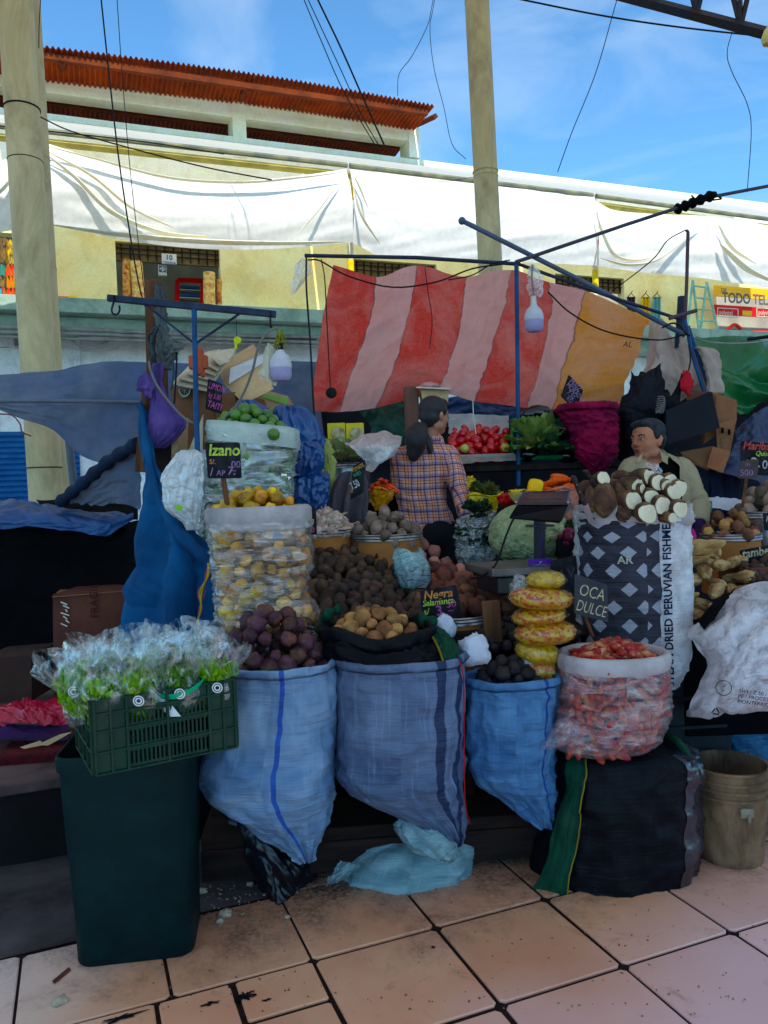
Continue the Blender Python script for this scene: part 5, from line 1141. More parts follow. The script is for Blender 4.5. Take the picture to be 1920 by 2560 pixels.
PR_ = [[(1040, 1410, 3.9), (1110, 1420, 3.9), (1175, 1455, 3.85)], [(1040, 1480, 3.66), (1130, 1470, 3.66), (1215, 1475, 3.66)], [(1060, 1545, 3.38), (1150, 1530, 3.4), (1270, 1515, 3.5)]]
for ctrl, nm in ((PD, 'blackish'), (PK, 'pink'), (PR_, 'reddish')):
    b = MB(); p = Patch(ctrl); b.grid([[p.at(i / 12, j / 10) + V((0, .07, -.075)) for i in range(13)] for j in range(11)]); tag(b.build('backing_sheet', m_backing), 'added dark lining under the mound of %s potatoes' % nm, 'cloth')
heap_patch('pink_potato', PK, pr_pink, .063, 75, 'dusty pink potato in the mound behind the long black ones', 'potato', 'pink potatoes in the back of the mound')
heap_patch('long_potato', PD, pr_dark + pr_darkr, .047, 210, 'long blackish potato in the dark mound right of the yellow tuber sack', 'potato', 'long black potatoes in the dark mound')
heap_patch('reddish_potato', PR_, pr_red, .062, 60, 'reddish brown potato on the mound beside the scale', 'potato', 'reddish brown potatoes beside the scale')
# aqua bag with red inside
film('film_aqua', (.45, .8, .82, 1), .30, .45, .15, 2, 3, .7, 4)
t_ = T('plastic_bag', 'aqua plastic bag with red contents lying on the potato mound', 'bag', P(1030, 1455, 3.62))
b = MB(); b.grid(loft(rings_px([(1376, 985, 1052), (1392, 984, 1062), (1420, 990, 1074), (1450, 996, 1078), (1468, 1004, 1070)], 3.62, .6, 24), 60, .010, 6, 2, .006, 4.4, jit=lambda th, j: .012 * math.sin(th * 3 + 1) * max(0, 1 - j / 8)), True); b.build('film', M_['film_aqua'], t_, angle=0)
crumple('red_contents', '', '', P(1035, 1440, 3.64), (.062, .04, .042), mat('beet', C(150, 34, 50), C(90, 20, 36), 6, .6), 2, .4, parent=t_)

# price signs around the table
wb_ = MATS['board_black']
sign('price_sign', 'black price board with lime lettering Izano over the yellow tubers', [(512, 1106), (599, 1106), (604, 1196), (520, 1196)], 3.02, wb_, [('Izano', .07, .36, 40, CH['lime'], .1, .022, .92), ('S/.', .08, .60, 17, CH['orange'], 0, .01), ('/', .07, .93, 30, CH['lilac'], 0, 0), ('AP', .26, .92, 19, CH['lilac'], 0, 0), ('7.', .58, .90, 30, CH['lilac'], .1, .01), ('00', .72, .70, 24, CH['lilac'], 0, 0), ('_', .70, .76, 26, CH['lilac'], 0, 0)], stick=((558, 1192, 3.035), (570, 1278, 3.06), .012))
sign('price_sign', 'narrow pink lettered board reading LIMON TAITI above the limes', [(520, 946), (556, 960), (553, 1035), (513, 1022)], 3.72, wb_, [('LIMON', .06, .30, 22, CH['pink'], 0, .01, .62), ('kg 5.00', .10, .58, 18, CH['pink'], .1, .0, .6), ('TAITI', .08, .90, 23, CH['pink'], 0, .01, .68)], stick=((534, 1025, 3.73), (536, 1085, 3.75), .008))
sign('price_sign', 'black board reading Negra Salamanca 3.50 propped on the potato mound', [(1049, 1478), (1141, 1462), (1156, 1540), (1058, 1552)], 3.12, wb_, [('Negra', .07, .30, 30, CH['orange'], .25, .02, .98), ('Salamanca', .03, .52, 21, CH['lime'], .2, .014, .92), ('s/', .03, .80, 22, CH['lime'], .1, .01), ('3.', .34, .88, 36, CH['pink'], 0, .01), ('50', .62, .66, 26, CH['pink'], 0, 0), ('_', .66, .74, 28, CH['pink'], 0, 0)])
sign('price_sign', 'tilted board with 7.50 hanging in front of the grey jacket', [(882, 1166), (913, 1148), (908, 1232), (876, 1250)], 4.05, wb_, [('TOMATE', .04, .20, 14, CH['gold'], 0, .02, .6), ('ROJO', .2, .36, 11, CH['green'], 0, .02, .7), ('7.50', .10, .72, 26, CH['white'], 0, .02, .52), ('s/', .04, .80, 16, CH['orange'], 0, .02, .6)])
sign('price_sign', 'pink numbered board 3.80 standing behind the garlic', [(722, 1206), (774, 1204), (776, 1256), (724, 1262)], 4.1, wb_, [('3', .05, .66, 40, CH['pink'], 0, .01), ('80', .46, .52, 28, CH['white'], 0, 0), ('_', .5, .7, 30, CH['pink'], 0, 0)])
sign('price_sign', 'small board ending in ica tucked beside the yellow tuber sack', [(762, 1270), (790, 1270), (792, 1336), (764, 1336)], 3.3, wb_, [('a.', .2, .28, 24, CH['red'], .2, .02, .8), ('ica', .12, .56, 20, CH['lime'], .2, .02, .85), ('0', .4, .94, 24, CH['pink'], 0, 0)])
sign('price_sign', 'dark grey board reading OCA DULCE leaning on the printed sack', [(1437, 1434), (1518, 1462), (1521, 1556), (1436, 1534)], 2.86, mat('board_grey', C(66, 68, 74), C(52, 54, 60), 4, .8, dirt=C(100, 100, 104), dirt_amt=.4), [('OCA', .10, .50, 42, CH['tan'], 0, -.005, .72), ('DULCE', .02, .90, 40, CH['tan'], .05, -.005, .62)], stick=((1462, 1540, 2.87), (1482, 1590, 2.90), .008))
sign('price_sign', 'diamond shaped slate board reading MAIZ MORADO stuck in the magenta sack', [(1422, 936), (1458, 976), (1440, 1028), (1402, 990)], 4.75, wb_, [('MAIZ', .12, .26, 19, CH['lilac'], 0, 0, .8), ('MORADO', .04, .48, 16, CH['lilac'], 0, 0, .8), ('7.50', .2, .72, 17, CH['lilac'], 0, 0, .8), ('KG', .3, .92, 14, CH['lilac'], 0, 0, .8)])
sign('price_sign', 'black board reading Mariba Quisco 2.00 at the right edge', [(1853, 1102), (1945, 1110), (1945, 1190), (1851, 1186)], 4.3, wb_, [('Mariba', .04, .24, 27, CH['red'], .2, .02, .9), ('Quisco', .38, .42, 17, CH['lime'], .2, .01, .9), ('s/', .04, .70, 18, CH['lime'], .1, .01), ('2.', .26, .76, 34, CH['tan'], 0, .01), ('00', .56, .80, 30, CH['white'], 0, 0)])
sign('price_sign', 'small worn grey board 500 on a stick in the right potatoes', [(1850, 1152), (1898, 1148), (1893, 1196), (1846, 1196)], 4.1, mat('board_worn', C(96, 80, 80), C(70, 60, 62), 8, .85), [('m', .3, .30, 15, CH['lilac'], 0, 0), ('500', .06, .84, 22, CH['lilac'], 0, 0)], stick=((1866, 1196, 4.09), (1856, 1268, 4.0), .008))
sign('price_sign', 'board with white lettering tamber above the small grey tubers', [(1850, 1376), (1945, 1358), (1945, 1400), (1856, 1414)], 3.6, wb_, [('tamber', .03, .52, 30, CH['tan'], .15, .02, .9), ('s/', .03, .92, 20, CH['lime'], .1, .01)])
sign('price_sign', 'dark board leaning right of the purple card on the scale', [(1378, 1402), (1440, 1388), (1446, 1490), (1384, 1500)], 3.3, wb_, [('4.', .2, .5, 34, mat('chalk_faint', C(86, 84, 90), None, 5, .9), .1, 0), ('V', .6, .5, 34, MATS['chalk_faint'], .1, 0)])
sign('price_sign', 'thin tilted board beside the wicker basket at the right', [(1908, 1282), (1945, 1284), (1945, 1330), (1912, 1326)], 3.9, wb_, [('H', .1, .5, 22, CH['white'], 0, 0)])

# scale with lanyard card
sc_ = T('weighing_scale', 'black electronic scale with tilted display on a post and a flat platform', 'scale', P(1300, 1440, 3.5))
mat('scale_black', C(36, 38, 44), C(28, 30, 36), 4, .35, spec=.5, bump=.05)
def slab(b, quad, th, bev=0):
    q = [V(p) for p in quad]; nn = (q[1] - q[0]).cross(q[3] - q[0]).normalized(); b.poly(q, th, nrm=nn)
top = [P(1166, 1418, 3.42), P(1335, 1440, 3.36), P(1440, 1410, 3.5), P(1270, 1396, 3.7)]
b = MB(); zt_ = sum(p.z for p in top) / 4; tp = [V((p.x, p.y, zt_)) for p in top]; b.box((tp[0] + tp[2]) / 2, (.42, .34, .035), Matrix.Rotation(R(14), 4, 'Z'), bev=.006); b.build('platform', mat('scale_pan', C(120, 112, 108), C(90, 82, 80), 5, .4, metal=.5), sc_, smooth=False)
b = MB(); b.box((tp[0] + tp[2]) / 2 - V((0, 0, .06)), (.34, .26, .08), Matrix.Rotation(R(14), 4, 'Z'), bev=.01); b.build('base', M_['scale_black'], sc_, smooth=False)
b = MB(); b.tube([P(1349, 1420, 3.46), P(1349, 1300, 3.46)], .026, 4); b.build('post', M_['scale_black'], sc_, smooth=False)
b = MB(); b.box(P(1350, 1314, 3.45), (.11, .09, .008), bev=.002); b.build('bracket', M_['scale_black'], sc_, smooth=False)
hd = [P(1276, 1296, 3.36), P(1398, 1308, 3.34), P(1428, 1268, 3.42), P(1424, 1236, 3.56), P(1312, 1236, 3.58)]
b = MB(); A_, B_, C_, D_ = P(1290, 1262, 3.30), P(1420, 1262, 3.30), P(1424, 1236, 3.52), P(1312, 1236, 3.54); slab(b, [A_, B_, C_, D_], .012)
b.build('display_face', M_['scale_black'], sc_, smooth=False)
b = MB(); b.tube([q + V((0, -.004, .012)) for q in (A_, D_, C_, B_)], .006, 6); b.build('silver_trim', M_['steel'], sc_)
b = MB(); lo_ = [P(1275, 1297, 3.36), P(1398, 1308, 3.34), P(1428, 1270, 3.46), P(1310, 1262, 3.56)]; up_ = [A_ + V((0, .004, -.006)), B_ + V((0, .004, -.006)), C_ + V((0, 0, -.008)), D_ + V((0, 0, -.008))]; b.grid([lo_, [l.lerp(u, .15) + (l - sum(lo_, V()) / 4) * .05 for l, u in zip(lo_, up_)], up_], True, cap=True); b.build('display_housing', M_['scale_black'], sc_, smooth=False)
nn = (B_ - A_).cross(D_ - A_).normalized()
for u0, u1 in ((.12, .46), (.5, .86)):
    q = [A_ + (B_ - A_) * u + (D_ - A_) * w_ + nn * .0135 for u, w_ in ((u0, .25), (u1, .25), (u1, .75), (u0, .75))]; b = MB(); b.poly(q, .001, nrm=nn); b.build('readout', mat('lcd', C(92, 74, 72), None, 3, .2), sc_, smooth=False)
b = MB(); b.poly([P(1375, 1296, 3.33), P(1408, 1294, 3.34), P(1414, 1278, 3.38), P(1382, 1280, 3.37)], .001); b.build('rating_label', M_['steel'], sc_, smooth=False)
b = MB(); b.tube(spline(PP([(1306, 1278, 3.34), (1285, 1296, 3.32), (1265, 1340, 3.3), (1240, 1410, 3.28), (1205, 1440, 3.3), (1176, 1446, 3.36)]), 30), .0045, 7); b.build('cable', M_['black_rubber'], sc_)
t_ = T('hanging_card', 'purple card reading AHORA TODOS PUEDEN TAPEAR hanging on a lanyard from the scale', 'card', P(1350, 1434, 3.36)); m_pu = mat('card_purple', C(96, 40, 150), C(84, 34, 136), 3, .4)
b = MB(); q = PP([(1320, 1398), (1380, 1396), (1381, 1434), (1322, 1436)][::-1], 3.36); b.poly(q, .002); b.build('card_face', m_pu, t_, smooth=False)
M = frame(P(1329, 1417, 3.352), P(1380, 1416, 3.352) - P(1329, 1417, 3.352), V((0, 0, 1))); lettering('AHORA TODOS\nPUEDEN TAPEAR', M, S(7.2, 3.35), M_['chalk_white'], t_, 0, .0003); lettering('p', frame(P(1348, 1408, 3.352), V((1, 0, 0)), V((0, 0, 1))), S(11, 3.35), M_['chalk_white'], t_, .3)
b = MB(); b.tube(spline(PP([(1346, 1312), (1350, 1355), (1349, 1398)], 3.38), 12), .004, 6, flat=.4); b.tube(spline(PP([(1367, 1312), (1356, 1350), (1352, 1398)], 3.38), 12), .004, 6, flat=.4); b.build('lanyard', m_pu, t_)

# ================================================================ printed fish meal sack with manioc
m = bpy.data.materials.new('sack_printed'); t = NT(m); MATS['sack_printed'] = m; uv = t.coord('UV'); sp = t.new('SeparateXYZ'); t.link(uv, sp.inputs[0]); U, Vv = sp.outputs[0], sp.outputs[1]
dirt = t.ramp(t.noise(t.coord('UV', (9, 4, 1)), 2, 6, .7, .8), .42, .68); whitec = t.mix(t.math('MULTIPLY', dirt, .55), C(206, 204, 206), C(136, 118, 104))
dark = t.math('MAXIMUM', t.math('GREATER_THAN', U, .78), t.math('LESS_THAN', U, .036))
col = t.mix(dark, whitec, t.mix(t.ramp(t.noise(t.coord('UV', (3, 2, 1)), 2, 3), .4, .6), C(58, 56, 70), C(38, 38, 50)))
def frac(x, o=0): return t.math('FRACT', t.math('ADD', x, o))
for du, dvv in ((0, 0), (.5, .5)):
    fx = t.math('ABSOLUTE', t.math('SUBTRACT', frac(t.math('MULTIPLY', U, 12.5), du + .1), .5)); fy = t.math('ABSOLUTE', t.math('SUBTRACT', frac(t.math('MULTIPLY', Vv, 6.5), dvv), .5))
    dm = t.math('LESS_THAN', t.math('ADD', fx, t.math('MULTIPLY', fy, 1.35)), .27); col = t.mix(t.math('MULTIPLY', dm, t.math('MULTIPLY', dark, .9)), col, C(158, 158, 166))
sh = t.pbr(col, .55, .35, 0, t.bump(t.noise(t.coord('UV', (4, 30, 1)), 2, 4, .6, .5), .5, .02)); t.done(sh)
tf = T('sack', 'tall white and black printed fish meal sack with manioc on top', 'sack', P(1580, 1700, 3.3))
rg = rings_px([(1272, 1442, 1714), (1300, 1440, 1716), (1360, 1441, 1717), (1440, 1443, 1720), (1520, 1444, 1721), (1600, 1446, 1720), (1660, 1450, 1714), (1710, 1480, 1690)], 3.3, .8, 60)
b = MB(); b.grid(loft(rg, 150, .010, 14, 2, .007, 6.6, 2.5), True, cap=False); b.build('bag_body', M_['sack_printed'], tf, angle=0)
c0, a0, b0 = rg[0]; b = MB(); rr = [(c0 + V((0, 0, dz)), a0 + da, b0 + da) for da, dz in ((-.03, -.06), (-.015, -.01), (-.004, .012), (.006, .010), (.012, -.01), (.008, -.03), (.014, -.042), (.006, -.06))]
b.grid(loft(rr, 120, .010, 16, 2.4, .012, 7, 2.3, jit=lambda th, j: -.02 * math.sin(th) * 0 + .012 * math.sin(th * 3 + 1)), True); b.build('folded_rim', M_['rim_white'], tf, angle=0)
m_nv = mat('print_navy', C(34, 44, 92), None, 5, .6)
def curved_text(body, s0, zt, size, vertical, m_, parent, rgc, off, a0f, bold=0):
    cu_ = bpy.data.curves.new('t', 'FONT'); cu_.body = body; cu_.size = size; cu_.offset = bold; cu_.extrude = .0004; cu_.resolution_u = 2
    o = bpy.data.objects.new('t', cu_); COL.objects.link(o); dg = bpy.context.evaluated_depsgraph_get(); dg.update(); me = bpy.data.meshes.new_from_object(o.evaluated_get(dg)); bpy.data.objects.remove(o); w0 = wloc(parent)
    for v_ in me.vertices:
        x, y = v_.co.x, v_.co.y
        if vertical: x, y = -y, x
        th = a0f + (s0 + x) / rgc[1]; rr_ = 1 / ((abs(math.cos(th)) ** 2.5 + abs(math.sin(th)) ** 2.5) ** .4); p = V((rgc[0].x + math.cos(th) * (rgc[1] + off) * rr_, rgc[0].y + math.sin(th) * (rgc[2] + off) * rr_, zt + y)); v_.co = p - w0
    me.materials.append(m_); r = bpy.data.objects.new('lettering', me); COL.objects.link(r); r.parent = parent
mid = rg[len(rg) // 2]; zt_ = P(1620, 1620, 3.1).z
curved_text('STEAM DRIED PERUVIAN FISHMEAL', .085, zt_ - .16, .045, True, m_nv, tf, mid, .018, -math.pi / 2, .0012)
curved_text('AR', -.11, P(1480, 1412, 3.1).z, .042, False, M_['sign_white'], tf, mid, .018, -math.pi / 2, .001)
# manioc pieces
def manioc(p0, p1, r_, label, group, cutside=0, whole=False):
    b = MB(); n = 14; ax = (p1 - p0); pts = [p0 + ax * (k / n) + V((0, 0, .006 * math.sin(k * .7))) for k in range(n + 1)]
    rr = [r_ * (1 - .18 * (k / n)) * (1 + .06 * math.sin(k * 2.1)) for k in range(n + 1)]
    if whole: rr = [r_ * max(.12, math.sin(math.pi * min(1, (k + .6) / (n + 1.2)) ** .8)) for k in range(n + 1)]
    else: rr[-1] *= .3; rr[-2] *= .75; rr[-3] *= .93
    b.tube(pts, rr, 18)
    for q in range(len(b.v)): p = b.v[q]; b.v[q] = p + V((fbm(p.x * 30, p.y * 30, p.z * 30, 2), fbm(p.y * 30, p.z * 30, p.x * 30, 2), fbm(p.z * 30, p.x * 30, p.y * 30, 2))) * .003
    o = b.build('manioc_root', M_['manioc_bark']); tag(o, label, 'manioc', group)
    if not whole:
        d = (p0 - p1).normalized(); b = MB(); tilt_ = d; a = tilt_.cross(V((0, 0, 1))).normalized(); e = tilt_.cross(a)
        rows = [[p0 + d * (.003 + (.001 if q < .2 else 0)) + (a * math.cos(k * .2618) + e * math.sin(k * .2618)) * r_ * q * (1 + .05 * math.sin(k * .8 + p0.x * 50) + .05 * math.sin(k * .52 + p0.z * 90)) for k in range(24)] for q in (.95, .91, .5, .04)]
        rows = [rows[0]] + [[p + d * .004 for p in r2] for r2 in rows[1:]]; b.grid(rows, True, cap=True); b.build('cut_face', M_['manioc_flesh'], o)
cuts = [((1508, 1196), 17, (-.04, .12, -.03), 'cut manioc standing highest beside the knives'), ((1592, 1216), 20, (-.1, .1, .02), 'cut manioc with a broad white face, left end of the upper row'), ((1646, 1207), 21, (-.06, .13, -.02), 'cut manioc with round white face in the upper row centre'), ((1676, 1202), 17, (-.05, .13, .0), 'smaller cut manioc at the upper row right'), ((1699, 1220), 20, (-.06, .13, -.01), 'cut manioc at the upper right end, oval white face'), ((1685, 1230), 21, (-.06, .13, -.01), 'cut manioc just inside the right end of the heap'), ((1604, 1223), 13, (-.12, .06, .0), 'short slanting cut manioc left of the centre'), ((1628, 1243), 19, (-.03, .13, .03), 'cut manioc with narrow white slice in the middle'), ((1582, 1251), 25, (-.08, .1, -.01), 'large cut manioc with oval white face at the left'), ((1655, 1263), 22, (-.05, .13, .02), 'cut manioc with wide oval face in the middle row'), ((1700, 1272), 21, (-.05, .13, .02), 'cut manioc with ragged face at the right rim'), ((1618, 1283), 25, (-.04, .14, .0), 'largest round white manioc face at the front rim'), ((1680, 1295), 13, (-.07, .12, .01), 'small pale centred cut manioc at the front right rim'), ((1622, 1192), 19, (-.08, .1, .01), 'cut manioc peeping out at the top of the heap'), ((1666, 1214), 15, (-.06, .12, .02), 'cut manioc hidden between two upper row pieces')]
for k, ((x, y), r_, d, l_) in enumerate(cuts):
    Yk = 3.06 + .10 * max(0, (1290 - y) / 90); p0 = P(x, y, Yk); manioc(p0, p0 + V((d[0], d[1] + .05, d[2] - .01)) * 1.2, S(r_, Yk) * 1.06, l_, 'cut manioc roots heaped on the printed sack', 1 if k % 3 == 0 else 0)
for (a_, c_, r_, l_) in (((1512, 1292, 3.10), (1508, 1200, 3.2), .052, 'big whole brown manioc root upright at the left of the heap'), ((1480, 1280, 3.12), (1476, 1215, 3.2), .03, 'slim broken manioc root at the far left of the heap'), ((1560, 1285, 3.12), (1545, 1205, 3.2), .036, 'brown manioc root behind the big whole one'), ((1570, 1300, 3.08), (1545, 1265, 3.15), .03, 'stubby brown manioc root lying at the front rim')): manioc(P(*a_), P(*c_), r_, l_, 'whole manioc roots', whole=True)
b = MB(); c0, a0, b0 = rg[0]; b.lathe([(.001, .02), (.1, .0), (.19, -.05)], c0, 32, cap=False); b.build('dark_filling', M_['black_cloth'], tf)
for lb_, a_, c_ in (('knife with riveted brown handle stuck upright in the manioc sack', (1432, 1190, 3.02), (1462, 1262, 3.06)), ('second knife leaning behind the riveted one', (1462, 1176, 3.14), (1492, 1218, 3.18))):
    t_ = T('knife', lb_, 'knife', P(*c_)); A_, B_ = P(*a_), P(*c_); b = MB(); b.tube(spline([A_, A_.lerp(B_, .3), A_.lerp(B_, .7), B_], 10), [.010, .014, .013, .011, .011, .011, .012, .012, .013, .012, .011], 10, flat=.5); b.build('handle', mat('knife_handle', C(70, 58, 56), None, 6, .5), t_)
    b = MB(); d = (B_ - A_).normalized(); s_ = V((d.z, 0, -d.x)); b.poly([B_ - s_ * .014, B_ + s_ * .014, B_ + s_ * .014 + d * .08, B_ - s_ * .008 + d * .10], .002); b.build('blade', M_['steel'], t_, smooth=False)
    b = MB()
    for f in (.3, .55, .8): b.ell(A_.lerp(B_, f) + V((0, -.007, 0)), (.003, .002, .003), n=8)
    b.build('rivets', M_['steel'], t_)
crumple('plastic_bag', 'clear plastic bag crumpled on top of the manioc heap', 'bag', P(1630, 1178, 3.2), (.035, .03, .03), M_['film_clear'], 6.1, .5)
# dark crate under the printed sack
b = MB(); b.box((P(1600, 1700, 3.45).x, 3.45, .33), (.6, .45, .64), Matrix.Rotation(R(4), 4, 'Z'), bev=.01)
for k in range(5): b.box((P(1600, 1700, 3.45).x, 3.215, .1 + k * .12), (.58, .02, .012), Matrix.Rotation(R(4), 4, 'Z'))
tag(b.build('dark_crate', mat('crate_dark', C(30, 44, 50), C(20, 30, 38), 4, .6), smooth=False), 'dark plastic crate in the shade carrying the printed sack', 'crate')
# arracacha pile & drums at right
heap_patch('root', [[(1715, 1362, 3.55), (1770, 1368, 3.6), (1830, 1400, 3.6)], [(1715, 1430, 3.4), (1790, 1420, 3.4), (1880, 1450, 3.45)], [(1715, 1540, 3.25), (1790, 1540, 3.22), (1850, 1500, 3.3)]], pr_arr, .075, 34, 'thick pale yellow arracacha root piled right of the printed sack', 'root vegetable', 'arracacha roots piled beside the printed sack', layers=2, flat=True, smin=.7, smax=1.0)
place('root', pr_arr, P(1762, 1368, 3.36), 'longest arracacha root lying across the top of the pile with its thin end right', 'root vegetable', None, rot=Matrix.Rotation(R(-6), 4, 'Y') @ Matrix.Rotation(R(-8), 4, 'Z'), smin=1.1, smax=1.11)
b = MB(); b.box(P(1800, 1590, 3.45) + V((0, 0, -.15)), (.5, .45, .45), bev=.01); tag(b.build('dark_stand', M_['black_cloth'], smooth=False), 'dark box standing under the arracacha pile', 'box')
c, r_ = drum('round wicker brown drum of potatoes in front of the man at the right', 1826, 1332, 4.0, 70, TZ)
heap_disc('brown_potato', c + V((0, 0, -.01)), r_ - .02, r_ - .02, .115, lumps('potato', (.038, .034, .032), .14, 'redbrown_skin', 4, dents=7) + pr_tan, .056, 50, 'brown potato in the round drum right of the seated man', 'potato', 'brown potatoes in the right drum')
c, r_ = drum('round grey drum of potatoes at the far right edge', 1925, 1276, 4.2, 82, TZ, M_['steel'])
heap_disc('round_potato', c + V((0, 0, -.01)), r_ - .02, r_ - .02, .15, lumps('potato', (.042, .040, .036), .06, 'brown_skin', 3, dents=5), .07, 34, 'large round dusty potato in the far right drum', 'potato', 'round potatoes in the far right drum')
heap_patch('grey_tuber', [[(1855, 1410, 3.5), (1900, 1396, 3.55), (1960, 1390, 3.6)], [(1870, 1450, 3.38), (1905, 1450, 3.38), (1960, 1450, 3.4)]], lumps('potato', (.022, .019, .018), .2, 'dark_skin', 3, dents=4, n=2), .032, 70, 'tiny grey tuber heaped below the tamber sign', 'tuber', 'tiny grey tubers below the tamber sign')
b = MB(); b.box(P(1930, 1500, 3.6), (.35, .35, .34), bev=.01); tag(b.build('cardboard_box', M_['card_dark'], smooth=False), 'brown cardboard box holding the tiny grey tubers at the right edge', 'box')
# ================================================================ left side of the stall: posts, rack, tarps, boxes, bags
mat('cloth_navy', C(46, 62, 88), C(34, 46, 70), 2, .9, trans=.12, bump=.25, bs=30)
mat('cloth_blue', C(34, 92, 138), C(20, 66, 108), 2.2, .85, bump=.5, bs=40, trans=.04)
mat('tarp_blue', C(32, 92, 150), C(20, 70, 124), 2, .4, spec=.5, bump=.4, bs=10, trans=.15)
mat('haze_tarp', C(128, 136, 150), C(92, 103, 122), 1.3, .8, trans=.25, bump=.12, dirt=C(70, 96, 156), dirt_amt=.4, dirt_s=1.1)  # milky glare over this side put into the paler tarp colour
t_ = T('dark_awning', 'dark grey blue tarp stretched across in front of the paired yellow columns', 'tarp', P(100, 1100, 5.5))
cloth('canvas', [[(-90, 938, 5.6), (60, 930, 5.5), (160, 924, 5.4), (255, 905, 5.3), (360, 905, 5.2), (490, 910, 5.2)], [(-90, 1003, 5.5), (60, 1003, 5.4), (160, 1004, 5.3), (255, 1006, 5.2), (360, 1008, 5.1), (490, 1010, 5.1)], [(-90, 985, 5.6), (40, 1042, 5.4), (130, 1074, 5.3), (210, 1142, 5.2), (290, 1156, 5.1), (420, 1120, 5.1)]], M_['haze_tarp'], 100, 50, .03, 3, 4, .01, parent=t_)
b = MB(); b.tube(spline(PP([(-90, 1003), (150, 1003), (330, 1005), (372, 1009)], 5.08), 20), .012, 8); b.build('stiffening_pipe', mat('pipe_grey', C(110, 116, 128), None, 4, .5), t_)
b = MB(); b.tube(spline(PP([(-5, 1035, 5.4), (30, 1038, 5.4), (50, 1060, 5.35), (55, 1080, 5.3), (78, 1090, 5.3)]), 12), .005, 5); b.build('tie_rope', mat('rope_red', C(130, 80, 76), None, 5, .8), t_)
o = cloth('backing_tarp', [[(470, 908, 6.2), (620, 900, 6.2), (800, 905, 6.2)], [(470, 1000, 6.2), (620, 1000, 6.2), (800, 1000, 6.2)], [(470, 1180, 6.2), (620, 1180, 6.2), (820, 1180, 6.2)]], M_['haze_tarp'], 40, 30, .04, 2, 3, .01); tag(o, 'dark tarp hanging behind the cardboard boxes and blue bags', 'tarp')
o = cloth('translucent_tarp', [[(150, 1260, 4.9), (250, 1180, 4.6), (348, 1100, 4.3)], [(200, 1262, 4.85), (280, 1215, 4.6), (350, 1180, 4.3)], [(250, 1265, 4.8), (300, 1258, 4.6), (350, 1275, 4.3)]], M_['haze_tarp'], 50, 40, .02, 3, 4, .012); tag(o, 'greyish blue tarp slanting up to the wooden post', 'tarp')
b = MB(); b.tube(spline(PP([(150, 1256, 4.86), (205, 1210, 4.7), (270, 1155, 4.5), (345, 1108, 4.22)]), 24), [.035 + .008 * math.sin(k * 1.7) for k in range(25)], 12); tag(b.build('rolled_tarp_edge', M_['cloth_navy']), 'rolled navy hem running from the blue tarp up to the post', 'tarp')
b = MB(); b.tube([P(170, 1080, 6.0), P(187, 1240, 6.0)], .03, 10); tag(b.build('grey_pole', M_['pipe_grey']), 'thin grey pole beside the paired columns below the tarp', 'pole')
# covered stall at the left
cs = T('covered_stall', 'neighbouring stall covered by black cloth and blue plastic at the left', 'stall', V((-2.2, 5.0, PZ)))
cloth('black_cover', [[(-160, 1300, 4.9), (0, 1305, 4.85), (150, 1310, 4.8), (260, 1310, 4.75), (345, 1300, 4.6)], [(-160, 1450, 4.85), (0, 1450, 4.8), (150, 1450, 4.75), (260, 1450, 4.7), (350, 1450, 4.5)], [(-160, 1700, 4.8), (0, 1700, 4.75), (150, 1700, 4.7), (260, 1700, 4.65), (350, 1680, 4.5)]], M_['black_cloth'], 80, 50, .05, 4, 3, .015, parent=cs)
cloth('blue_plastic', [[(-160, 1245, 5.2), (0, 1250, 5.1), (60, 1252, 5.05), (140, 1262, 5.0), (250, 1280, 4.9), (334, 1285, 4.8)], [(-160, 1290, 4.8), (0, 1288, 4.75), (100, 1290, 4.7), (200, 1300, 4.65), (270, 1302, 4.65), (334, 1290, 4.7)], [(-160, 1318, 4.75), (0, 1322, 4.7), (100, 1318, 4.65), (200, 1330, 4.6), (270, 1335, 4.6), (332, 1300, 4.7)]], M_['tarp_blue'], 90, 30, .03, 5, 4, .02, parent=cs)
cloth('opening_shade', [[(90, 1248, 5.2), (200, 1250, 5.1), (345, 1262, 5.0)], [(110, 1275, 4.98), (220, 1290, 4.9), (345, 1300, 4.8)]], M_['black_cloth'], 20, 10, .01, 3, 3, .005, parent=cs)  # black strip stands in for the shade inside the stall opening
# blue cloth draped down the side of the stall
o = cloth('draped_cloth', [[(338, 1015, 3.95), (350, 1005, 3.9), (362, 1020, 3.88), (366, 1040, 3.9)], [(342, 1120, 3.9), (365, 1130, 3.75), (378, 1130, 3.7), (384, 1135, 3.8)], [(340, 1250, 3.85), (380, 1250, 3.65), (410, 1230, 3.6), (432, 1250, 3.75)], [(332, 1380, 3.8), (390, 1380, 3.6), (450, 1350, 3.5), (505, 1340, 3.6)], [(325, 1480, 3.75), (395, 1490, 3.55), (470, 1460, 3.45), (540, 1410, 3.5)], [(318, 1600, 3.7), (400, 1620, 3.5), (480, 1610, 3.4), (548, 1600, 3.45)]], M_['cloth_blue'], 90, 120, .035, 3, 4, .03, fold=lambda u, v: .035 * math.sin(u * 13 + v * 5) * (.35 + v))
tag(o, 'blue cloth draped over the left side of the stall beside the yellow tubers', 'cloth')
b = MB(); b.tube(spline(PP([(352, 1010, 3.86), (372, 1150, 3.66), (405, 1262, 3.54), (455, 1340, 3.44), (520, 1400, 3.36), (540, 1440, 3.36)]), 40), [.010 + .0007 * k + .004 * math.sin(k * .35) + .003 * math.sin(k * 1.3) for k in range(41)], 14, flat=.8); tag(b.build('cloth_roll', M_['cloth_blue'], angle=0), 'thick rolled upper hem of the blue draped cloth', 'cloth')
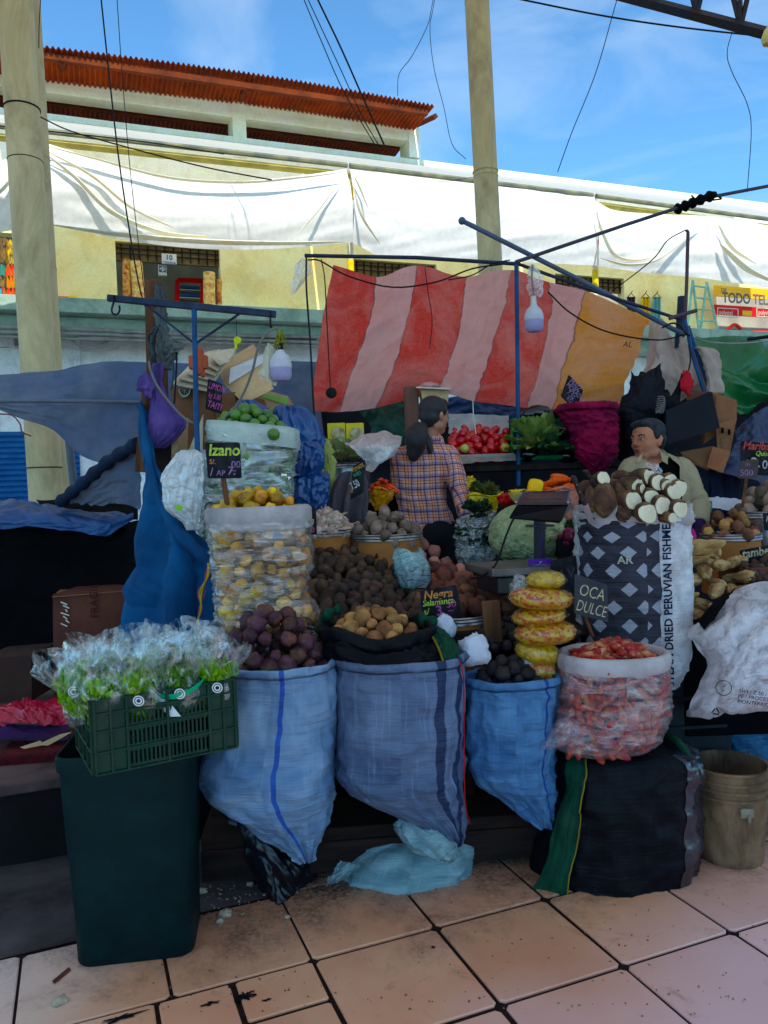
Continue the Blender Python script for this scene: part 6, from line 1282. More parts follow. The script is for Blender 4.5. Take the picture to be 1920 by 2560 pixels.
# coloured threads
t_ = T('thread_bundle', 'bundle of loose pink and yellow threads hanging on the blue cloth', 'threads', P(495, 1540, 3.3))
for k, (m_, off) in enumerate(((M_['rope_red'], 0), (mat('thread_gold', C(196, 166, 80), None, 9, .7), 4), (M_['thread_gold'], 9), (mat('thread_pink', C(190, 80, 110), None, 9, .7), 14), (M_['thread_pink'], -5), (M_['thread_gold'], 2))):
    b = MB(); b.tube(spline(PP([(522 - off * .2, 1408, 3.33), (515 + off * .6, 1440, 3.3), (508 - off, 1480, 3.3), (500 + off * .4, 1520, 3.29), (494 - off * .3, 1558, 3.3)]), 20), .0035 if k in (1, 2) else .0018, 5); b.build('thread', m_, t_)
# wooden post with black plastic
t_ = T('wooden_post', 'weathered wooden post wrapped in black plastic with hooks and wires', 'post', V((P(395, 1200, 4.1).x, 4.1, PZ)))
b = MB(); A_ = P(388, 705, 4.1); B_ = P(400, 1230, 4.1); b.box((A_ + B_) / 2, (S(44, 4.1), .09, (A_ - B_).length), (A_ - B_).to_track_quat('Z', 'Y').to_matrix().to_4x4(), bev=.006); b.build('post', M_['wood'], t_, smooth=False)
b = MB(); A2 = P(372, 960, 3.98); B2 = P(352, 1180, 3.98); b.box((A2 + B2) / 2, (S(26, 4), .05, (A2 - B2).length), (A2 - B2).to_track_quat('Z', 'Y').to_matrix().to_4x4(), bev=.004); b.build('side_board', M_['wood'], t_, smooth=False)
b = MB(); b.box(P(415, 1140, 4.04), (S(66, 4), .05, S(90, 4)), bev=.005); b.build('cross_board', mat('board_brown', C(84, 66, 62), C(60, 48, 48), 3, .8), t_, smooth=False)
mat('plastic_smoke', C(92, 96, 96), C(58, 62, 64), 4, .35, spec=.5, bump=.5, bs=12)
b = MB(); b.grid(loft(rings_px([(708, 393, 399), (745, 391, 408), (780, 391, 412), (815, 394, 416), (850, 395, 425), (880, 385, 440), (905, 398, 432), (925, 400, 428)], 4.02, .7, 26), 50, .010, 14, 3, .016, 4.2), True, cap=True); b.build('plastic_hood', M_['plastic_smoke'], t_, angle=0)
cloth('plastic_flap', [[(412, 835, 3.98), (430, 845, 3.95), (436, 850, 3.94)], [(412, 880, 3.97), (440, 870, 3.92), (465, 862, 3.9)], [(418, 912, 3.97), (436, 884, 3.92), (446, 878, 3.9)]], M_['plastic_smoke'], 20, 20, .015, 3, 3, .01, parent=t_)
for k, pts in enumerate(([(392, 815), (378, 830), (380, 880), (372, 905)], [(396, 820), (384, 850), (388, 900), (384, 950), (402, 1040)], [(430, 880), (434, 930), (428, 975)], [(438, 870), (442, 900), (436, 1010)], [(410, 850), (404, 880), (412, 905)], [(390, 830), (372, 840), (376, 860), (390, 850)], [(386, 822), (400, 812), (382, 840), (374, 870), (386, 890)])):
    b = MB(); b.tube(spline(PP(pts, 3.94), 18), .005, 5); b.build('hanging_wire', M_['dark_metal'] if k % 2 else mat('wire_teal', C(60, 90, 90), None, 4, .6), t_)
# purple net bag
mat('net_purple', C(126, 104, 172), C(92, 76, 140), 5, .85, trans=.3, bump=.6, bs=60)
t_ = T('net_bag', 'purple net bag hanging from the wooden post', 'bag', P(405, 1120, 3.84))
b = MB(); b.grid(loft(rings_px([(908, 388, 402), (925, 384, 405), (942, 388, 402), (958, 390, 402), (990, 383, 415), (1030, 373, 445), (1060, 366, 462), (1085, 362, 452), (1105, 362, 432), (1122, 372, 410)], 3.86, .7, 50), 80, .006, 9, 3, .008, 3.1, pleat=lambda th, f: .007 * math.sin(th * 13 + 3 * f) * (1 - f)), True, cap=True); b.build('net', M_['net_purple'], t_, angle=0)
b = MB(); b.grid(loft(rings_px([(1118, 362, 392), (1128, 364, 380), (1140, 366, 376)], 3.84, .6, 8), 24, .006, 9, 3, .006, 1), True, cap=True); b.build('net_tail', M_['net_purple'], t_, angle=0)
crumple('net_ruffle', '', '', P(366, 962, 3.82), (.035, .03, .045), M_['net_purple'], 7.3, .7, 3, parent=t_)
crumple('dark_contents', '', '', P(400, 1080, 3.87), (.065, .04, .05), mat('contents', C(60, 52, 80), None, 4, .9), 4, .3, parent=t_)
b = MB(); b.tube(spline(PP([(372, 903), (378, 930), (400, 975), (450, 1035), (482, 1058)], 3.78), 24), .006, 6); tag(b.build('cable', mat('cable_grey', C(130, 124, 120), None, 4, .5)), 'grey cable sagging from the post across the purple bag', 'cable')
b = MB(); b.tube(spline(PP([(692, 820, 3.55), (668, 832, 3.55), (645, 870, 3.56), (630, 930, 3.6), (600, 1000, 3.66), (560, 1046, 3.7), (520, 1062, 3.75)]), 30), .006, 6); tag(b.build('cable', M_['cable_grey']), 'thick grey cable arching from the hanging bulb down to the lime sign', 'cable')
# blue T-shaped hook rack
RY = 3.6; t_ = T('hook_rack', 'blue steel T shaped rack with hooks above the limes', 'rack', V((P(494, 1220, RY).x, RY, TZ)))
b = MB(); b.tube([P(485, 768, RY), P(490, 1000, RY), P(496, 1215, RY)], .0125, 12); b.build('post', M_['blue_paint'], t_)
b = MB(); A_, B_ = P(269, 745, RY), P(690, 786, RY); b.box((A_ + B_) / 2, ((B_ - A_).length, .026, .03), (B_ - A_).to_track_quat('X', 'Z').to_matrix().to_4x4(), bev=.003); b.build('cross_bar', M_['dark_blue_paint'], t_, smooth=False)
for a_, c_ in (((365, 762), (482, 856)), ((598, 785), (492, 857))): b = MB(); b.tube([P(*a_, RY), P(*c_, RY)], .006, 6); b.build('brace', M_['dark_blue_paint'], t_)
for pts in ([(284, 738), (284, 755), (279, 775), (284, 785), (294, 785), (299, 775), (298, 764)], [(677, 778), (676, 805), (679, 818), (674, 814)]): b = MB(); b.tube(spline(PP(pts, RY - .02), 20), .005, 6); b.build('hook', M_['dark_metal'], t_)
# toy-like whistle and padlock housing
t_ = T('plastic_whistle', 'bright yellow plastic whistle hanging by a string under the rack', 'whistle', P(593, 872, RY)); m_y = mat('neon_yellow', C(216, 226, 40), None, 4, .4, trans=.3)
b = MB(); b.tube([P(590, 792, RY), P(592, 843, RY)], .0015, 4); b.build('string', M_['dark_metal'], t_)
b = MB(); b.lathe([(.001, -.009), (.017, -.009), (.017, .009), (.001, .009)], P(594, 851, RY), 18, Matrix.Rotation(R(90), 3, 'X')); b.box(P(590, 864, RY), (.012, .014, .034), bev=.002); b.build('whistle_body', m_y, t_)
t_ = T('cable_winder', 'orange plastic cable winder hanging behind the blue rack post', 'winder', P(496, 935, 3.75)); m_o = mat('terracotta_plastic', C(186, 100, 72), C(160, 82, 62), 4, .5)
for nm, x, y, w_, h_ in (('core', 497, 905, 24, 66), ('flange', 496, 906, 46, 34), ('foot', 488, 936, 9, 14), ('foot', 507, 936, 9, 14)): b = MB(); b.box(P(x, y, 3.75), (S(w_, 3.75), .05 if nm == 'core' else .04, S(h_, 3.75)), bev=.006); b.build(nm, m_o, t_)
b = MB(); b.tube(spline(PP([(484, 858), (490, 838), (496, 858)], 3.74), 10), .004, 5); b.build('shackle', M_['steel'], t_)
def bulb(label, x, y0, y1, y2, rr_, Y, cap_m):
    t_ = T('light_bulb', label, 'bulb', P(x, y2, Y), 'large LED bulbs hanging over the stall'); k = Y / F; c = P(x, y2, Y); h = (y2 - y1) * k; r_ = rr_ * k
    m1 = mat('bulb_white', C(206, 204, 210), C(190, 190, 198), 3, .35, trans=.2, bump=0); m2 = mat('bulb_lens', C(188, 184, 214), C(178, 172, 206), 3, .3, trans=.4, bump=0)
    b = MB(); b.lathe([(.001, 0), (r_ * .7, .002), (r_ * .95, h * .10), (r_, h * .22), (r_, h * .42)], c, 32, cap=False); b.build('lens', m2, t_)
    b = MB(); b.lathe([(r_ * 1.01, h * .42), (r_ * 1.03, h * .46), (r_ * 1.0, h * .62), (r_ * .8, h * .80), (r_ * .42, h * .93), (r_ * .34, h)], c, 32, cap=False); b.build('housing', m1, t_)
    b = MB(); b.lathe([(r_ * .34, h), (r_ * .34, h * 1.08), (r_ * .30, h * 1.10), (r_ * .3, h + (y1 - y0) * k), (.004, h + (y1 - y0) * k + .004)], c, 20, cap=False); b.build('socket', cap_m, t_)
    return t_
bulb('big frosted bulb hanging from the hook at the right end of the blue rack', 703, 860, 876, 953, 27, 3.55, M_['black_rubber'])
bulb('big frosted bulb hanging in front of the red striped tarp', 1336, 742, 762, 830, 23, 4.75, mat('socket_white', C(200, 196, 190), None, 4, .5))
b = MB(); b.tube(spline(PP([(1331, 662), (1330, 700), (1335, 742)], 4.75), 12), .005, 5); tag(b.build('cable', M_['cable_grey']), 'short cable carrying the bulb in front of the red tarp', 'cable')
mat('dry_moss', C(150, 146, 70), C(110, 110, 60), 9, .9)
b = MB()
for k in range(34):
    a = rnd.uniform(0, 6.28); p = P(700 + rnd.uniform(-7, 7), 822 + rnd.uniform(0, 34), 3.55); b.tube(spline([p, p + V((.01 * math.cos(a), .01 * math.sin(a), -.012)), p + V((.02 * math.cos(a), .02 * math.sin(a), -.035))], 4), .0028, 4)
tag(b.build('dry_herb', M_['dry_moss']), 'dry yellow herb bunch tied above the left hanging bulb', 'herb')
o = cloth('plastic_bag', [[(668, 856, 3.6), (674, 858, 3.59), (680, 862, 3.6)], [(656, 885, 3.6), (672, 880, 3.56), (690, 880, 3.6)], [(646, 930, 3.6), (668, 935, 3.55), (700, 930, 3.6)], [(648, 945, 3.6), (672, 955, 3.56), (690, 965, 3.58)]], mat('bag_cream', C(226, 224, 200), C(206, 206, 186), 4, .5, trans=.35, alpha=.9), 24, 30, .01, 4, 3, .012); tag(o, 'small cream plastic bag hanging left of the rack bulb', 'bag')
# cardboard boxes behind the limes
def boxq(name, label, front, depthv, m_, group=None, texts=(), bev=.004, cat='box', tape=None):
    q = [P(*p) for p in front]; d = V(depthv); t_ = T(name, label, cat, (q[2] + q[3]) / 2, group); b = MB()
    b.add(q + [p + d for p in q], [[3, 2, 1, 0], [4, 5, 6, 7], [0, 1, 5, 4], [1, 2, 6, 5], [2, 3, 7, 6], [3, 0, 4, 7]], [[(0, 0), (1, 0), (1, 1), (0, 1)]] * 6); b.build('carton', m_, t_, smooth=False)
    return t_, q
t_, q = boxq('cardboard_box', 'brown lime carton with printed lime wheel behind the purple bag', [(428, 965, 4.3), (520, 978, 4.2), (512, 1180, 4.2), (428, 1180, 4.3)], (.1, .4, 0), M_['card'])
c_ = P(464, 972, 4.22); b = MB(); M = frame(c_, V((1, -.6, 0)), V((0, 0, 1)))
for r1, r2 in ((.036, .046),): b.grid([[M @ V((r * math.cos(-k * .2), r * math.sin(-k * .2), .008)) for k in range(17)] for r in (r1, r2)])
for k in range(7): b.tube([M @ V((0, -.003, .008)), M @ V((.034 * math.cos(-k * .52), .034 * math.sin(-k * .52), .008))], .0014, 4)
b.build('printed_lime', M_['sign_white'], t_, smooth=False)
b = MB(); b.poly([M @ V((.05 * math.cos(-k * .2), .05 * math.sin(-k * .2), .005)) for k in range(17)], .001); b.build('print_ground', mat('print_green', C(60, 84, 60), None, 4, .8), t_, smooth=False)
t_, q = boxq('cardboard_box', 'brown carton standing right of the lime carton, half behind the limes', [(520, 985, 4.35), (588, 980, 4.35), (596, 1120, 4.35), (520, 1120, 4.35)], (.1, .4, 0), M_['card'])
t_, q = boxq('cardboard_box', 'taped brown carton tilted up behind the limes', [(560, 960, 4.4), (658, 900, 4.5), (684, 972, 4.4), (610, 1010, 4.3)], (-.1, .3, .15), M_['card_light'])
b = MB(); b.poly([P(576, 920, 4.36), P(668, 880, 4.5), P(664, 903, 4.48), P(572, 960, 4.36)], .003); b.build('taped_flap', mat('flap_pale', C(206, 204, 204), C(188, 184, 184), 3, .4), t_, smooth=False)
t_, q = boxq('cardboard_box', 'carton printed with green band and red tomato behind the blue bags', [(600, 1000, 4.8), (664, 975, 4.8), (720, 990, 4.8), (716, 1060, 4.8)], (.0, .3, -.02), M_['card_light'])
b = MB(); b.poly([P(650, 983, 4.78), P(718, 995, 4.78), P(718, 1012, 4.78), P(655, 992, 4.78)], .002); b.build('green_band', mat('print_lime', C(150, 190, 110), None, 4, .8), t_, smooth=False)
b = MB(); b.lathe([(.001, 0), (S(15, 4.78), 0), (S(15, 4.78), .003), (.001, .003)], P(651, 1012, 4.77), 20, Matrix.Rotation(R(90), 3, 'X')); b.build('printed_tomato', mat('print_tomato', C(190, 110, 90), None, 4, .8), t_, smooth=False)
mat('flat_card', C(214, 202, 178), C(190, 176, 156), 3, .8, dirt=C(150, 130, 110), bump=.2)
for k in range(6):
    y = 962 - k * 13; x = 428 + k * 20; b = MB(); q = PP([(x, y, 4.2), (520 + k * 6, y + 18, 4.1), (592 - k * 2, 872 + k * 6, 4.5), (505 + k * 8, 884 - k * 2, 4.6)])
    b.poly(q, .006); tag(b.build('flattened_carton', M_['flat_card'], smooth=False), ['lowest flattened pale carton of the pile behind the blue post', 'second flattened carton from the bottom of the pile', 'third flattened carton from the bottom of the pile', 'fourth flattened carton from the bottom of the pile', 'second flattened carton from the top of the pile', 'topmost flattened carton of the pile behind the blue post'][k], 'carton', 'flattened cartons piled behind the blue post')
b = MB(); b.poly(PP([(470, 1130, 3.9), (508, 1035, 3.9), (506, 1160, 3.9), (478, 1165, 3.9)]), .004); tag(b.build('cardboard_sheet', M_['flat_card'], smooth=False), 'pale cardboard sheet leaning beside the blue post', 'carton')
b = MB(); b.box(P(450, 1100, 4.0), (.03, .2, .24), Matrix.Rotation(R(4), 4, 'Y')); tag(b.build('folded_carton', M_['card_light'], smooth=False), 'narrow folded carton standing below the purple bag', 'carton')
# plastic bags
mat('bag_blue', C(30, 88, 150), C(18, 62, 118), 3, .3, spec=.6, bump=.4, bs=9)
def tied(label, rows, Y, m_, seed, name='plastic_bag', cat='bag', group=None, kd=.8, amp=.02, pl=.008, knot=None):
    t_ = T(name, label, cat, P((rows[-1][1] + rows[-1][2]) / 2, rows[-1][0], Y), group)
    b = MB(); b.grid(loft(rings_px(rows, Y, kd, 40), 90, amp, 9, 2.4, amp * .7, seed, 2.1, pleat=lambda th, f: pl * math.sin(th * 15 + seed + f * 4) * (1 - f)), True, cap=True); b.build('bag_body', m_, t_, angle=0)
    if knot: b = MB(); b.tube(spline(PP(knot, Y - .02), 14), .010, 8); b.build('knot', m_, t_)
    return t_
tied('glossy blue plastic bag with a tied ear behind the limes', [(1000, 600, 625), (1012, 592, 650), (1040, 572, 682), (1075, 565, 695), (1120, 570, 700)], 4.15, M_['bag_blue'], 2.3, group='blue plastic bags', knot=[(612, 1012), (618, 1004), (628, 1006), (626, 1016), (616, 1020)])
tied('tallest blue plastic bag, slumped right of the limes', [(1014, 700, 740), (1024, 690, 765), (1060, 684, 795), (1100, 690, 808), (1140, 700, 800), (1175, 705, 790)], 4.2, M_['bag_blue'], 5.1, group='blue plastic bags')
tied('middle blue plastic bag under the tallest one', [(1105, 730, 790), (1130, 722, 806), (1160, 720, 810), (1190, 722, 795)], 4.12, M_['bag_blue'], 8.8, group='blue plastic bags')
tied('lowest blue plastic bag behind the garlic', [(1180, 740, 800), (1200, 730, 818), (1235, 728, 820), (1275, 735, 812)], 4.15, M_['bag_blue'], 11.4, group='blue plastic bags')
tied('white plastic bag with a green leaf hanging left of the lime sack', [(1125, 458, 486), (1140, 440, 505), (1180, 412, 506), (1220, 405, 504), (1270, 414, 500), (1300, 452, 494), (1325, 468, 492)], 3.45, amp=.010, m_=film('bag_white', (.86, .88, .87, 1), .6, .4, .2, 3, 2,   .75, 2.5, .6), seed=6.6, kd=.6)
b = MB(); b.poly(PP([(434, 1268, 3.28), (446, 1262, 3.28), (458, 1268, 3.28), (452, 1278, 3.28)]), .001); tag(b.build('green_leaf', mat('leaf_lime', C(130, 210, 60), None, 4, .5), smooth=False), 'bright green leaf stuck in the white plastic bag', 'leaf')
tied('smaller whitish plastic bag behind the blue rack post', [(1125, 492, 520), (1150, 488, 530), (1190, 490, 532), (1215, 495, 528)], 3.66, MATS['bag_white'], 9.6, kd=.6)
tied('yellow and green plastic bag squeezed right of the blue bags', [(1095, 790, 806), (1120, 795, 822), (1160, 798, 832), (1200, 800, 834), (1230, 806, 826)], 4.3, mat('bag_yellowish', C(200, 196, 120), C(150, 160, 110), 3, .5, trans=.2), 7.6, kd=.6)
# FRAGIL box etc on the plinth
t_, q = boxq('cardboard_box', 'tall dark brown carton marked FRAGIL behind the lettuces', [(132, 1486, 4.3), (318, 1476, 4.3), (320, 1738, 4.3), (134, 1742, 4.3)], (0, .35, 0), M_['card_dark'])
lettering('FRAGIL', frame(P(246, 1545, 4.28), V((0, 0, 1)), V((-1, 0, 0))), S(27, 4.3), mat('print_dark', C(80, 34, 34), None, 4, .8), t_)
b = MB(); b.poly(PP([(130, 1494, 4.28), (316, 1478, 4.3), (318, 1468, 4.55), (150, 1476, 4.55)]), .004); b.build('flap', M_['card'], t_, smooth=False)
b = MB()
for k in range(7): b.tube(PP([(152 + k % 3 * 6, 1505 + k * 9, 4.285), (168 + k % 2 * 5, 1512 + k * 9, 4.285)]), .004, 4)
b.build('torn_tape', M_['sign_white'], t_, smooth=False)
t_, q = boxq('cardboard_box', 'low dark carton at the left edge next to the tall FRAGIL carton', [(-60, 1650, 4.1), (78, 1638, 4.1), (80, 1752, 4.1), (-60, 1762, 4.1)], (0, .35, 0), mat('card_shadow', C(80, 58, 50), C(62, 46, 42), 3, .9))
mat('bag_pink', C(220, 60, 92), C(180, 36, 70), 3, .3, spec=.6, bump=.4, bs=9, trans=.2)
o = cloth('plastic_bag', [[(-60, 1765, 3.95), (40, 1760, 3.95), (62, 1742, 3.9), (100, 1752, 3.95), (170, 1752, 3.9)], [(-60, 1775, 3.75), (30, 1770, 3.7), (70, 1775, 3.65), (110, 1765, 3.7), (170, 1765, 3.7)], [(-60, 1805, 3.6), (30, 1812, 3.55), (80, 1806, 3.55), (120, 1808, 3.55), (170, 1808, 3.6)]], M_['bag_pink'], 60, 40, .03, 5, 3, .02); tag(o, 'crumpled pink plastic bag lying on the purple cloth at the left', 'bag')
o = cloth('purple_cloth', [[(-60, 1808, 3.62), (60, 1812, 3.58), (172, 1808, 3.62)], [(-60, 1850, 3.5), (60, 1852, 3.48), (172, 1848, 3.5)]], mat('cloth_purple', C(64, 34, 84), C(46, 26, 66), 4, .8), 40, 12, .02, 4, 3, .008); tag(o, 'dark purple cloth folded over the red mesh tray', 'cloth')
t_ = T('mesh_tray', 'dark red mesh tray with cardboard strips on the plinth', 'tray', P(90, 1905, 3.4))
b = MB(); b.box(P(90, 1888, 3.5), (S(160, 3.5), .22, S(48, 3.5)), Matrix.Rotation(R(8), 4, 'Z'), bev=.01); b.build('tray_body', mat('red_mesh', C(110, 24, 34), C(60, 16, 24), 40, .7, bump=.8, bs=120), t_, smooth=False)
b = MB(); b.poly(PP([(50, 1868, 3.36), (100, 1852, 3.36), (112, 1862, 3.36), (60, 1872, 3.36)]), .003); b.poly(PP([(92, 1862, 3.34), (150, 1836, 3.34), (180, 1830, 3.34), (120, 1864, 3.34)]), .003); b.build('cardboard_strip', M_['card_light'], t_, smooth=False)

# ================================================================ tent: pipes, striped tarp and hangings
def pipe(label, pts, r_, m_, name='tent_pipe', group='pipes of the tent frame'):
    b = MB(); b.tube(PP(pts), r_, 10); tag(b.build(name, m_), label, 'pipe', group)
pipe('horizontal dark blue pipe carrying the red striped tarp', [(762, 639, 5.0), (1040, 644, 4.95), (1296, 660, 4.9)], .012, M_['dark_blue_paint'])
pipe('upright blue pole in front of the red striped tarp', [(1291, 655, 4.9), (1294, 900, 4.9), (1296, 1215, 4.9)], .014, M_['blue_paint'])
pipe('long grey blue pipe descending right with a capped upper end', [(1152, 550, 4.9), (1450, 700, 5.0), (1712, 838, 5.1)], .015, mat('pipe_bluegrey', C(92, 108, 130), C(76, 88, 108), 5, .4))
pipe('thin dark blue pipe descending right below the grey blue one', [(1296, 660, 4.92), (1520, 740, 5.0), (1700, 798, 5.1)], .0105, M_['dark_blue_paint'])
pipe('long dark pipe rising right across the white awnings', [(1290, 655, 4.88), (1570, 560, 5.2), (1780, 492, 5.5), (2000, 450, 5.8)], .012, mat('pipe_dark', C(74, 72, 86), C(56, 54, 66), 5, .4))
b = MB(); b.ell(P(1155, 552, 4.9), (.024, .024, .024)); tag(b.build('pipe_cap', M_['pipe_bluegrey']), 'round cap on the upper end of the grey blue pipe', 'cap')
t_ = T('wrapped_tarp', 'dark cloth wrapped around the rising pipe near its right end', 'cloth', P(1740, 510, 5.4))
b = MB(); b.tube(spline(PP([(1690, 524, 5.38), (1720, 512, 5.4), (1750, 500, 5.42), (1788, 486, 5.45)]), 16), [.03 + .01 * math.sin(k * 1.9) for k in range(17)], 12); b.build('wrap', M_['black_cloth'], t_, angle=0)
for e in ((1728, 488), (1796, 492)): b = MB(); b.tube(spline(PP([(1745, 503), (e[0] + 6, e[1] + 6), e], 5.38), 6), .006, 5); b.build('loose_end', M_['black_cloth'], t_)
# posts at the right
pipe('square blue post behind the white sheet at the right', [(1706, 742, 5.2), (1698, 870, 5.2)], .030, M_['dark_blue_paint'])
pipe('tall curved brown pipe with a wire at its tip', [(1716, 575, 5.1), (1720, 580, 5.1), (1717, 700, 5.1), (1713, 800, 5.1)], .011, mat('pipe_brown', C(96, 76, 84), None, 5, .5))
pipe('left one of two slanted blue poles above the cardboard', [(1712, 800, 5.0), (1735, 900, 5.0), (1762, 985, 5.0)], .012, M_['blue_paint'])
pipe('right one of two slanted blue poles above the cardboard', [(1720, 815, 5.05), (1755, 920, 5.05), (1780, 988, 5.05)], .012, M_['blue_paint'])
pipe('short dark cross bar tied on the blue post', [(1673, 796, 5.05), (1742, 776, 5.05)], .013, M_['pipe_brown'])
pipe('dark pipe entering at the right edge above the green tarp', [(1870, 848, 4.6), (2000, 832, 4.6)], .0105, M_['black_rubber'])
for lb, pts, Y, r_, m_ in (
    ('black cable looping under the horizontal pipe over the red tarp', [(770, 650), (800, 652), (870, 690), (980, 718), (1090, 705), (1180, 672), (1260, 660)], 4.86, .005, M_['black_rubber']),
    ('second cable looping up to the pole top', [(1120, 700), (1180, 688), (1230, 660), (1275, 650)], 4.85, .004, M_['black_rubber']),
    ('cable running from the pipe end down the left edge of the tarp', [(766, 642), (766, 720), (775, 850), (783, 1000), (790, 1095)], 4.8, .006, M_['dark_metal']),
    ('cable carrying the round black plug in front of the red tarp', [(803, 648), (812, 700), (818, 820), (826, 968)], 4.75, .004, M_['dark_metal']),
    ('thin cable running down the middle red stripe', [(1062, 668), (1070, 730), (1080, 800), (1074, 872)], 4.9, .003, M_['dark_metal']),
    ('black cable sagging over the orange tarp', [(1370, 730), (1430, 785), (1520, 830), (1640, 850), (1715, 836)], 4.85, .005, M_['black_rubber']),
    ('wire from the curved brown pipe down to the crossing', [(1716, 574), (1670, 600), (1640, 640), (1600, 675), (1530, 728)], 5.0, .004, M_['black_rubber']),
    ('white rope stretched along the green tarp', [(1735, 845), (1780, 856), (1860, 858), (2000, 846)], 4.9, .005, M_['steel']),
    ('cable knot hanging from the blue post', [(1655, 820), (1680, 808), (1700, 815), (1712, 830), (1725, 840)], 4.95, .006, M_['black_rubber']),
    ('dark cord hanging between the blue poles', [(1722, 860), (1726, 900), (1718, 950), (1722, 1010)], 4.9, .005, M_['black_rubber']),
    ('white string hanging in front of the tomatoes', [(1182, 1000), (1184, 1040), (1190, 1085)], 4.85, .003, M_['sign_white'])):
    b = MB(); b.tube(spline(PP(pts, Y), 30), r_, 6); tag(b.build('cable', m_), lb, 'cable', 'cables about the tent')
b = MB(); c_ = P(828, 982, 4.74); b.lathe([(.001, -.012), (.030, -.012), (.034, -.004), (.030, .008), (.012, .012), (.001, .014)], c_, 24, Matrix.Rotation(R(90), 3, 'X')); tag(b.build('round_plug', M_['black_rubber']), 'round black rubber plug hanging in front of the red tarp', 'plug')
for lb, ctrl in (('wispy clear plastic bag tied at the left end of the pipe', [[(748, 650, 4.9), (758, 645, 4.88), (770, 655, 4.9)], [(732, 665, 4.92), (756, 670, 4.85), (780, 680, 4.9)], [(728, 700, 4.92), (750, 700, 4.87), (768, 695, 4.9)], [(724, 732, 4.92), (734, 737, 4.9), (748, 722, 4.9)]]), ('wispy clear plastic bag tied at the top of the blue pole', [[(1322, 660, 4.8), (1335, 660, 4.76), (1342, 668, 4.8)], [(1315, 690, 4.8), (1338, 690, 4.74), (1356, 690, 4.8)], [(1316, 715, 4.8), (1335, 722, 4.76), (1360, 725, 4.8)], [(1322, 740, 4.8), (1335, 735, 4.78), (1352, 744, 4.8)]])):
    o = cloth('plastic_bag', ctrl, M_['film_milky'], 24, 30, .015, 4, 3, .02); tag(o, lb, 'bag')
m = bpy.data.materials.new('striped_tarp'); t = NT(m); MATS['striped_tarp'] = m; uv = t.coord('UV'); sp = t.new('SeparateXYZ'); t.link(uv, sp.inputs[0]); U = t.math('ADD', sp.outputs[0], t.math('MULTIPLY', t.math('SUBTRACT', t.noise(t.coord('UV', (3, 4, 1)), 2, 3), .5), .022))
red, pnk, orn = C(226, 92, 84), C(232, 176, 170), C(228, 156, 92)
col = red
for k, cc_ in ((1, pnk), (2, red), (3, pnk), (4, red), (5, pnk), (6, orn)): col = t.mix(t.math('GREATER_THAN', U, k / 7), col, cc_)
for k in range(1, 7): col = t.mix(t.math('MULTIPLY', t.math('LESS_THAN', t.math('ABSOLUTE', t.math('SUBTRACT', U, k / 7)), .0022), .6), col, C(110, 50, 54))
fad = t.noise(t.coord('UV', (6, 2, 1)), 1.5, 5, .6, .8); col = t.mix(t.math('MULTIPLY', t.ramp(fad, .42, .7), .38), col, C(244, 190, 178))
wv = t.noise(t.coord('UV', (240, 8, 1)), 1, 3, .6); wh = t.noise(t.coord('UV', (14, 190, 1)), 1, 3, .6)
col = t.mix(.18, col, t.ramp(t.math('MULTIPLY', t.math('ADD', wv, wh), .5), .38, .62, (.6, .6, .6, 1), (1.35, 1.3, 1.3, 1)), 'MULTIPLY')
cre = t.noise(t.coord('UV', (9, 5, 1)), 3, 6, .7, 1.6); rig = t.math('ABSOLUTE', t.math('SUBTRACT', cre, .5))
col = t.mix(t.math('MULTIPLY', t.ramp(rig, .0, .035, (1, 1, 1, 1), (0, 0, 0, 1)), .14), col, C(235, 190, 186))
nrm = t.bump(cre, .6, .04); tl = t.new('BsdfTranslucent'); t.put(tl.inputs[0], col); t.done(t.smix(.6, t.pbr(col, .5, .25, 0, nrm), tl.outputs[0]))
o = cloth('striped_tarp', [[(832, 662, 5.02), (940, 692, 5.0), (1045, 663, 4.98), (1165, 692, 4.95), (1275, 674, 4.95), (1380, 708, 5.1), (1463, 727, 5.2), (1626, 798, 5.4)], [(806, 790, 5.1), (925, 800, 5.1), (1025, 780, 5.1), (1150, 800, 5.05), (1255, 800, 5.05), (1370, 800, 5.2), (1440, 820, 5.3), (1608, 850, 5.5)], [(788, 930, 5.2), (880, 930, 5.2), (990, 900, 5.2), (1120, 920, 5.15), (1215, 925, 5.15), (1345, 930, 5.3), (1405, 930, 5.4), (1580, 920, 5.6)], [(783, 1028, 5.25), (848, 1030, 5.25), (938, 1020, 5.25), (1088, 985, 5.2), (1188, 1003, 5.2), (1325, 1020, 5.3), (1385, 1030, 5.4), (1556, 1010, 5.6)]], M_['striped_tarp'], 210, 70, .07, 5, 3, .03, fold=lambda u, v: .05 * math.sin(u * 30 + v * 6) * (.6 - .3 * v))
tag(o, 'red, pink and orange striped tarp hung as the back of the stall', 'tarp')
lettering('AL', frame(P(1556, 868, 5.2), V((1, .2, 0)), V((0, 0, 1))), S(22, 5.2), mat('marker', C(110, 70, 40), None, 4, .8), o, .3)
mat('cloth_white', C(206, 188, 176), C(184, 164, 154), 2.5, .85, trans=.3, bump=.3, bs=14)
o = cloth('white_sheet', [[(1622, 800, 5.3), (1655, 805, 5.25), (1690, 840, 5.2), (1745, 870, 5.15)], [(1610, 880, 5.3), (1660, 890, 5.2), (1720, 910, 5.1), (1780, 900, 5.05)], [(1585, 960, 5.3), (1660, 960, 5.2), (1730, 965, 5.1), (1805, 970, 5.05)], [(1540, 1030, 5.4), (1640, 1010, 5.3), (1720, 1000, 5.2), (1805, 1000, 5.1)]], M_['cloth_white'], 60, 50, .05, 4, 3, .02, fold=lambda u, v: .04 * math.sin(u * 14 + v * 4)); tag(o, 'dirty white sheet hanging between the orange tarp and the blue poles', 'sheet')
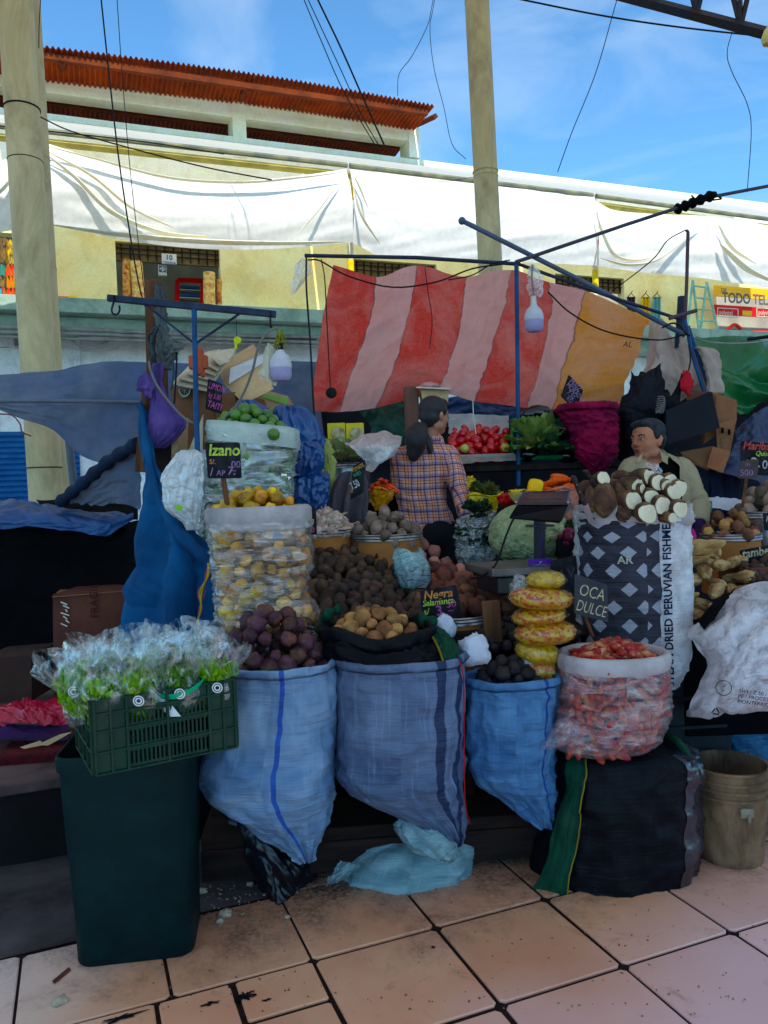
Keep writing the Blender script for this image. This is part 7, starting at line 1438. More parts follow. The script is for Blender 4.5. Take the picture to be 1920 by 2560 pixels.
mat('tarp_green', C(30, 120, 66), C(22, 92, 58), 1.6, .32, spec=.6, trans=.25, bump=.15)
gf = lambda u, v: .07 * math.sin(v * 11 - u * 6) * (.3 + u)
o = cloth('green_tarp', [[(1740, 838, 5.1), (1840, 850, 5.3), (1930, 846, 5.4), (2050, 846, 5.5)], [(1770, 900, 5.0), (1850, 920, 5.1), (1930, 930, 5.2), (2050, 930, 5.3)], [(1795, 960, 5.0), (1860, 980, 5.1), (1930, 980, 5.2), (2050, 980, 5.3)], [(1842, 1040, 5.0), (1880, 1030, 5.1), (1930, 1000, 5.2), (2050, 990, 5.3)]], M_['tarp_green'], 80, 60, .03, 3, 3, .015, fold=gf); tag(o, 'shiny green tarp sagging at the right edge', 'tarp')
o = cloth('green_tarp', [[(880, 1005, 5.6), (960, 1000, 5.6), (1030, 990, 5.6)], [(920, 1060, 5.55), (970, 1060, 5.5), (1030, 1060, 5.5)], [(940, 1130, 5.5), (980, 1130, 5.45), (1030, 1135, 5.45)]], mat('tarp_green_dull', C(54, 98, 84), C(42, 80, 70), 2, .6), 40, 30, .05, 4, 3, .02); tag(o, 'dull green tarp behind the woman below the red stripes', 'tarp')
o = cloth('blue_tarp', [[(1110, 990, 5.7), (1250, 990, 5.7), (1400, 1010, 5.7)], [(1110, 1060, 5.65), (1250, 1060, 5.65), (1400, 1060, 5.65)]], M_['tarp_blue'], 50, 20, .04, 6, 3, .02); tag(o, 'blue tarp showing under the striped tarp behind the tomatoes', 'tarp')
o = cloth('blue_tarp', [[(1835, 1070, 5.0), (1880, 1040, 5.0), (1935, 1010, 5.0), (2050, 1000, 5.0)], [(1840, 1110, 4.9), (1890, 1110, 4.9), (1935, 1110, 4.9), (2050, 1110, 4.9)], [(1790, 1180, 4.9), (1880, 1200, 4.8), (1935, 1230, 4.8), (2050, 1230, 4.8)]], mat('tarp_slate', C(50, 66, 104), C(28, 38, 62), 2, .45, spec=.5), 40, 40, .04, 4, 3, .015); tag(o, 'dark slate blue tarp behind the right price boards', 'tarp')
# dark back of the stall
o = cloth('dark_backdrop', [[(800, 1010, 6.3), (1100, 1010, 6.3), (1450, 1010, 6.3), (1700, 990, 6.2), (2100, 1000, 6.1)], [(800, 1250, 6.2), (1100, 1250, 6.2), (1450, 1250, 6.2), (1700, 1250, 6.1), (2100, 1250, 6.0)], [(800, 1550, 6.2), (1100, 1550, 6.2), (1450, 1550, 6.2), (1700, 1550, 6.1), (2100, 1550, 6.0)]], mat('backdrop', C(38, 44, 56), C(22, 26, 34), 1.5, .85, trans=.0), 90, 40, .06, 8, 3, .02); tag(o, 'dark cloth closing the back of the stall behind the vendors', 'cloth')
m_jean = mat('jeans', C(44, 54, 76), C(28, 36, 54), 3, .9, bump=.4, bs=40)
for k, x in enumerate((1752, 1790, 1828)):
    b = MB(); b.grid(loft(rings_px([(1160, x - 16, x + 16), (1190, x - 19, x + 19), (1240, x - 18, x + 18), (1290, x - 17, x + 17)], 5.0, .4, 20), 30, .012, 5, 2, .012, k * 3.1), True, cap=True); tag(b.build('hanging_trousers', m_jean, angle=0), ['left pair of dark trousers hanging behind the man', 'middle pair of dark trousers hanging behind the man', 'right pair of dark trousers hanging behind the man'][k], 'trousers', 'dark trousers hanging at the back')
# shelf with tomatoes, greens, squash
SY = 5.0; zs = P(1350, 1160, SY).z
t_ = T('back_shelf', 'dark shelf at the back with tomatoes and greens', 'shelf', V((P(1350, 1160, SY).x, SY, PZ))); xa, xb = P(1150, 1160, SY).x, P(1620, 1160, SY).x
b = MB(); b.box(((xa + xb) / 2, SY + .12, zs - .02), (xb - xa, .5, .035), bev=.004); b.build('board', M_['dark_wood'], t_, smooth=False)
for x in (xa + .05, xb - .05): b = MB(); b.box((x, SY + .12, (zs - .04 + PZ) / 2), (.07, .07, zs - .04 - PZ)); b.build('leg', M_['dark_wood'], t_, smooth=False)
t_ = T('tomato_box', 'lined box heaped with red tomatoes on the back shelf', 'box', P(1195, 1152, SY))
cloth('paper_liner', [[(1122, 1032, 5.25), (1200, 1036, 5.3), (1272, 1038, 5.25)], [(1122, 1085, 5.15), (1200, 1090, 5.18), (1272, 1090, 5.15)]], mat('liner_grey', C(180, 172, 166), C(150, 144, 142), 5, .8, bump=.4, bs=12), 24, 12, .015, 4, 3, .008, parent=t_)
b = MB(); b.box(P(1200, 1142, 4.95), (S(168, 4.95), .06, S(12, 4.95)), bev=.004); b.build('front_board', M_['liner_grey'], t_, smooth=False)
cloth('cloth_edge', [[(1128, 1138, 4.9), (1210, 1142, 4.9), (1290, 1136, 4.9)], [(1130, 1162, 4.86), (1210, 1154, 4.86), (1290, 1152, 4.87)]], mat('cloth_beige', C(170, 156, 144), C(130, 118, 110), 4, .9), 30, 8, .012, 6, 2, .01, parent=t_)
heap_patch('tomato', [[(1128, 1078, 5.2), (1195, 1068, 5.25), (1268, 1076, 5.2)], [(1128, 1105, 5.08), (1195, 1100, 5.08), (1268, 1105, 5.08)], [(1128, 1130, 4.98), (1195, 1132, 4.96), (1270, 1130, 4.98)]], pr_tom, .056, 60, 'shiny red tomato in the lined box on the back shelf', 'tomato', 'tomatoes in the lined box', smin=.95, smax=1.2)
mt2 = lumps('tomato', (.032, .03, .03), .05, 'tomato_green', 1)
for x, l_ in ((1162, 'greenish yellow tomato at the front left of the red ones'), (1263, 'pale green tomato at the front right of the red ones')): place('tomato', mt2, P(x, 1121 if x < 1200 else 1118, 4.93), l_, 'tomato', None, smin=.9, smax=.95)
gc = T('green_crate', 'bright green crate open to the front with cauliflower leaves', 'crate', P(1360, 1150, 5.0)); m_g = mat('crate_bright', C(40, 140, 84), C(30, 112, 70), 4, .45)
for a_, c_ in (((1281, 1048), (1281, 1148)), ((1432, 1050), (1432, 1140)), ((1281, 1050), (1432, 1050)), ((1281, 1146), (1432, 1142))): b = MB(); b.tube([P(*a_, 4.95), P(*c_, 4.95)], .012, 4); b.build('rim', m_g, gc, smooth=False)
b = MB(); b.poly(PP([(1281, 1148), (1432, 1144), (1432, 1052), (1281, 1050)], 5.25), .01); b.build('back_wall', mat('crate_teal', C(24, 74, 64), C(16, 52, 50), 4, .6), gc, smooth=False)
b = MB(); b.poly(PP([(1281, 1048, 4.96), (1281, 1148, 4.96), (1281, 1146, 5.25), (1281, 1052, 5.25)]), .01); b.build('side_wall', m_g, gc, smooth=False)
mat('cab_leaf', C(140, 158, 92), C(84, 116, 66), 5, .6, trans=.2, bump=.5, bs=14)
mat('cab_leaf_dark', C(84, 120, 84), C(52, 88, 62), 5, .6, trans=.2, bump=.5, bs=14)
def greens(name, label, cat, c, r, m_, n, seed, L_=.12, Wd=.11, group=None):
    r_ = random.Random(seed); b = MB(); c = V(c)
    for k in range(n):
        a = r_.uniform(0, 6.28); e = r_.uniform(-.3, 1); o = V((math.cos(a), math.sin(a) * .8, e)).normalized()
        leaf(b, c + V((o.x * r[0], o.y * r[1], o.z * r[2])) * .35, o, (V((0, 0, 1)) - o * .4), L_ * r_.uniform(.7, 1.2), Wd * r_.uniform(.7, 1.2), k + seed)
    o = b.build(name, m_, angle=0); return tag(o, label, cat, group)
greens('cabbage_leaves', 'loose yellow green cauliflower leaves spilling out of the green crate', 'cabbage', P(1335, 1115, 4.9), (.14, .08, .1), M_['cab_leaf'], 22, 3, .16, .14)
greens('cabbage_leaves', 'darker cabbage leaves in the right part of the green crate', 'cabbage', P(1385, 1120, 4.92), (.1, .08, .08), M_['cab_leaf_dark'], 16, 9, .13, .12)
pa = lumps('aubergine', (.075, .05, .045), .05, 'aubergine', 3)
for k, (x, y, l_) in enumerate(((1318, 1036, 'left dark glossy squash lying on top of the green crate'), (1345, 1032, 'middle dark glossy squash lying on top of the green crate'), (1372, 1040, 'right dark glossy squash lying on top of the green crate'), (1402, 1085, 'dark glossy squash inside the green crate at the right'), (1422, 1140, 'dark glossy squash on the shelf right of the crate'), (1318, 1136, 'dark glossy squash on the shelf left below the leaves'))): place('dark_squash', pa, P(x, y, 4.98), l_, 'squash', 'dark glossy squashes on the back shelf', smin=.95, smax=1.15, rot=Matrix.Rotation(rnd.uniform(-.5, .5), 4, 'Z'))
# magenta net sack
mat('net_magenta', C(170, 30, 76), C(120, 20, 64), 7, .75, bump=.9, bs=70, stretch=(1, 1, 1.0), dirt=C(70, 20, 60), dirt_amt=.6, dirt_s=6)
o, rgm = sack('net_sack', 'magenta net sack of dark maize with rolled mouth beside the man', [(1015, 1398, 1537), (1040, 1402, 1538), (1065, 1420, 1540), (1110, 1432, 1543), (1140, 1442, 1538), (1165, 1470, 1515), (1182, 1490, 1500)], 4.85, M_['net_magenta'], seed=3.3, roll=.03, inner=.06, amp=.016, amp2=.02, fz=14)
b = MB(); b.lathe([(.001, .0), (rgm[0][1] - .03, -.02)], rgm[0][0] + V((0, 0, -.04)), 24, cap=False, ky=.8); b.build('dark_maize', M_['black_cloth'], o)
# black shirt, carton boxes behind the man
cloth_bl = mat('cloth_black2', C(30, 34, 44), C(20, 22, 30), 3, .8, bump=.3, bs=20)
t_ = T('black_bag', 'large black fabric bag with pointed ears hanging behind the man', 'bag', P(1590, 1060, 4.9))
cloth('bag_body', [[(1576, 925, 5.0), (1592, 938, 4.95), (1626, 925, 4.92), (1652, 908, 4.95)], [(1568, 975, 4.95), (1600, 965, 4.85), (1640, 955, 4.85), (1660, 960, 4.9)], [(1532, 1010, 4.95), (1580, 1010, 4.8), (1630, 1005, 4.8), (1675, 985, 4.9)], [(1536, 1050, 4.95), (1580, 1060, 4.8), (1640, 1060, 4.82), (1680, 1050, 4.9)], [(1545, 1160, 5.0), (1590, 1170, 4.9), (1640, 1170, 4.9), (1690, 1160, 4.95)]], cloth_bl, 50, 60, .04, 3, 3, .02, parent=t_)
cloth('pointed_flap', [[(1705, 932, 4.85), (1708, 936, 4.85)], [(1686, 975, 4.85), (1702, 985, 4.83)], [(1660, 1010, 4.85), (1700, 1020, 4.82)], [(1655, 1060, 4.9), (1700, 1060, 4.85)]], cloth_bl, 14, 30, .02, 3, 3, .01, parent=t_)
b = MB()
for k in range(7): b.tube(spline(PP([(1638 + k, 1028 - k * 6, 4.76), (1655 + k, 1018 - k * 4, 4.75), (1658, 1008 + k * 4, 4.76), (1640, 1034 - k, 4.76)]), 10), .003, 4)
tag(b.build('cord_bundle', M_['cable_grey']), 'bundle of looped pale cords on the black bag', 'cord')
t_, q = boxq('black_carton', 'black slab shaped cardboard covered box hung above the man', [(1665, 1028, 4.7), (1780, 980, 4.8), (1800, 1070, 4.75), (1668, 1112, 4.65)], (.05, .2, .02), cloth_bl, cat='box')
t_, q = boxq('cardboard_box', 'big brown flattened carton hanging behind the black box', [(1775, 978, 4.95), (1842, 1000, 4.9), (1842, 1050, 4.9), (1760, 1110, 4.95)], (.0, .05, .0), M_['card'])
b = MB(); b.poly(PP([(1790, 1060, 4.88), (1842, 1045, 4.88), (1822, 1150, 4.86), (1795, 1160, 4.88)]), .006); b.build('lower_panel', M_['card'], t_, smooth=False)
b = MB(); b.poly(PP([(1700, 1130, 4.85), (1782, 1115, 4.82), (1790, 1122, 4.8), (1770, 1175, 4.8), (1712, 1150, 4.85)]), .006); b.build('side_flap', M_['card'], t_, smooth=False)
b = MB(); b.poly(PP([(1782, 1116, 4.78), (1826, 1128, 4.78), (1808, 1182, 4.78), (1766, 1168, 4.78)]), .006); b.build('front_flap', mat('card_warm', C(176, 120, 88), C(150, 100, 76), 3, .85), t_, smooth=False)
b = MB()
for x, y in ((1806, 1076), (1823, 1080)): b.box(P(x, y, 4.86), (.008, .02, .035))
b.build('hand_holes', M_['black_cloth'], t_, smooth=False)
b = MB(); b.poly(PP([(1720, 972, 4.9), (1792, 985, 4.95), (1790, 1010, 4.9), (1716, 1000, 4.85)]), .005); tag(b.build('cardboard_sheet', M_['card_dark'], smooth=False), 'dark brown cardboard sheet edge behind the black box', 'carton')
crumple('red_tie', 'red plastic strap tied above the black box', 'strap', P(1716, 955, 4.8), (.03, .015, .07), mat('strap_red', C(190, 50, 60), None, 4, .6), 2, .6)
b = MB(); b.grid(loft(rings_px([(868, 1735, 1760), (880, 1750, 1790), (930, 1765, 1800), (985, 1770, 1808)], 5.0, .5, 20), 40, .012, 7, 2, .014, 3), True, cap=True); tag(b.build('white_sack', M_['cloth_white'], angle=0), 'white cloth sack hanging right of the two slanted blue poles', 'sack')
# goods at mid depth
crate_y = 4.5
t_ = T('wooden_upright', 'square wooden upright behind the woman', 'post', V((P(1035, 1100, 5.1).x, 5.1, PZ)))
A_, B_ = P(1036, 968, 5.1), P(1036, 1500, 5.1); b = MB(); b.box((A_ + B_) / 2, (S(36, 5.1), .09, (A_ - B_).length), bev=.005); b.build('post', mat('wood_pink', C(132, 96, 84), C(104, 76, 68), 3, .8, stretch=(6, 6, .6)), t_, smooth=False)
t_, q = boxq('cardboard_tray', 'open cardboard tray on the wooden upright with a white lid', [(1052, 974, 5.0), (1122, 972, 5.0), (1120, 1010, 5.0), (1058, 1010, 5.0)], (.0, .25, 0), M_['card_light'], cat='box')
b = MB(); b.poly(PP([(1040, 970, 4.95), (1128, 974, 4.95), (1124, 968, 5.25), (1060, 964, 5.25)]), .006); b.build('lid', M_['sign_white'], t_, smooth=False)
crumple('plastic_bag', 'pinkish plastic bag lying on the white lid behind the woman', 'bag', P(1072, 964, 5.08), (.07, .06, .02), mat('bag_rose', C(206, 120, 116), C(190, 150, 150), 4, .4), 3, .4)
t_ = T('noodle_boxes', 'pair of yellow printed food boxes left of the woman', 'food boxes', P(866, 1112, 4.9)); m_yb = mat('box_yellow', C(226, 206, 100), C(206, 184, 90), 3, .6)
for x in (820, 866):
    b = MB(); b.box(P(x + 22, 1087, 4.9), (S(44, 4.9), .08, S(56, 4.9)), bev=.003); f = b.build('carton', m_yb, t_, smooth=False)
    b = MB(); b.lathe([(.001, 0), (S(17, 4.9), 0), (S(17, 4.9), .002), (.001, .002)], P(x + 26, 1082, 4.85), 20, Matrix.Rotation(R(90), 3, 'X'), ky=.8); b.build('bowl_print', mat('print_cream', C(206, 200, 170), C(160, 130, 90), 22, .7), f, smooth=False)
    b = MB(); b.box(P(x + 22, 1105, 4.85), (S(26, 4.9), .003, S(8, 4.9))); b.build('text_block', mat('print_orange', C(216, 130, 60), None, 5, .7), f, smooth=False)
c_, r_ = drum('wide grey basin holding bagged cabbage left of the woman', 862, 1158, 4.7, 62, 1.45, M_['steel'], group=None)
greens('cabbage', 'pale cabbage under clear plastic left of the woman', 'cabbage', P(858, 1140, 4.7), (.09, .08, .06), mat('cab_pale', C(186, 194, 150), C(150, 164, 120), 5, .6, trans=.2), 22, 21, .10, .11)
o = cloth('clear_plastic_sheet', [[(860, 1105, 4.5), (905, 1086, 4.6), (960, 1080, 4.6), (1005, 1092, 4.55)], [(880, 1120, 4.4), (930, 1110, 4.35), (970, 1115, 4.35), (1000, 1115, 4.4)], [(905, 1150, 4.35), (935, 1140, 4.3), (970, 1140, 4.3), (985, 1140, 4.4)], [(915, 1175, 4.35), (930, 1180, 4.3), (945, 1165, 4.32), (955, 1150, 4.4)]], M_['film_white'], 50, 40, .02, 2, 2, .012); tag(o, 'crinkled clear plastic sheet draped left of the woman', 'plastic sheet')
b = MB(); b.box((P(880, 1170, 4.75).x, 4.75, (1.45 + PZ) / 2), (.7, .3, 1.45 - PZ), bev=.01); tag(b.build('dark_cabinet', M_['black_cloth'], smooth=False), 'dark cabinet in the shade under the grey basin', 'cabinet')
# grey jacket
b = MB(); b.grid(loft(rings_px([(1178, 868, 890), (1190, 850, 908), (1215, 838, 912), (1250, 828, 914), (1285, 826, 910), (1320, 832, 905)], 4.25, .4, 30), 90, .006, 4, 2, .01, 2, pleat=lambda th, f: .022 * math.sin(th * 8 + 2) * (.3 + f)), True, cap=True); tag(b.build('grey_jacket', mat('jacket', C(104, 92, 96), C(82, 74, 80), 4, .85, bump=.4, bs=50), angle=0), 'grey jacket hanging behind the garlic drum', 'jacket')
# peppers, chard, squash, carrots
def open_bag(label, rows, Y, m_, seed, name='plastic_bag', kd=.8):
    o, g = sack(name, label, rows, Y, m_, kd=kd, n=26, seg=70, amp=.010, amp2=.014, seed=seed, roll=.008, inner=.03, jit=lambda th, j: .015 * math.sin(th * 3 + seed) * max(0, 1 - j / 10), cat='bag'); return g
mat('bag_yellow', C(236, 206, 50), C(210, 178, 40), 3, .35, spec=.5, trans=.3, bump=.3, bs=12); mat('bag_orange', C(232, 166, 56), C(204, 130, 40), 3, .35, spec=.5, trans=.3, bump=.3, bs=12)
g = open_bag('orange yellow plastic bag of orange peppers left of the woman', [(1222, 924, 988), (1240, 926, 982), (1260, 930, 966), (1275, 938, 955)], 4.35, M_['bag_orange'], 1.1)
heap_disc('orange_pepper', g[0][0], g[0][1] - .01, g[0][2] - .01, .05, pr_pep, .028, 40, 'bright orange pepper in the plastic bag left of the woman', 'pepper', 'orange peppers', flat=True)
g = open_bag('yellow plastic bag of chard right of the woman', [(1236, 1168, 1252), (1250, 1170, 1250), (1268, 1185, 1240), (1290, 1195, 1230)], 4.35, M_['bag_yellow'], 2.1)
greens('chard', 'dark green chard and stems in the yellow bag', 'chard', g[0][0], (.07, .06, .02), mat('chard', C(70, 84, 46), C(120, 116, 60), 8, .6), 24, 31, .07, .035)
g = open_bag('small yellow plastic bag right behind the woman', [(1195, 1158, 1182), (1215, 1158, 1184), (1235, 1160, 1182)], 4.5, M_['bag_yellow'], 4.1)
g = open_bag('pinkish clear bag heaped with carrots behind the scale', [(1222, 1350, 1440), (1250, 1350, 1444), (1290, 1352, 1445), (1330, 1362, 1440)], 4.1, mat('bag_peach', C(214, 150, 132), C(190, 110, 84), 5, .4, trans=.3, bump=.5, bs=12), 6.1)
heap_disc('carrot', g[0][0], g[0][1] - .01, g[0][2] - .02, .06, pr_car, .036, 34, 'thick orange carrot heaped behind the scale', 'carrot', 'carrots behind the scale', flat=True)
t_ = T('cut_squash', 'cut yellow squash with pale rind in front of the carrots', 'squash', P(1310, 1252, 3.95))
b = MB(); c_ = P(1302, 1232, 3.95); b.lathe([(.001, -.05), (.035, -.045), (.055, -.02), (.062, .005)], c_, 28, cap=False); b.build('rind', mat('rind_pale', C(186, 180, 120), C(150, 146, 100), 8, .7, bump=.6, bs=30), t_)
b = MB(); b.poly([c_ + V((.06 * math.cos(k * .4488), .06 * math.sin(k * .4488), .004 + .016 * math.sin(k * 1.9))) for k in range(14)], .004); b.build('flesh', mat('flesh_yellow', C(240, 194, 40), C(230, 176, 36), 7, .5), t_)
b = MB(); b.box(P(1338, 1218, 3.97), (.075, .06, .085), Matrix.Rotation(R(12), 4, 'Y'), bev=.02); b.build('slice', M_['flesh_yellow'], t_)
crumple('red_bundle', 'crumpled red plastic bundle left of the cut squash', 'bundle', P(1266, 1248, 4.05), (.045, .035, .03), mat('red_plastic', C(190, 30, 40), C(140, 20, 34), 5, .4), 3, .5)
crumple('green_leaves', 'dark green herb bunch right of the big squash', 'herb', P(1430, 1330, 3.85), (.05, .05, .05), mat('herb_dark', C(44, 62, 40), C(28, 44, 30), 16, .8, bump=1, bs=60), 8, .8, 5)
# giant ribbed squash
b = MB(); c_ = P(1322, 1336, 3.92); rx = S(92, 3.92); rz = S(76, 3.92); rows = []
for j in range(61):
    a = math.pi * (j + .01) / 60.02; row = []
    for k in range(120):
        th = 2 * math.pi * k / 120; rib = 1 - math.exp(-(math.sin(th * 7) / .16) ** 2); s_ = math.sin(a); wr = fbm(math.cos(th) * 5, math.sin(th) * 5, math.cos(a) * 9, 2)
        f = 1 + .05 * rib ** .35 * s_ + .05 * min(1, abs(wr) * 3) * s_ ; row.append(c_ + V((rx * f * s_ * math.cos(th), rx * .95 * f * s_ * math.sin(th), rz * f * math.cos(a) * (1 + .06 * s_))))
    rows.append(row)
b.grid(rows, True, cap=True); tag(b.build('giant_squash', mat('squash_pale', C(184, 188, 152), C(150, 162, 122), 9, .6, bump=1, bs=13, bd=.05, dirt=C(104, 122, 84), dirt_amt=.6, dirt_s=14), angle=0), 'giant pale green wrinkled squash standing behind the scale', 'squash')
film('bag_clear2', (.82, .86, .84, 1), .2, .55, .12, 2, 7, .6, 4)
t_ = T('plastic_bag', 'clear plastic bag of dark greens held open by the woman', 'bag', P(1190, 1410, 4.15))
rg = rings_px([(1290, 1150, 1232), (1315, 1142, 1234), (1345, 1140, 1238), (1385, 1142, 1236), (1412, 1155, 1225)], 4.15, .8, 30)
b = MB(); b.grid(loft(rim(rg, .01, .02), 80, .01, 12, 3, .018, 5.1, jit=lambda th, j: .03 * math.sin(th + 1) * max(0, 1 - j / 12)), True); b.build('film', M_['bag_clear2'], t_, angle=0)
greens('spinach', 'dark leafy greens inside the clear bag by the woman', 'greens', P(1190, 1350, 4.15), (.07, .05, .08), mat('spinach', C(46, 74, 50), C(30, 54, 40), 7, .6), 34, 41, .09, .07)
greens('spinach', 'bunch of greens sticking out of the clear bag by the woman', 'greens', P(1195, 1285, 4.15), (.05, .05, .04), M_['spinach'], 16, 43, .07, .06)
t_, q = boxq('dark_tray', 'black tray of red onions right of the giant squash', [(1396, 1350, 3.7), (1446, 1340, 3.7), (1450, 1392, 3.7), (1400, 1396, 3.7)], (.0, .2, .0), M_['black_rubber'], cat='tray')
heap_disc('red_onion', P(1424, 1345, 3.75), .05, .05, .03, lumps('onion', (.02, .02, .018), .08, 'onion_red' if 'onion_red' in MATS else (mat('onion_red', C(130, 40, 70), C(90, 26, 54), 5, .4), 'onion_red')[1], 2), .032, 12, 'dark red onion in the black tray beside the giant squash', 'onion', 'red onions')
o = cloth('white_paper', [[(1752, 1242, 4.5), (1810, 1244, 4.5), (1868, 1248, 4.5)], [(1760, 1262, 4.4), (1810, 1275, 4.4), (1860, 1270, 4.4)]], M_['white_plastic'], 24, 10, .015, 4, 3, .01); tag(o, 'white plastic sheet lying behind the brown potatoes at the right', 'plastic sheet')
b = MB(); b.box(P(1768, 1268, 4.42), (S(18, 4.4), .05, S(32, 4.4)), bev=.006); tag(b.build('green_cup', m_g, smooth=False), 'small bright green container right of the man', 'container')
crumple('magenta_bag', 'bit of magenta plastic between the printed sack and the drum', 'bag', P(1724, 1342, 3.7), (.03, .03, .035), mat('magenta_plastic', C(200, 30, 120), C(150, 20, 90), 4, .4), 5, .4)
# litter
m_pap = mat('litter_pale', C(200, 190, 170), C(150, 130, 110), 20, .8)
for k, (x, y, r_, lb_) in enumerate(((562, 2285, .022, 'dry crumpled husk on the dirty tile right of the bin'), (548, 2303, .014, 'small flattened husk below the crumpled one'), (718, 2292, .009, 'little white scrap at the tile joint'), (506, 2228, .016, 'silvery scrap on the concrete right of the bin'), (575, 2140, .012, 'shiny foil scrap under the pale blue sack'), (150, 2502, .02, 'dry onion skin on the lower left tile'), (625, 2210, .012, 'white crumb of paper on the dark concrete'))):
    crumple('litter', lb_, 'litter', G(x, y, .008), (r_, r_, r_ * .5), m_pap, k * 2.2 + 1, .6, 3, 20, group='litter on the floor')
b = MB(); b.grid([[G(130 + i * 6 + j * 3, 2452 - i * 5 + j * 4, .006 + .004 * (j % 2)) for j in range(3)] for i in range(8)]); tag(b.build('dry_leaf', mat('leaf_dry', C(110, 66, 56), None, 9, .9)), 'narrow dry brown leaf on the lower left tile', 'litter')
# ================================================================ people
mat('skin_man', C(186, 128, 104), C(160, 104, 84), 6, .5, bump=.08); mat('skin_woman', C(186, 138, 116), C(168, 118, 98), 6, .5, bump=.05)
m_hair = mat('hair_black', C(34, 32, 38), C(16, 15, 20), 20, .4, spec=.5, stretch=(8, 8, .5), bump=.9, bs=30); m_hair2 = mat('hair_grey', C(62, 64, 72), C(24, 25, 30), 18, .5, stretch=(4, 4, 1), bump=.9, bs=40)
def capsule(b, p0, p1, r0_, r1_, n=14):
    p0, p1 = V(p0), V(p1); b.tube([p0.lerp(p1, k / 6) for k in range(7)], [r0_ + (r1_ - r0_) * k / 6 for k in range(7)], n); b.ell(p0, (r0_,) * 3, n=12); b.ell(p1, (r1_,) * 3, n=12)
def chain(b, pts, rs):
    for k in range(len(pts) - 1): capsule(b, pts[k], pts[k + 1], rs[k], rs[k + 1])
def head_frame(c, fwd, tilt=0):
    f = V(fwd).normalized(); s_ = f.cross(V((0, 0, 1))).normalized(); u_ = s_.cross(f); M = Matrix((s_, f, u_)).transposed().to_4x4(); M.translation = V(c); return M @ Matrix.Rotation(tilt, 4, 'X')
def add_head(b, M, k=1.0, male=True):
    Rr = M.to_3x3().to_4x4()
    def e(c, r, rx=0): b.ell(M @ (V(c) * k), tuple(x * k for x in r), Rr @ Matrix.Rotation(rx, 4, 'X'), n=20)
    e((0, -.008, .035), (.074, .092, .082)); e((0, .018, -.015), (.064, .068, .075)); e((0, .042, -.070), (.042, .038, .040)); e((0, .062, -.085), (.022, .02, .018))
    e((.034, .050, -.018), (.024, .024, .022)); e((-.034, .050, -.018), (.024, .024, .022)); e((0, .078, .026), (.050, .012, .012))
    e((0, .092, .008), (.010, .014, .026), .25); e((0, .103, -.012), (.013, .013, .011)); e((.011, .093, -.016), (.008, .009, .007)); e((-.011, .093, -.016), (.008, .009, .007))
    e((0, .083, -.042), (.022, .010, .0055)); e((0, .081, -.053), (.019, .010, .006)); e((.045, .0, -.06), (.02, .045, .03)); e((-.045, .0, -.06), (.02, .045, .03))
    for s_ in (-1, 1):
        e((s_ * .074, -.006, -.004), (.007, .017, .030), .15); e((s_ * .080, -.014, .008), (.006, .013, .018), .15)
def face_parts(M, k, t_, brow, lip):
    for s_ in (-1, 1):
        b = MB(); b.ell(M @ (V((s_ * .030, .0795, .010)) * k), (.0095 * k, .005 * k, .0042 * k), M.to_3x3().to_4x4(), n=12); e_ = b.build('eye', M_['sign_white'], t_)
        b = MB(); b.ell(M @ (V((s_ * .030,   .0840, .010)) * k), (.0046 * k, .003 * k, .0040 * k), M.to_3x3().to_4x4(), n=10); b.build('iris', M_['black_rubber'], e_)
        b = MB(); b.tube(spline([M @ (V((s_ * x, y, z)) * k) for x, y, z in ((.015, .0885, .030), (.030, .087, .036), (.046, .074, .030))], 8), .0035 * k, 6); b.build('eyebrow', brow, t_)
    b = MB(); b.ell(M @ (V((0, .0905, -.043)) * k), (.020 * k, .006 * k, .0045 * k), M.to_3x3().to_4x4(), n=14); b.ell(M @ (V((0, .089, -.052)) * k), (.017 * k, .006 * k, .0055 * k), M.to_3x3().to_4x4(), n=14); b.build('lips', lip, t_)
def hand(b, w_, d, n_, k=1.0, curl=.5):
    """palm + five fingers; w_: wrist, d: finger direction, n_: palm normal"""
    d = V(d).normalized(); s_ = d.cross(V(n_)).normalized(); n_ = s_.cross(d)
    for q in range(4): capsule(b, w_ + s_ * (q - 1.5) * .010 * k, w_ + d * .075 * k + s_ * (q - 1.5) * .019 * k, .013 * k, .011 * k, 10)
    for q, L_ in enumerate((.060, .072, .078, .070)):
        p = w_ + d * .078 * k + s_ * (q - 1.5) * .0205 * k; dd = (d + s_ * (q - 1.5) * .05 + n_ * .25).normalized(); pts = [p]; 
        for seg, f in enumerate((.45, .32, .23)): pts.append(pts[-1] + dd * L_ * f * k); dd = (dd + n_ * curl).normalized()
        chain(b, pts, [.0088 * k, .0082 * k, .0075 * k, .006 * k])
    p = w_ + d * .02 * k - s_ * .024 * k; chain(b, [p, p + (d * .5 - s_ * .7 + n_ * .3) * .035 * k, p + (d * .9 - s_ * .8 + n_ * .7) * .055 * k], [.012 * k, .010 * k, .0075 * k])

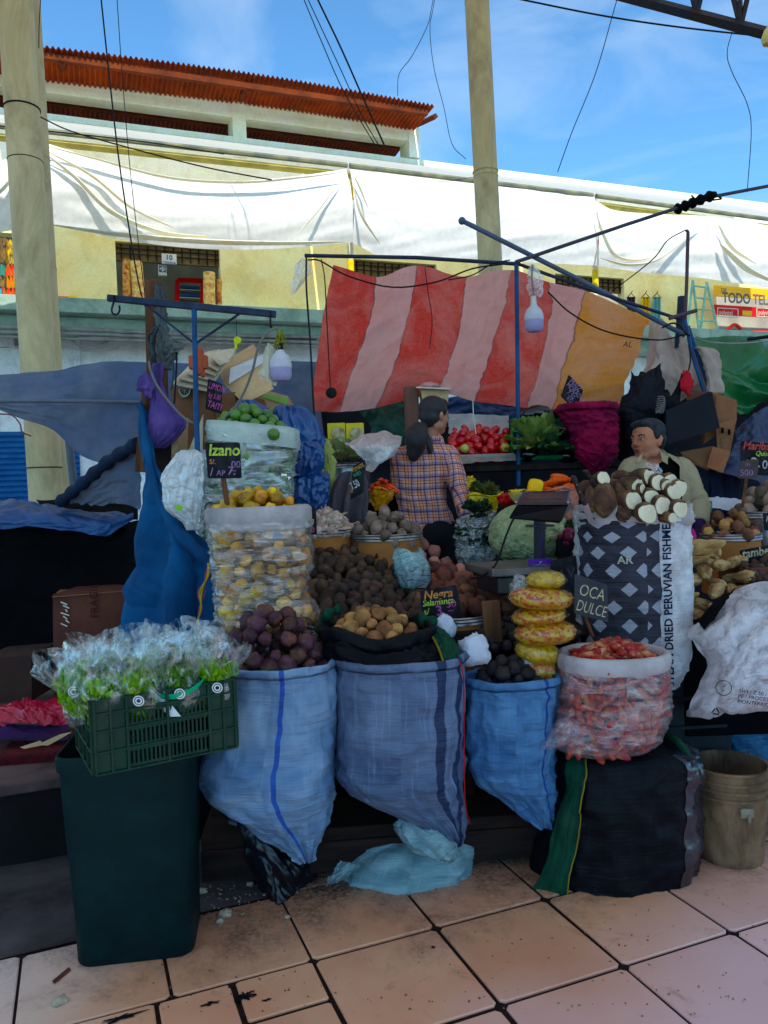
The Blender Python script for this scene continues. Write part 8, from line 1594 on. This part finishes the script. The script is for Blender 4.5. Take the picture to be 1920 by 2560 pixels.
# ---- woman seen from behind, reaching right
YW = 4.6
def w(x, y, dY=0): return P(x, y, YW + dY)
wm = T('person', 'woman with long black ponytail and orange purple plaid shirt, seen from behind', 'person', V((w(1075, 1400).x, YW, PZ)))
hipc = w(1085, 1340); hipc.y = YW
b = MB(); HM = head_frame(w(1087, 1041, 0), (.80, .58, -.12)); HM = HM @ Matrix.Scale(.94, 4); add_head(b, HM, 1.0, False)
chain(b, [w(1080, 1075), w(1070, 1108)], [.050, .055])
b.ell(w(1063, 1170), (.125, .07, .15), n=24); b.ell(w(1062, 1245), (.105, .07, .16), n=24); b.ell(w(1075, 1320), (.12, .075, .13), n=24)
shL, shR = w(1003, 1142), w(1122, 1138, -.02)
elR, wrR = w(1146, 1222, -.10), w(1163, 1290, -.24); elL, wrL = w(1000, 1215, .14), w(1040, 1240, .34)
chain(b, [w(1064, 1130), shR, elR, wrR], [.07, .058, .042, .028]); chain(b, [w(1064, 1130), shL, elL, wrL], [.07, .058, .042, .028])
hand(b, wrR, (w(1172, 1325, -.26) - wrR), (-.3, -1, 0), 1.0, .5); hand(b, wrL, (.6, .4, -.4), (0, 0, -1), 1.0, .4)
for s_ in (-1, 1):
    h = hipc + V((s_ * .09, 0, -.06)); kn = V((h.x + s_ * .01, YW - .02, PZ + .50)); an = V((h.x + s_ * .02, YW + .02, PZ + .09)); chain(b, [h, kn, an], [.095, .062, .042]); capsule(b, an + V((0, .02, -.05)), an + V((0.02, -.02 + .18, -.06)), .036, .028)
remesh(b, 'body', M_['skin_woman'], .0075, wm, 4)
# shirt
m = bpy.data.materials.new('plaid'); t = NT(m); MATS['plaid'] = m; at_ = t.new('Attribute'); at_.attribute_name = 'cl'; sp = t.new('SeparateXYZ'); t.link(at_.outputs[1], sp.inputs[0]); X, Z = sp.outputs[0], sp.outputs[1]
def band(x, per, a, wd): 
    fx = t.math('FRACT', t.math('DIVIDE', t.math('ADD', x, a), per)); return t.math('LESS_THAN', fx, wd / per)
PER = .066
col = C(206, 166, 152)
col = t.mix(t.math('MULTIPLY', band(X, PER, 20, .028), .5), col, C(224, 146, 104)); col = t.mix(t.math('MULTIPLY', band(Z, PER, 20, .028), .5), col, C(236, 150, 96))
col = t.mix(t.math('MULTIPLY', band(X, PER, 20.036, .024), .42), col, C(134, 118, 156)); col = t.mix(t.math('MULTIPLY', band(Z, PER, 20.036, .024), .6), col, C(120, 108, 150))
for o_, w_ in ((20.031, .006), (20.064, .004)): col = t.mix(t.math('MULTIPLY', band(X, PER, o_, w_), .75), col, C(92, 34, 46)); col = t.mix(t.math('MULTIPLY', band(Z, PER, o_, w_), .75), col, C(88, 32, 46))
for o_ in (20.048,): col = t.mix(t.math('MULTIPLY', band(X, PER, o_, .003), .8), col, C(54, 40, 76)); col = t.mix(t.math('MULTIPLY', band(Z, PER, o_, .003), .8), col, C(54, 40, 76))
nrm = t.bump(t.noise(t.coord('Object'), 14, 4, .6), .4, .02); t.done(t.pbr(col, .85, .15, 0, nrm))
b = MB()
rgs = rings_px([(1104, 1045, 1098), (1116, 1012, 1120), (1130, 988, 1133), (1155, 981, 1130), (1190, 980, 1120), (1230, 988, 1112), (1265, 995, 1118), (1300, 1000, 1134), (1330, 1008, 1142), (1350, 1020, 1140)], YW, .62, 40)
b.grid(loft(rgs, 70, .008, 8, 2.2, .012, 3, 2.3), True, cap=True)
capsule(b, w(1118, 1142, -.01), elR + V((.01, 0, .0)), .075, .058); capsule(b, elR + V((.01, 0, 0)), wrR + V((0, .01, .02)), .058, .046); capsule(b, w(1004, 1146), elL, .072, .056); capsule(b, elL, wrL, .055, .045)
capsule(b, w(1056, 1100), w(1092, 1103), .052, .045)
sh = remesh(b, 'shirt', MATS['plaid'], .0085, wm, 3)
wo = wloc(wm); ca = sh.data.attributes.new('cl', 'FLOAT_VECTOR', 'POINT')
axR = (wrR - shR).normalized()
for i, v_ in enumerate(sh.data.vertices):
    p = v_.co + wo; x = (p.x - wo.x); z = p.z; armR = p.x > w(1119, 1200).x + max(0, (w(1119, 1150).z - p.z)) * .02 and p.z < shR.z + .03
    k = fbm(p.x * 4, p.y * 4, p.z * 4, 2) * .010
    v_.co = v_.co + V((0, 1, 0)) * (fbm(p.x * 7, 1.0, p.z * 9, 3) * .012)
    if armR: al = (p - shR).dot(axR); sd_ = (p - shR - axR * al); ca.data[i].vector = (sd_.x * 1.0 + sd_.y * .6 + k, -al + k, 0)
    else: ca.data[i].vector = (x + p.y * .35 + k + (z - 1.5) * .08, z + k + x * .05, 0)
b = MB(); rows = []
for j, (dz, rr_) in enumerate(((0, .062), (.012, .066), (.03, .064), (.034, .060), (.02, .058))): rows.append([w(1076, 1102) + V((rr_ * 1.1 * math.cos(k * .314), rr_ * math.sin(k * .314), dz + .012 * math.cos(k * .314 - 2.4))) for k in range(20)])
b.grid(rows, True); cl_ = b.build('collar', MATS['plaid'], wm); ca = cl_.data.attributes.new('cl', 'FLOAT_VECTOR', 'POINT')
for i, v_ in enumerate(cl_.data.vertices): ca.data[i].vector = (v_.co.x * 1.3, v_.co.z, 0)
b = MB(); b.ell(hipc + V((0, 0, .0)), (.155, .125, .14), n=24)
for s_ in (-1, 1):
    h = hipc + V((s_ * .085, 0, -.06)); kn = V((h.x + s_ * .01, YW - .02, PZ + .50)); an = V((h.x + s_ * .02, YW + .02, PZ + .10)); chain(b, [h, kn, an], [.108, .075, .058])
remesh(b, 'trousers', cloth_bl, .010, wm, 4)
# hair with ponytail
b = MB(); Rh = HM.to_3x3().to_4x4(); b.ell(HM @ V((0, -.020, .042)), (.086, .096, .086), Rh, n=26); b.ell(HM @ V((0, -.046, -.01)), (.074, .070, .07), Rh, n=22); b.ell(HM @ V((0, .03, .085)), (.065, .05, .035), Rh, n=18)
remesh(b, 'hair', m_hair, .006, wm, 3)
b = MB(); pts = spline([w(1056, 1060, -.06), w(1046, 1070, -.12), w(1040, 1095, -.16), w(1038, 1120, -.15), w(1030, 1142, -.135), w(1024, 1150, -.13)], 24)
rr = [.030, .034, .036, .044, .050, .056, .060, .062, .064, .064, .064, .062, .060, .058, .055, .052, .048, .045, .042, .038, .034, .030, .024, .016, .006]
b.tube(pts, rr, 28, flat=.62)
for q in range(len(b.v)): p = b.v[q]; k = fbm(p.x * 70, p.y * 70, p.z * 5, 3) * .010; b.v[q] = p + V((k, k * .6, 0))
b.build('ponytail', m_hair, wm, angle=0)
b = MB(); pts = spline([w(1062, 1085, -.12), w(1072, 1105, -.13), w(1076, 1128, -.125), w(1070, 1135, -.12)], 12); b.tube(pts, [.03, .034, .036, .036, .035, .033, .03, .028, .026, .022, .018, .012, .004], 20, flat=.5); b.build('loose_strand', m_hair, wm)
b = MB(); c_ = w(1053, 1064, -.09); b.lathe([(.030, -.006), (.037, -.003), (.037, .003), (.030, .006)], c_, 20, Matrix.Rotation(R(70), 3, 'Y')); b.build('hair_tie', M_['sign_white'], wm)
face_parts(HM, 1.0, wm, m_hair, mat('lip_w', C(170, 90, 86), None, 4, .5))
# ---- man facing left, standing behind the printed sack
YM = 4.4
def g_(x, y, dY=0): return P(x, y, YM + dY)
mn = T('person', 'grey haired man in open beige shirt over a dark t-shirt, looking left behind the manioc', 'person', V((g_(1650, 1400).x, YM + .05, PZ)))
b = MB(); HM = head_frame(g_(1618, 1104, 0), (-.83, -.54, -.02)); add_head(b, HM, 1.06)
ch_ = g_(1640, 1215); chain(b, [g_(1628, 1135, .02), g_(1640, 1165, .04)], [.060, .066])
b.ell(g_(1640, 1215, .04), (.14, .07, .14), n=24); b.ell(g_(1645, 1300, .06), (.13, .08, .20), n=24); hp = g_(1645, 1390, .08); b.ell(hp, (.13, .09, .12), n=24)
sR, sL = g_(1706, 1180, .05), g_(1580, 1178, -.02); eR, hR = g_(1742, 1262, -.02), g_(1748, 1318, -.18); eL, hL = g_(1560, 1260, -.02), g_(1590, 1320, -.2)
chain(b, [g_(1645, 1170, .04), sR, eR, hR], [.06, .055, .044, .032]); chain(b, [g_(1640, 1170, .04), sL, eL, hL], [.075, .062, .046, .032])
for s_ in (-1, 1):
    h = hp + V((s_ * .09, 0, -.06)); kn = V((h.x, hp.y - .03, PZ + .48)); an = V((h.x + s_ * .02, hp.y + .02, PZ + .09)); chain(b, [h, kn, an], [.095, .062, .042]); capsule(b, an + V((0, -.02, -.05)), an + V((-.03, -.16, -.06)), .036, .028)
hand(b, hL, (.4, -.5, -.5), (0, -.2, -1), 1.05, .5)
remesh(b, 'body', M_['skin_man'], .0075, mn, 3)
b = MB(); hand(b, hR, (-.5, -.6, -.45), (0, -.2, -1), 1.12, .45); capsule(b, hR, hR + V((.01, .03, .03)), .036, .04); remesh(b, 'glove', M_['cloth_purple'], .005, mn, 2)
b = MB(); b.grid(loft(rings_px([(1146, 1606, 1668), (1160, 1592, 1694), (1190, 1578, 1706), (1240, 1576, 1712), (1320, 1578, 1715), (1390, 1580, 1712)], YM + .04, .62, 30), 50, .005, 6, 2, .006, 3, 2.2), True, cap=True); remesh(b, 't_shirt', M_['black_cloth'], .009, mn, 2)
m_be = mat('shirt_beige', C(168, 154, 128), C(148, 134, 110), 3, .85, bump=.3, bs=30)
def half(side):
    rows = []; rg = rings_px([(1134, 1612, 1668), (1146, 1598, 1690), (1160, 1580, 1706), (1180, 1568, 1722), (1220, 1560, 1728), (1290, 1560, 1732), (1360, 1562, 1732), (1400, 1564, 1730)], YM + .04, .66, 40)
    a0, a1 = (R(-62), R(140)) if side > 0 else (R(140), R(242))
    for j, (c, a, bb) in enumerate(rg):
        row = []; 
        for k in range(41):
            th = a0 + (a1 - a0) * k / 40; open_ = .012 * math.sin(j * .6) if k in (0, 40) else 0; d = .010 * fbm(math.cos(th) * 2.4, math.sin(th) * 2.4, c.z * 7, 3) + .010 * abs(math.sin(th * 6 + c.z * 9)) * min(1, j / 12)
            row.append(c + V((math.cos(th) * (a + d + open_), math.sin(th) * (bb + d), 0)))
        rows.append(row)
    return rows
b = MB(); b.grid(half(1)); b.grid(half(-1)); 
n0 = len(b.v)
for (A0, B0, C0) in ((sR, eR, hR), (sL, eL, hL)):
    pts = spline([A0.lerp(g_(1642, 1172, .04), .25), A0, A0.lerp(B0, .5), B0 + V((.01, 0, 0)), B0.lerp(C0, .55), C0 + (B0 - C0) * .12], 30); rr = [.085 - .036 * (k / 30) ** .8 + .004 * math.sin(k * 1.7) * (k > 12) for k in range(31)]
    b.tube(pts, rr, 26)
for q in range(n0, len(b.v)): p = b.v[q]; b.v[q] = p + V((1, .6, .3)) * (.010 * fbm(p.x * 9, p.y * 9, p.z * 16, 3))
b.build('open_shirt', m_be, mn, angle=0)
b = MB()
for pts in ([(1650, 1126, -.04), (1668, 1140, -.10), (1668, 1160, -.13), (1655, 1152, -.12)], [(1605, 1134, -.08), (1592, 1148, -.11), (1590, 1160, -.13), (1602, 1154, -.12)]):
    q = [g_(*p) for p in pts]; b.poly(q, .006)
b.tube(spline([g_(1608, 1136, -.05), g_(1624, 1132, .10), g_(1648, 1126, .08), g_(1666, 1142, -.06)], 14), .016, 8); b.build('shirt_collar', m_be, mn)
b = MB(); Rh = HM.to_3x3().to_4x4(); b.ell(HM @ V((0, -.024, .062)), (.086, .094, .072), Rh, n=26); b.ell(HM @ V((0, -.056, .012)), (.076, .062, .075), Rh, n=22); b.ell(HM @ V((0, .040, .098)), (.060, .046, .026), Rh, n=18); b.ell(HM @ V((.03, .06, .092)), (.03, .03, .022), Rh, n=14)
for s_ in (-1, 1): b.ell(HM @ V((s_ * .074, .004, .04)), (.012, .028, .036), Rh, n=14)
remesh(b, 'hair', m_hair2, .006, mn, 2)
face_parts(HM, 1.06, mn, m_hair2, mat('lip_m', C(128, 70, 62), None, 4, .5))
b = MB(); b.ell(hp, (.165, .13, .14), n=24)
for s_ in (-1, 1):
    h = hp + V((s_ * .085, 0, -.06)); kn = V((h.x, hp.y - .03, PZ + .48)); an = V((h.x + s_ * .02, hp.y + .02, PZ + .10)); chain(b, [h, kn, an], [.108, .075, .058])
remesh(b, 'trousers', m_jean, .012, mn, 3)
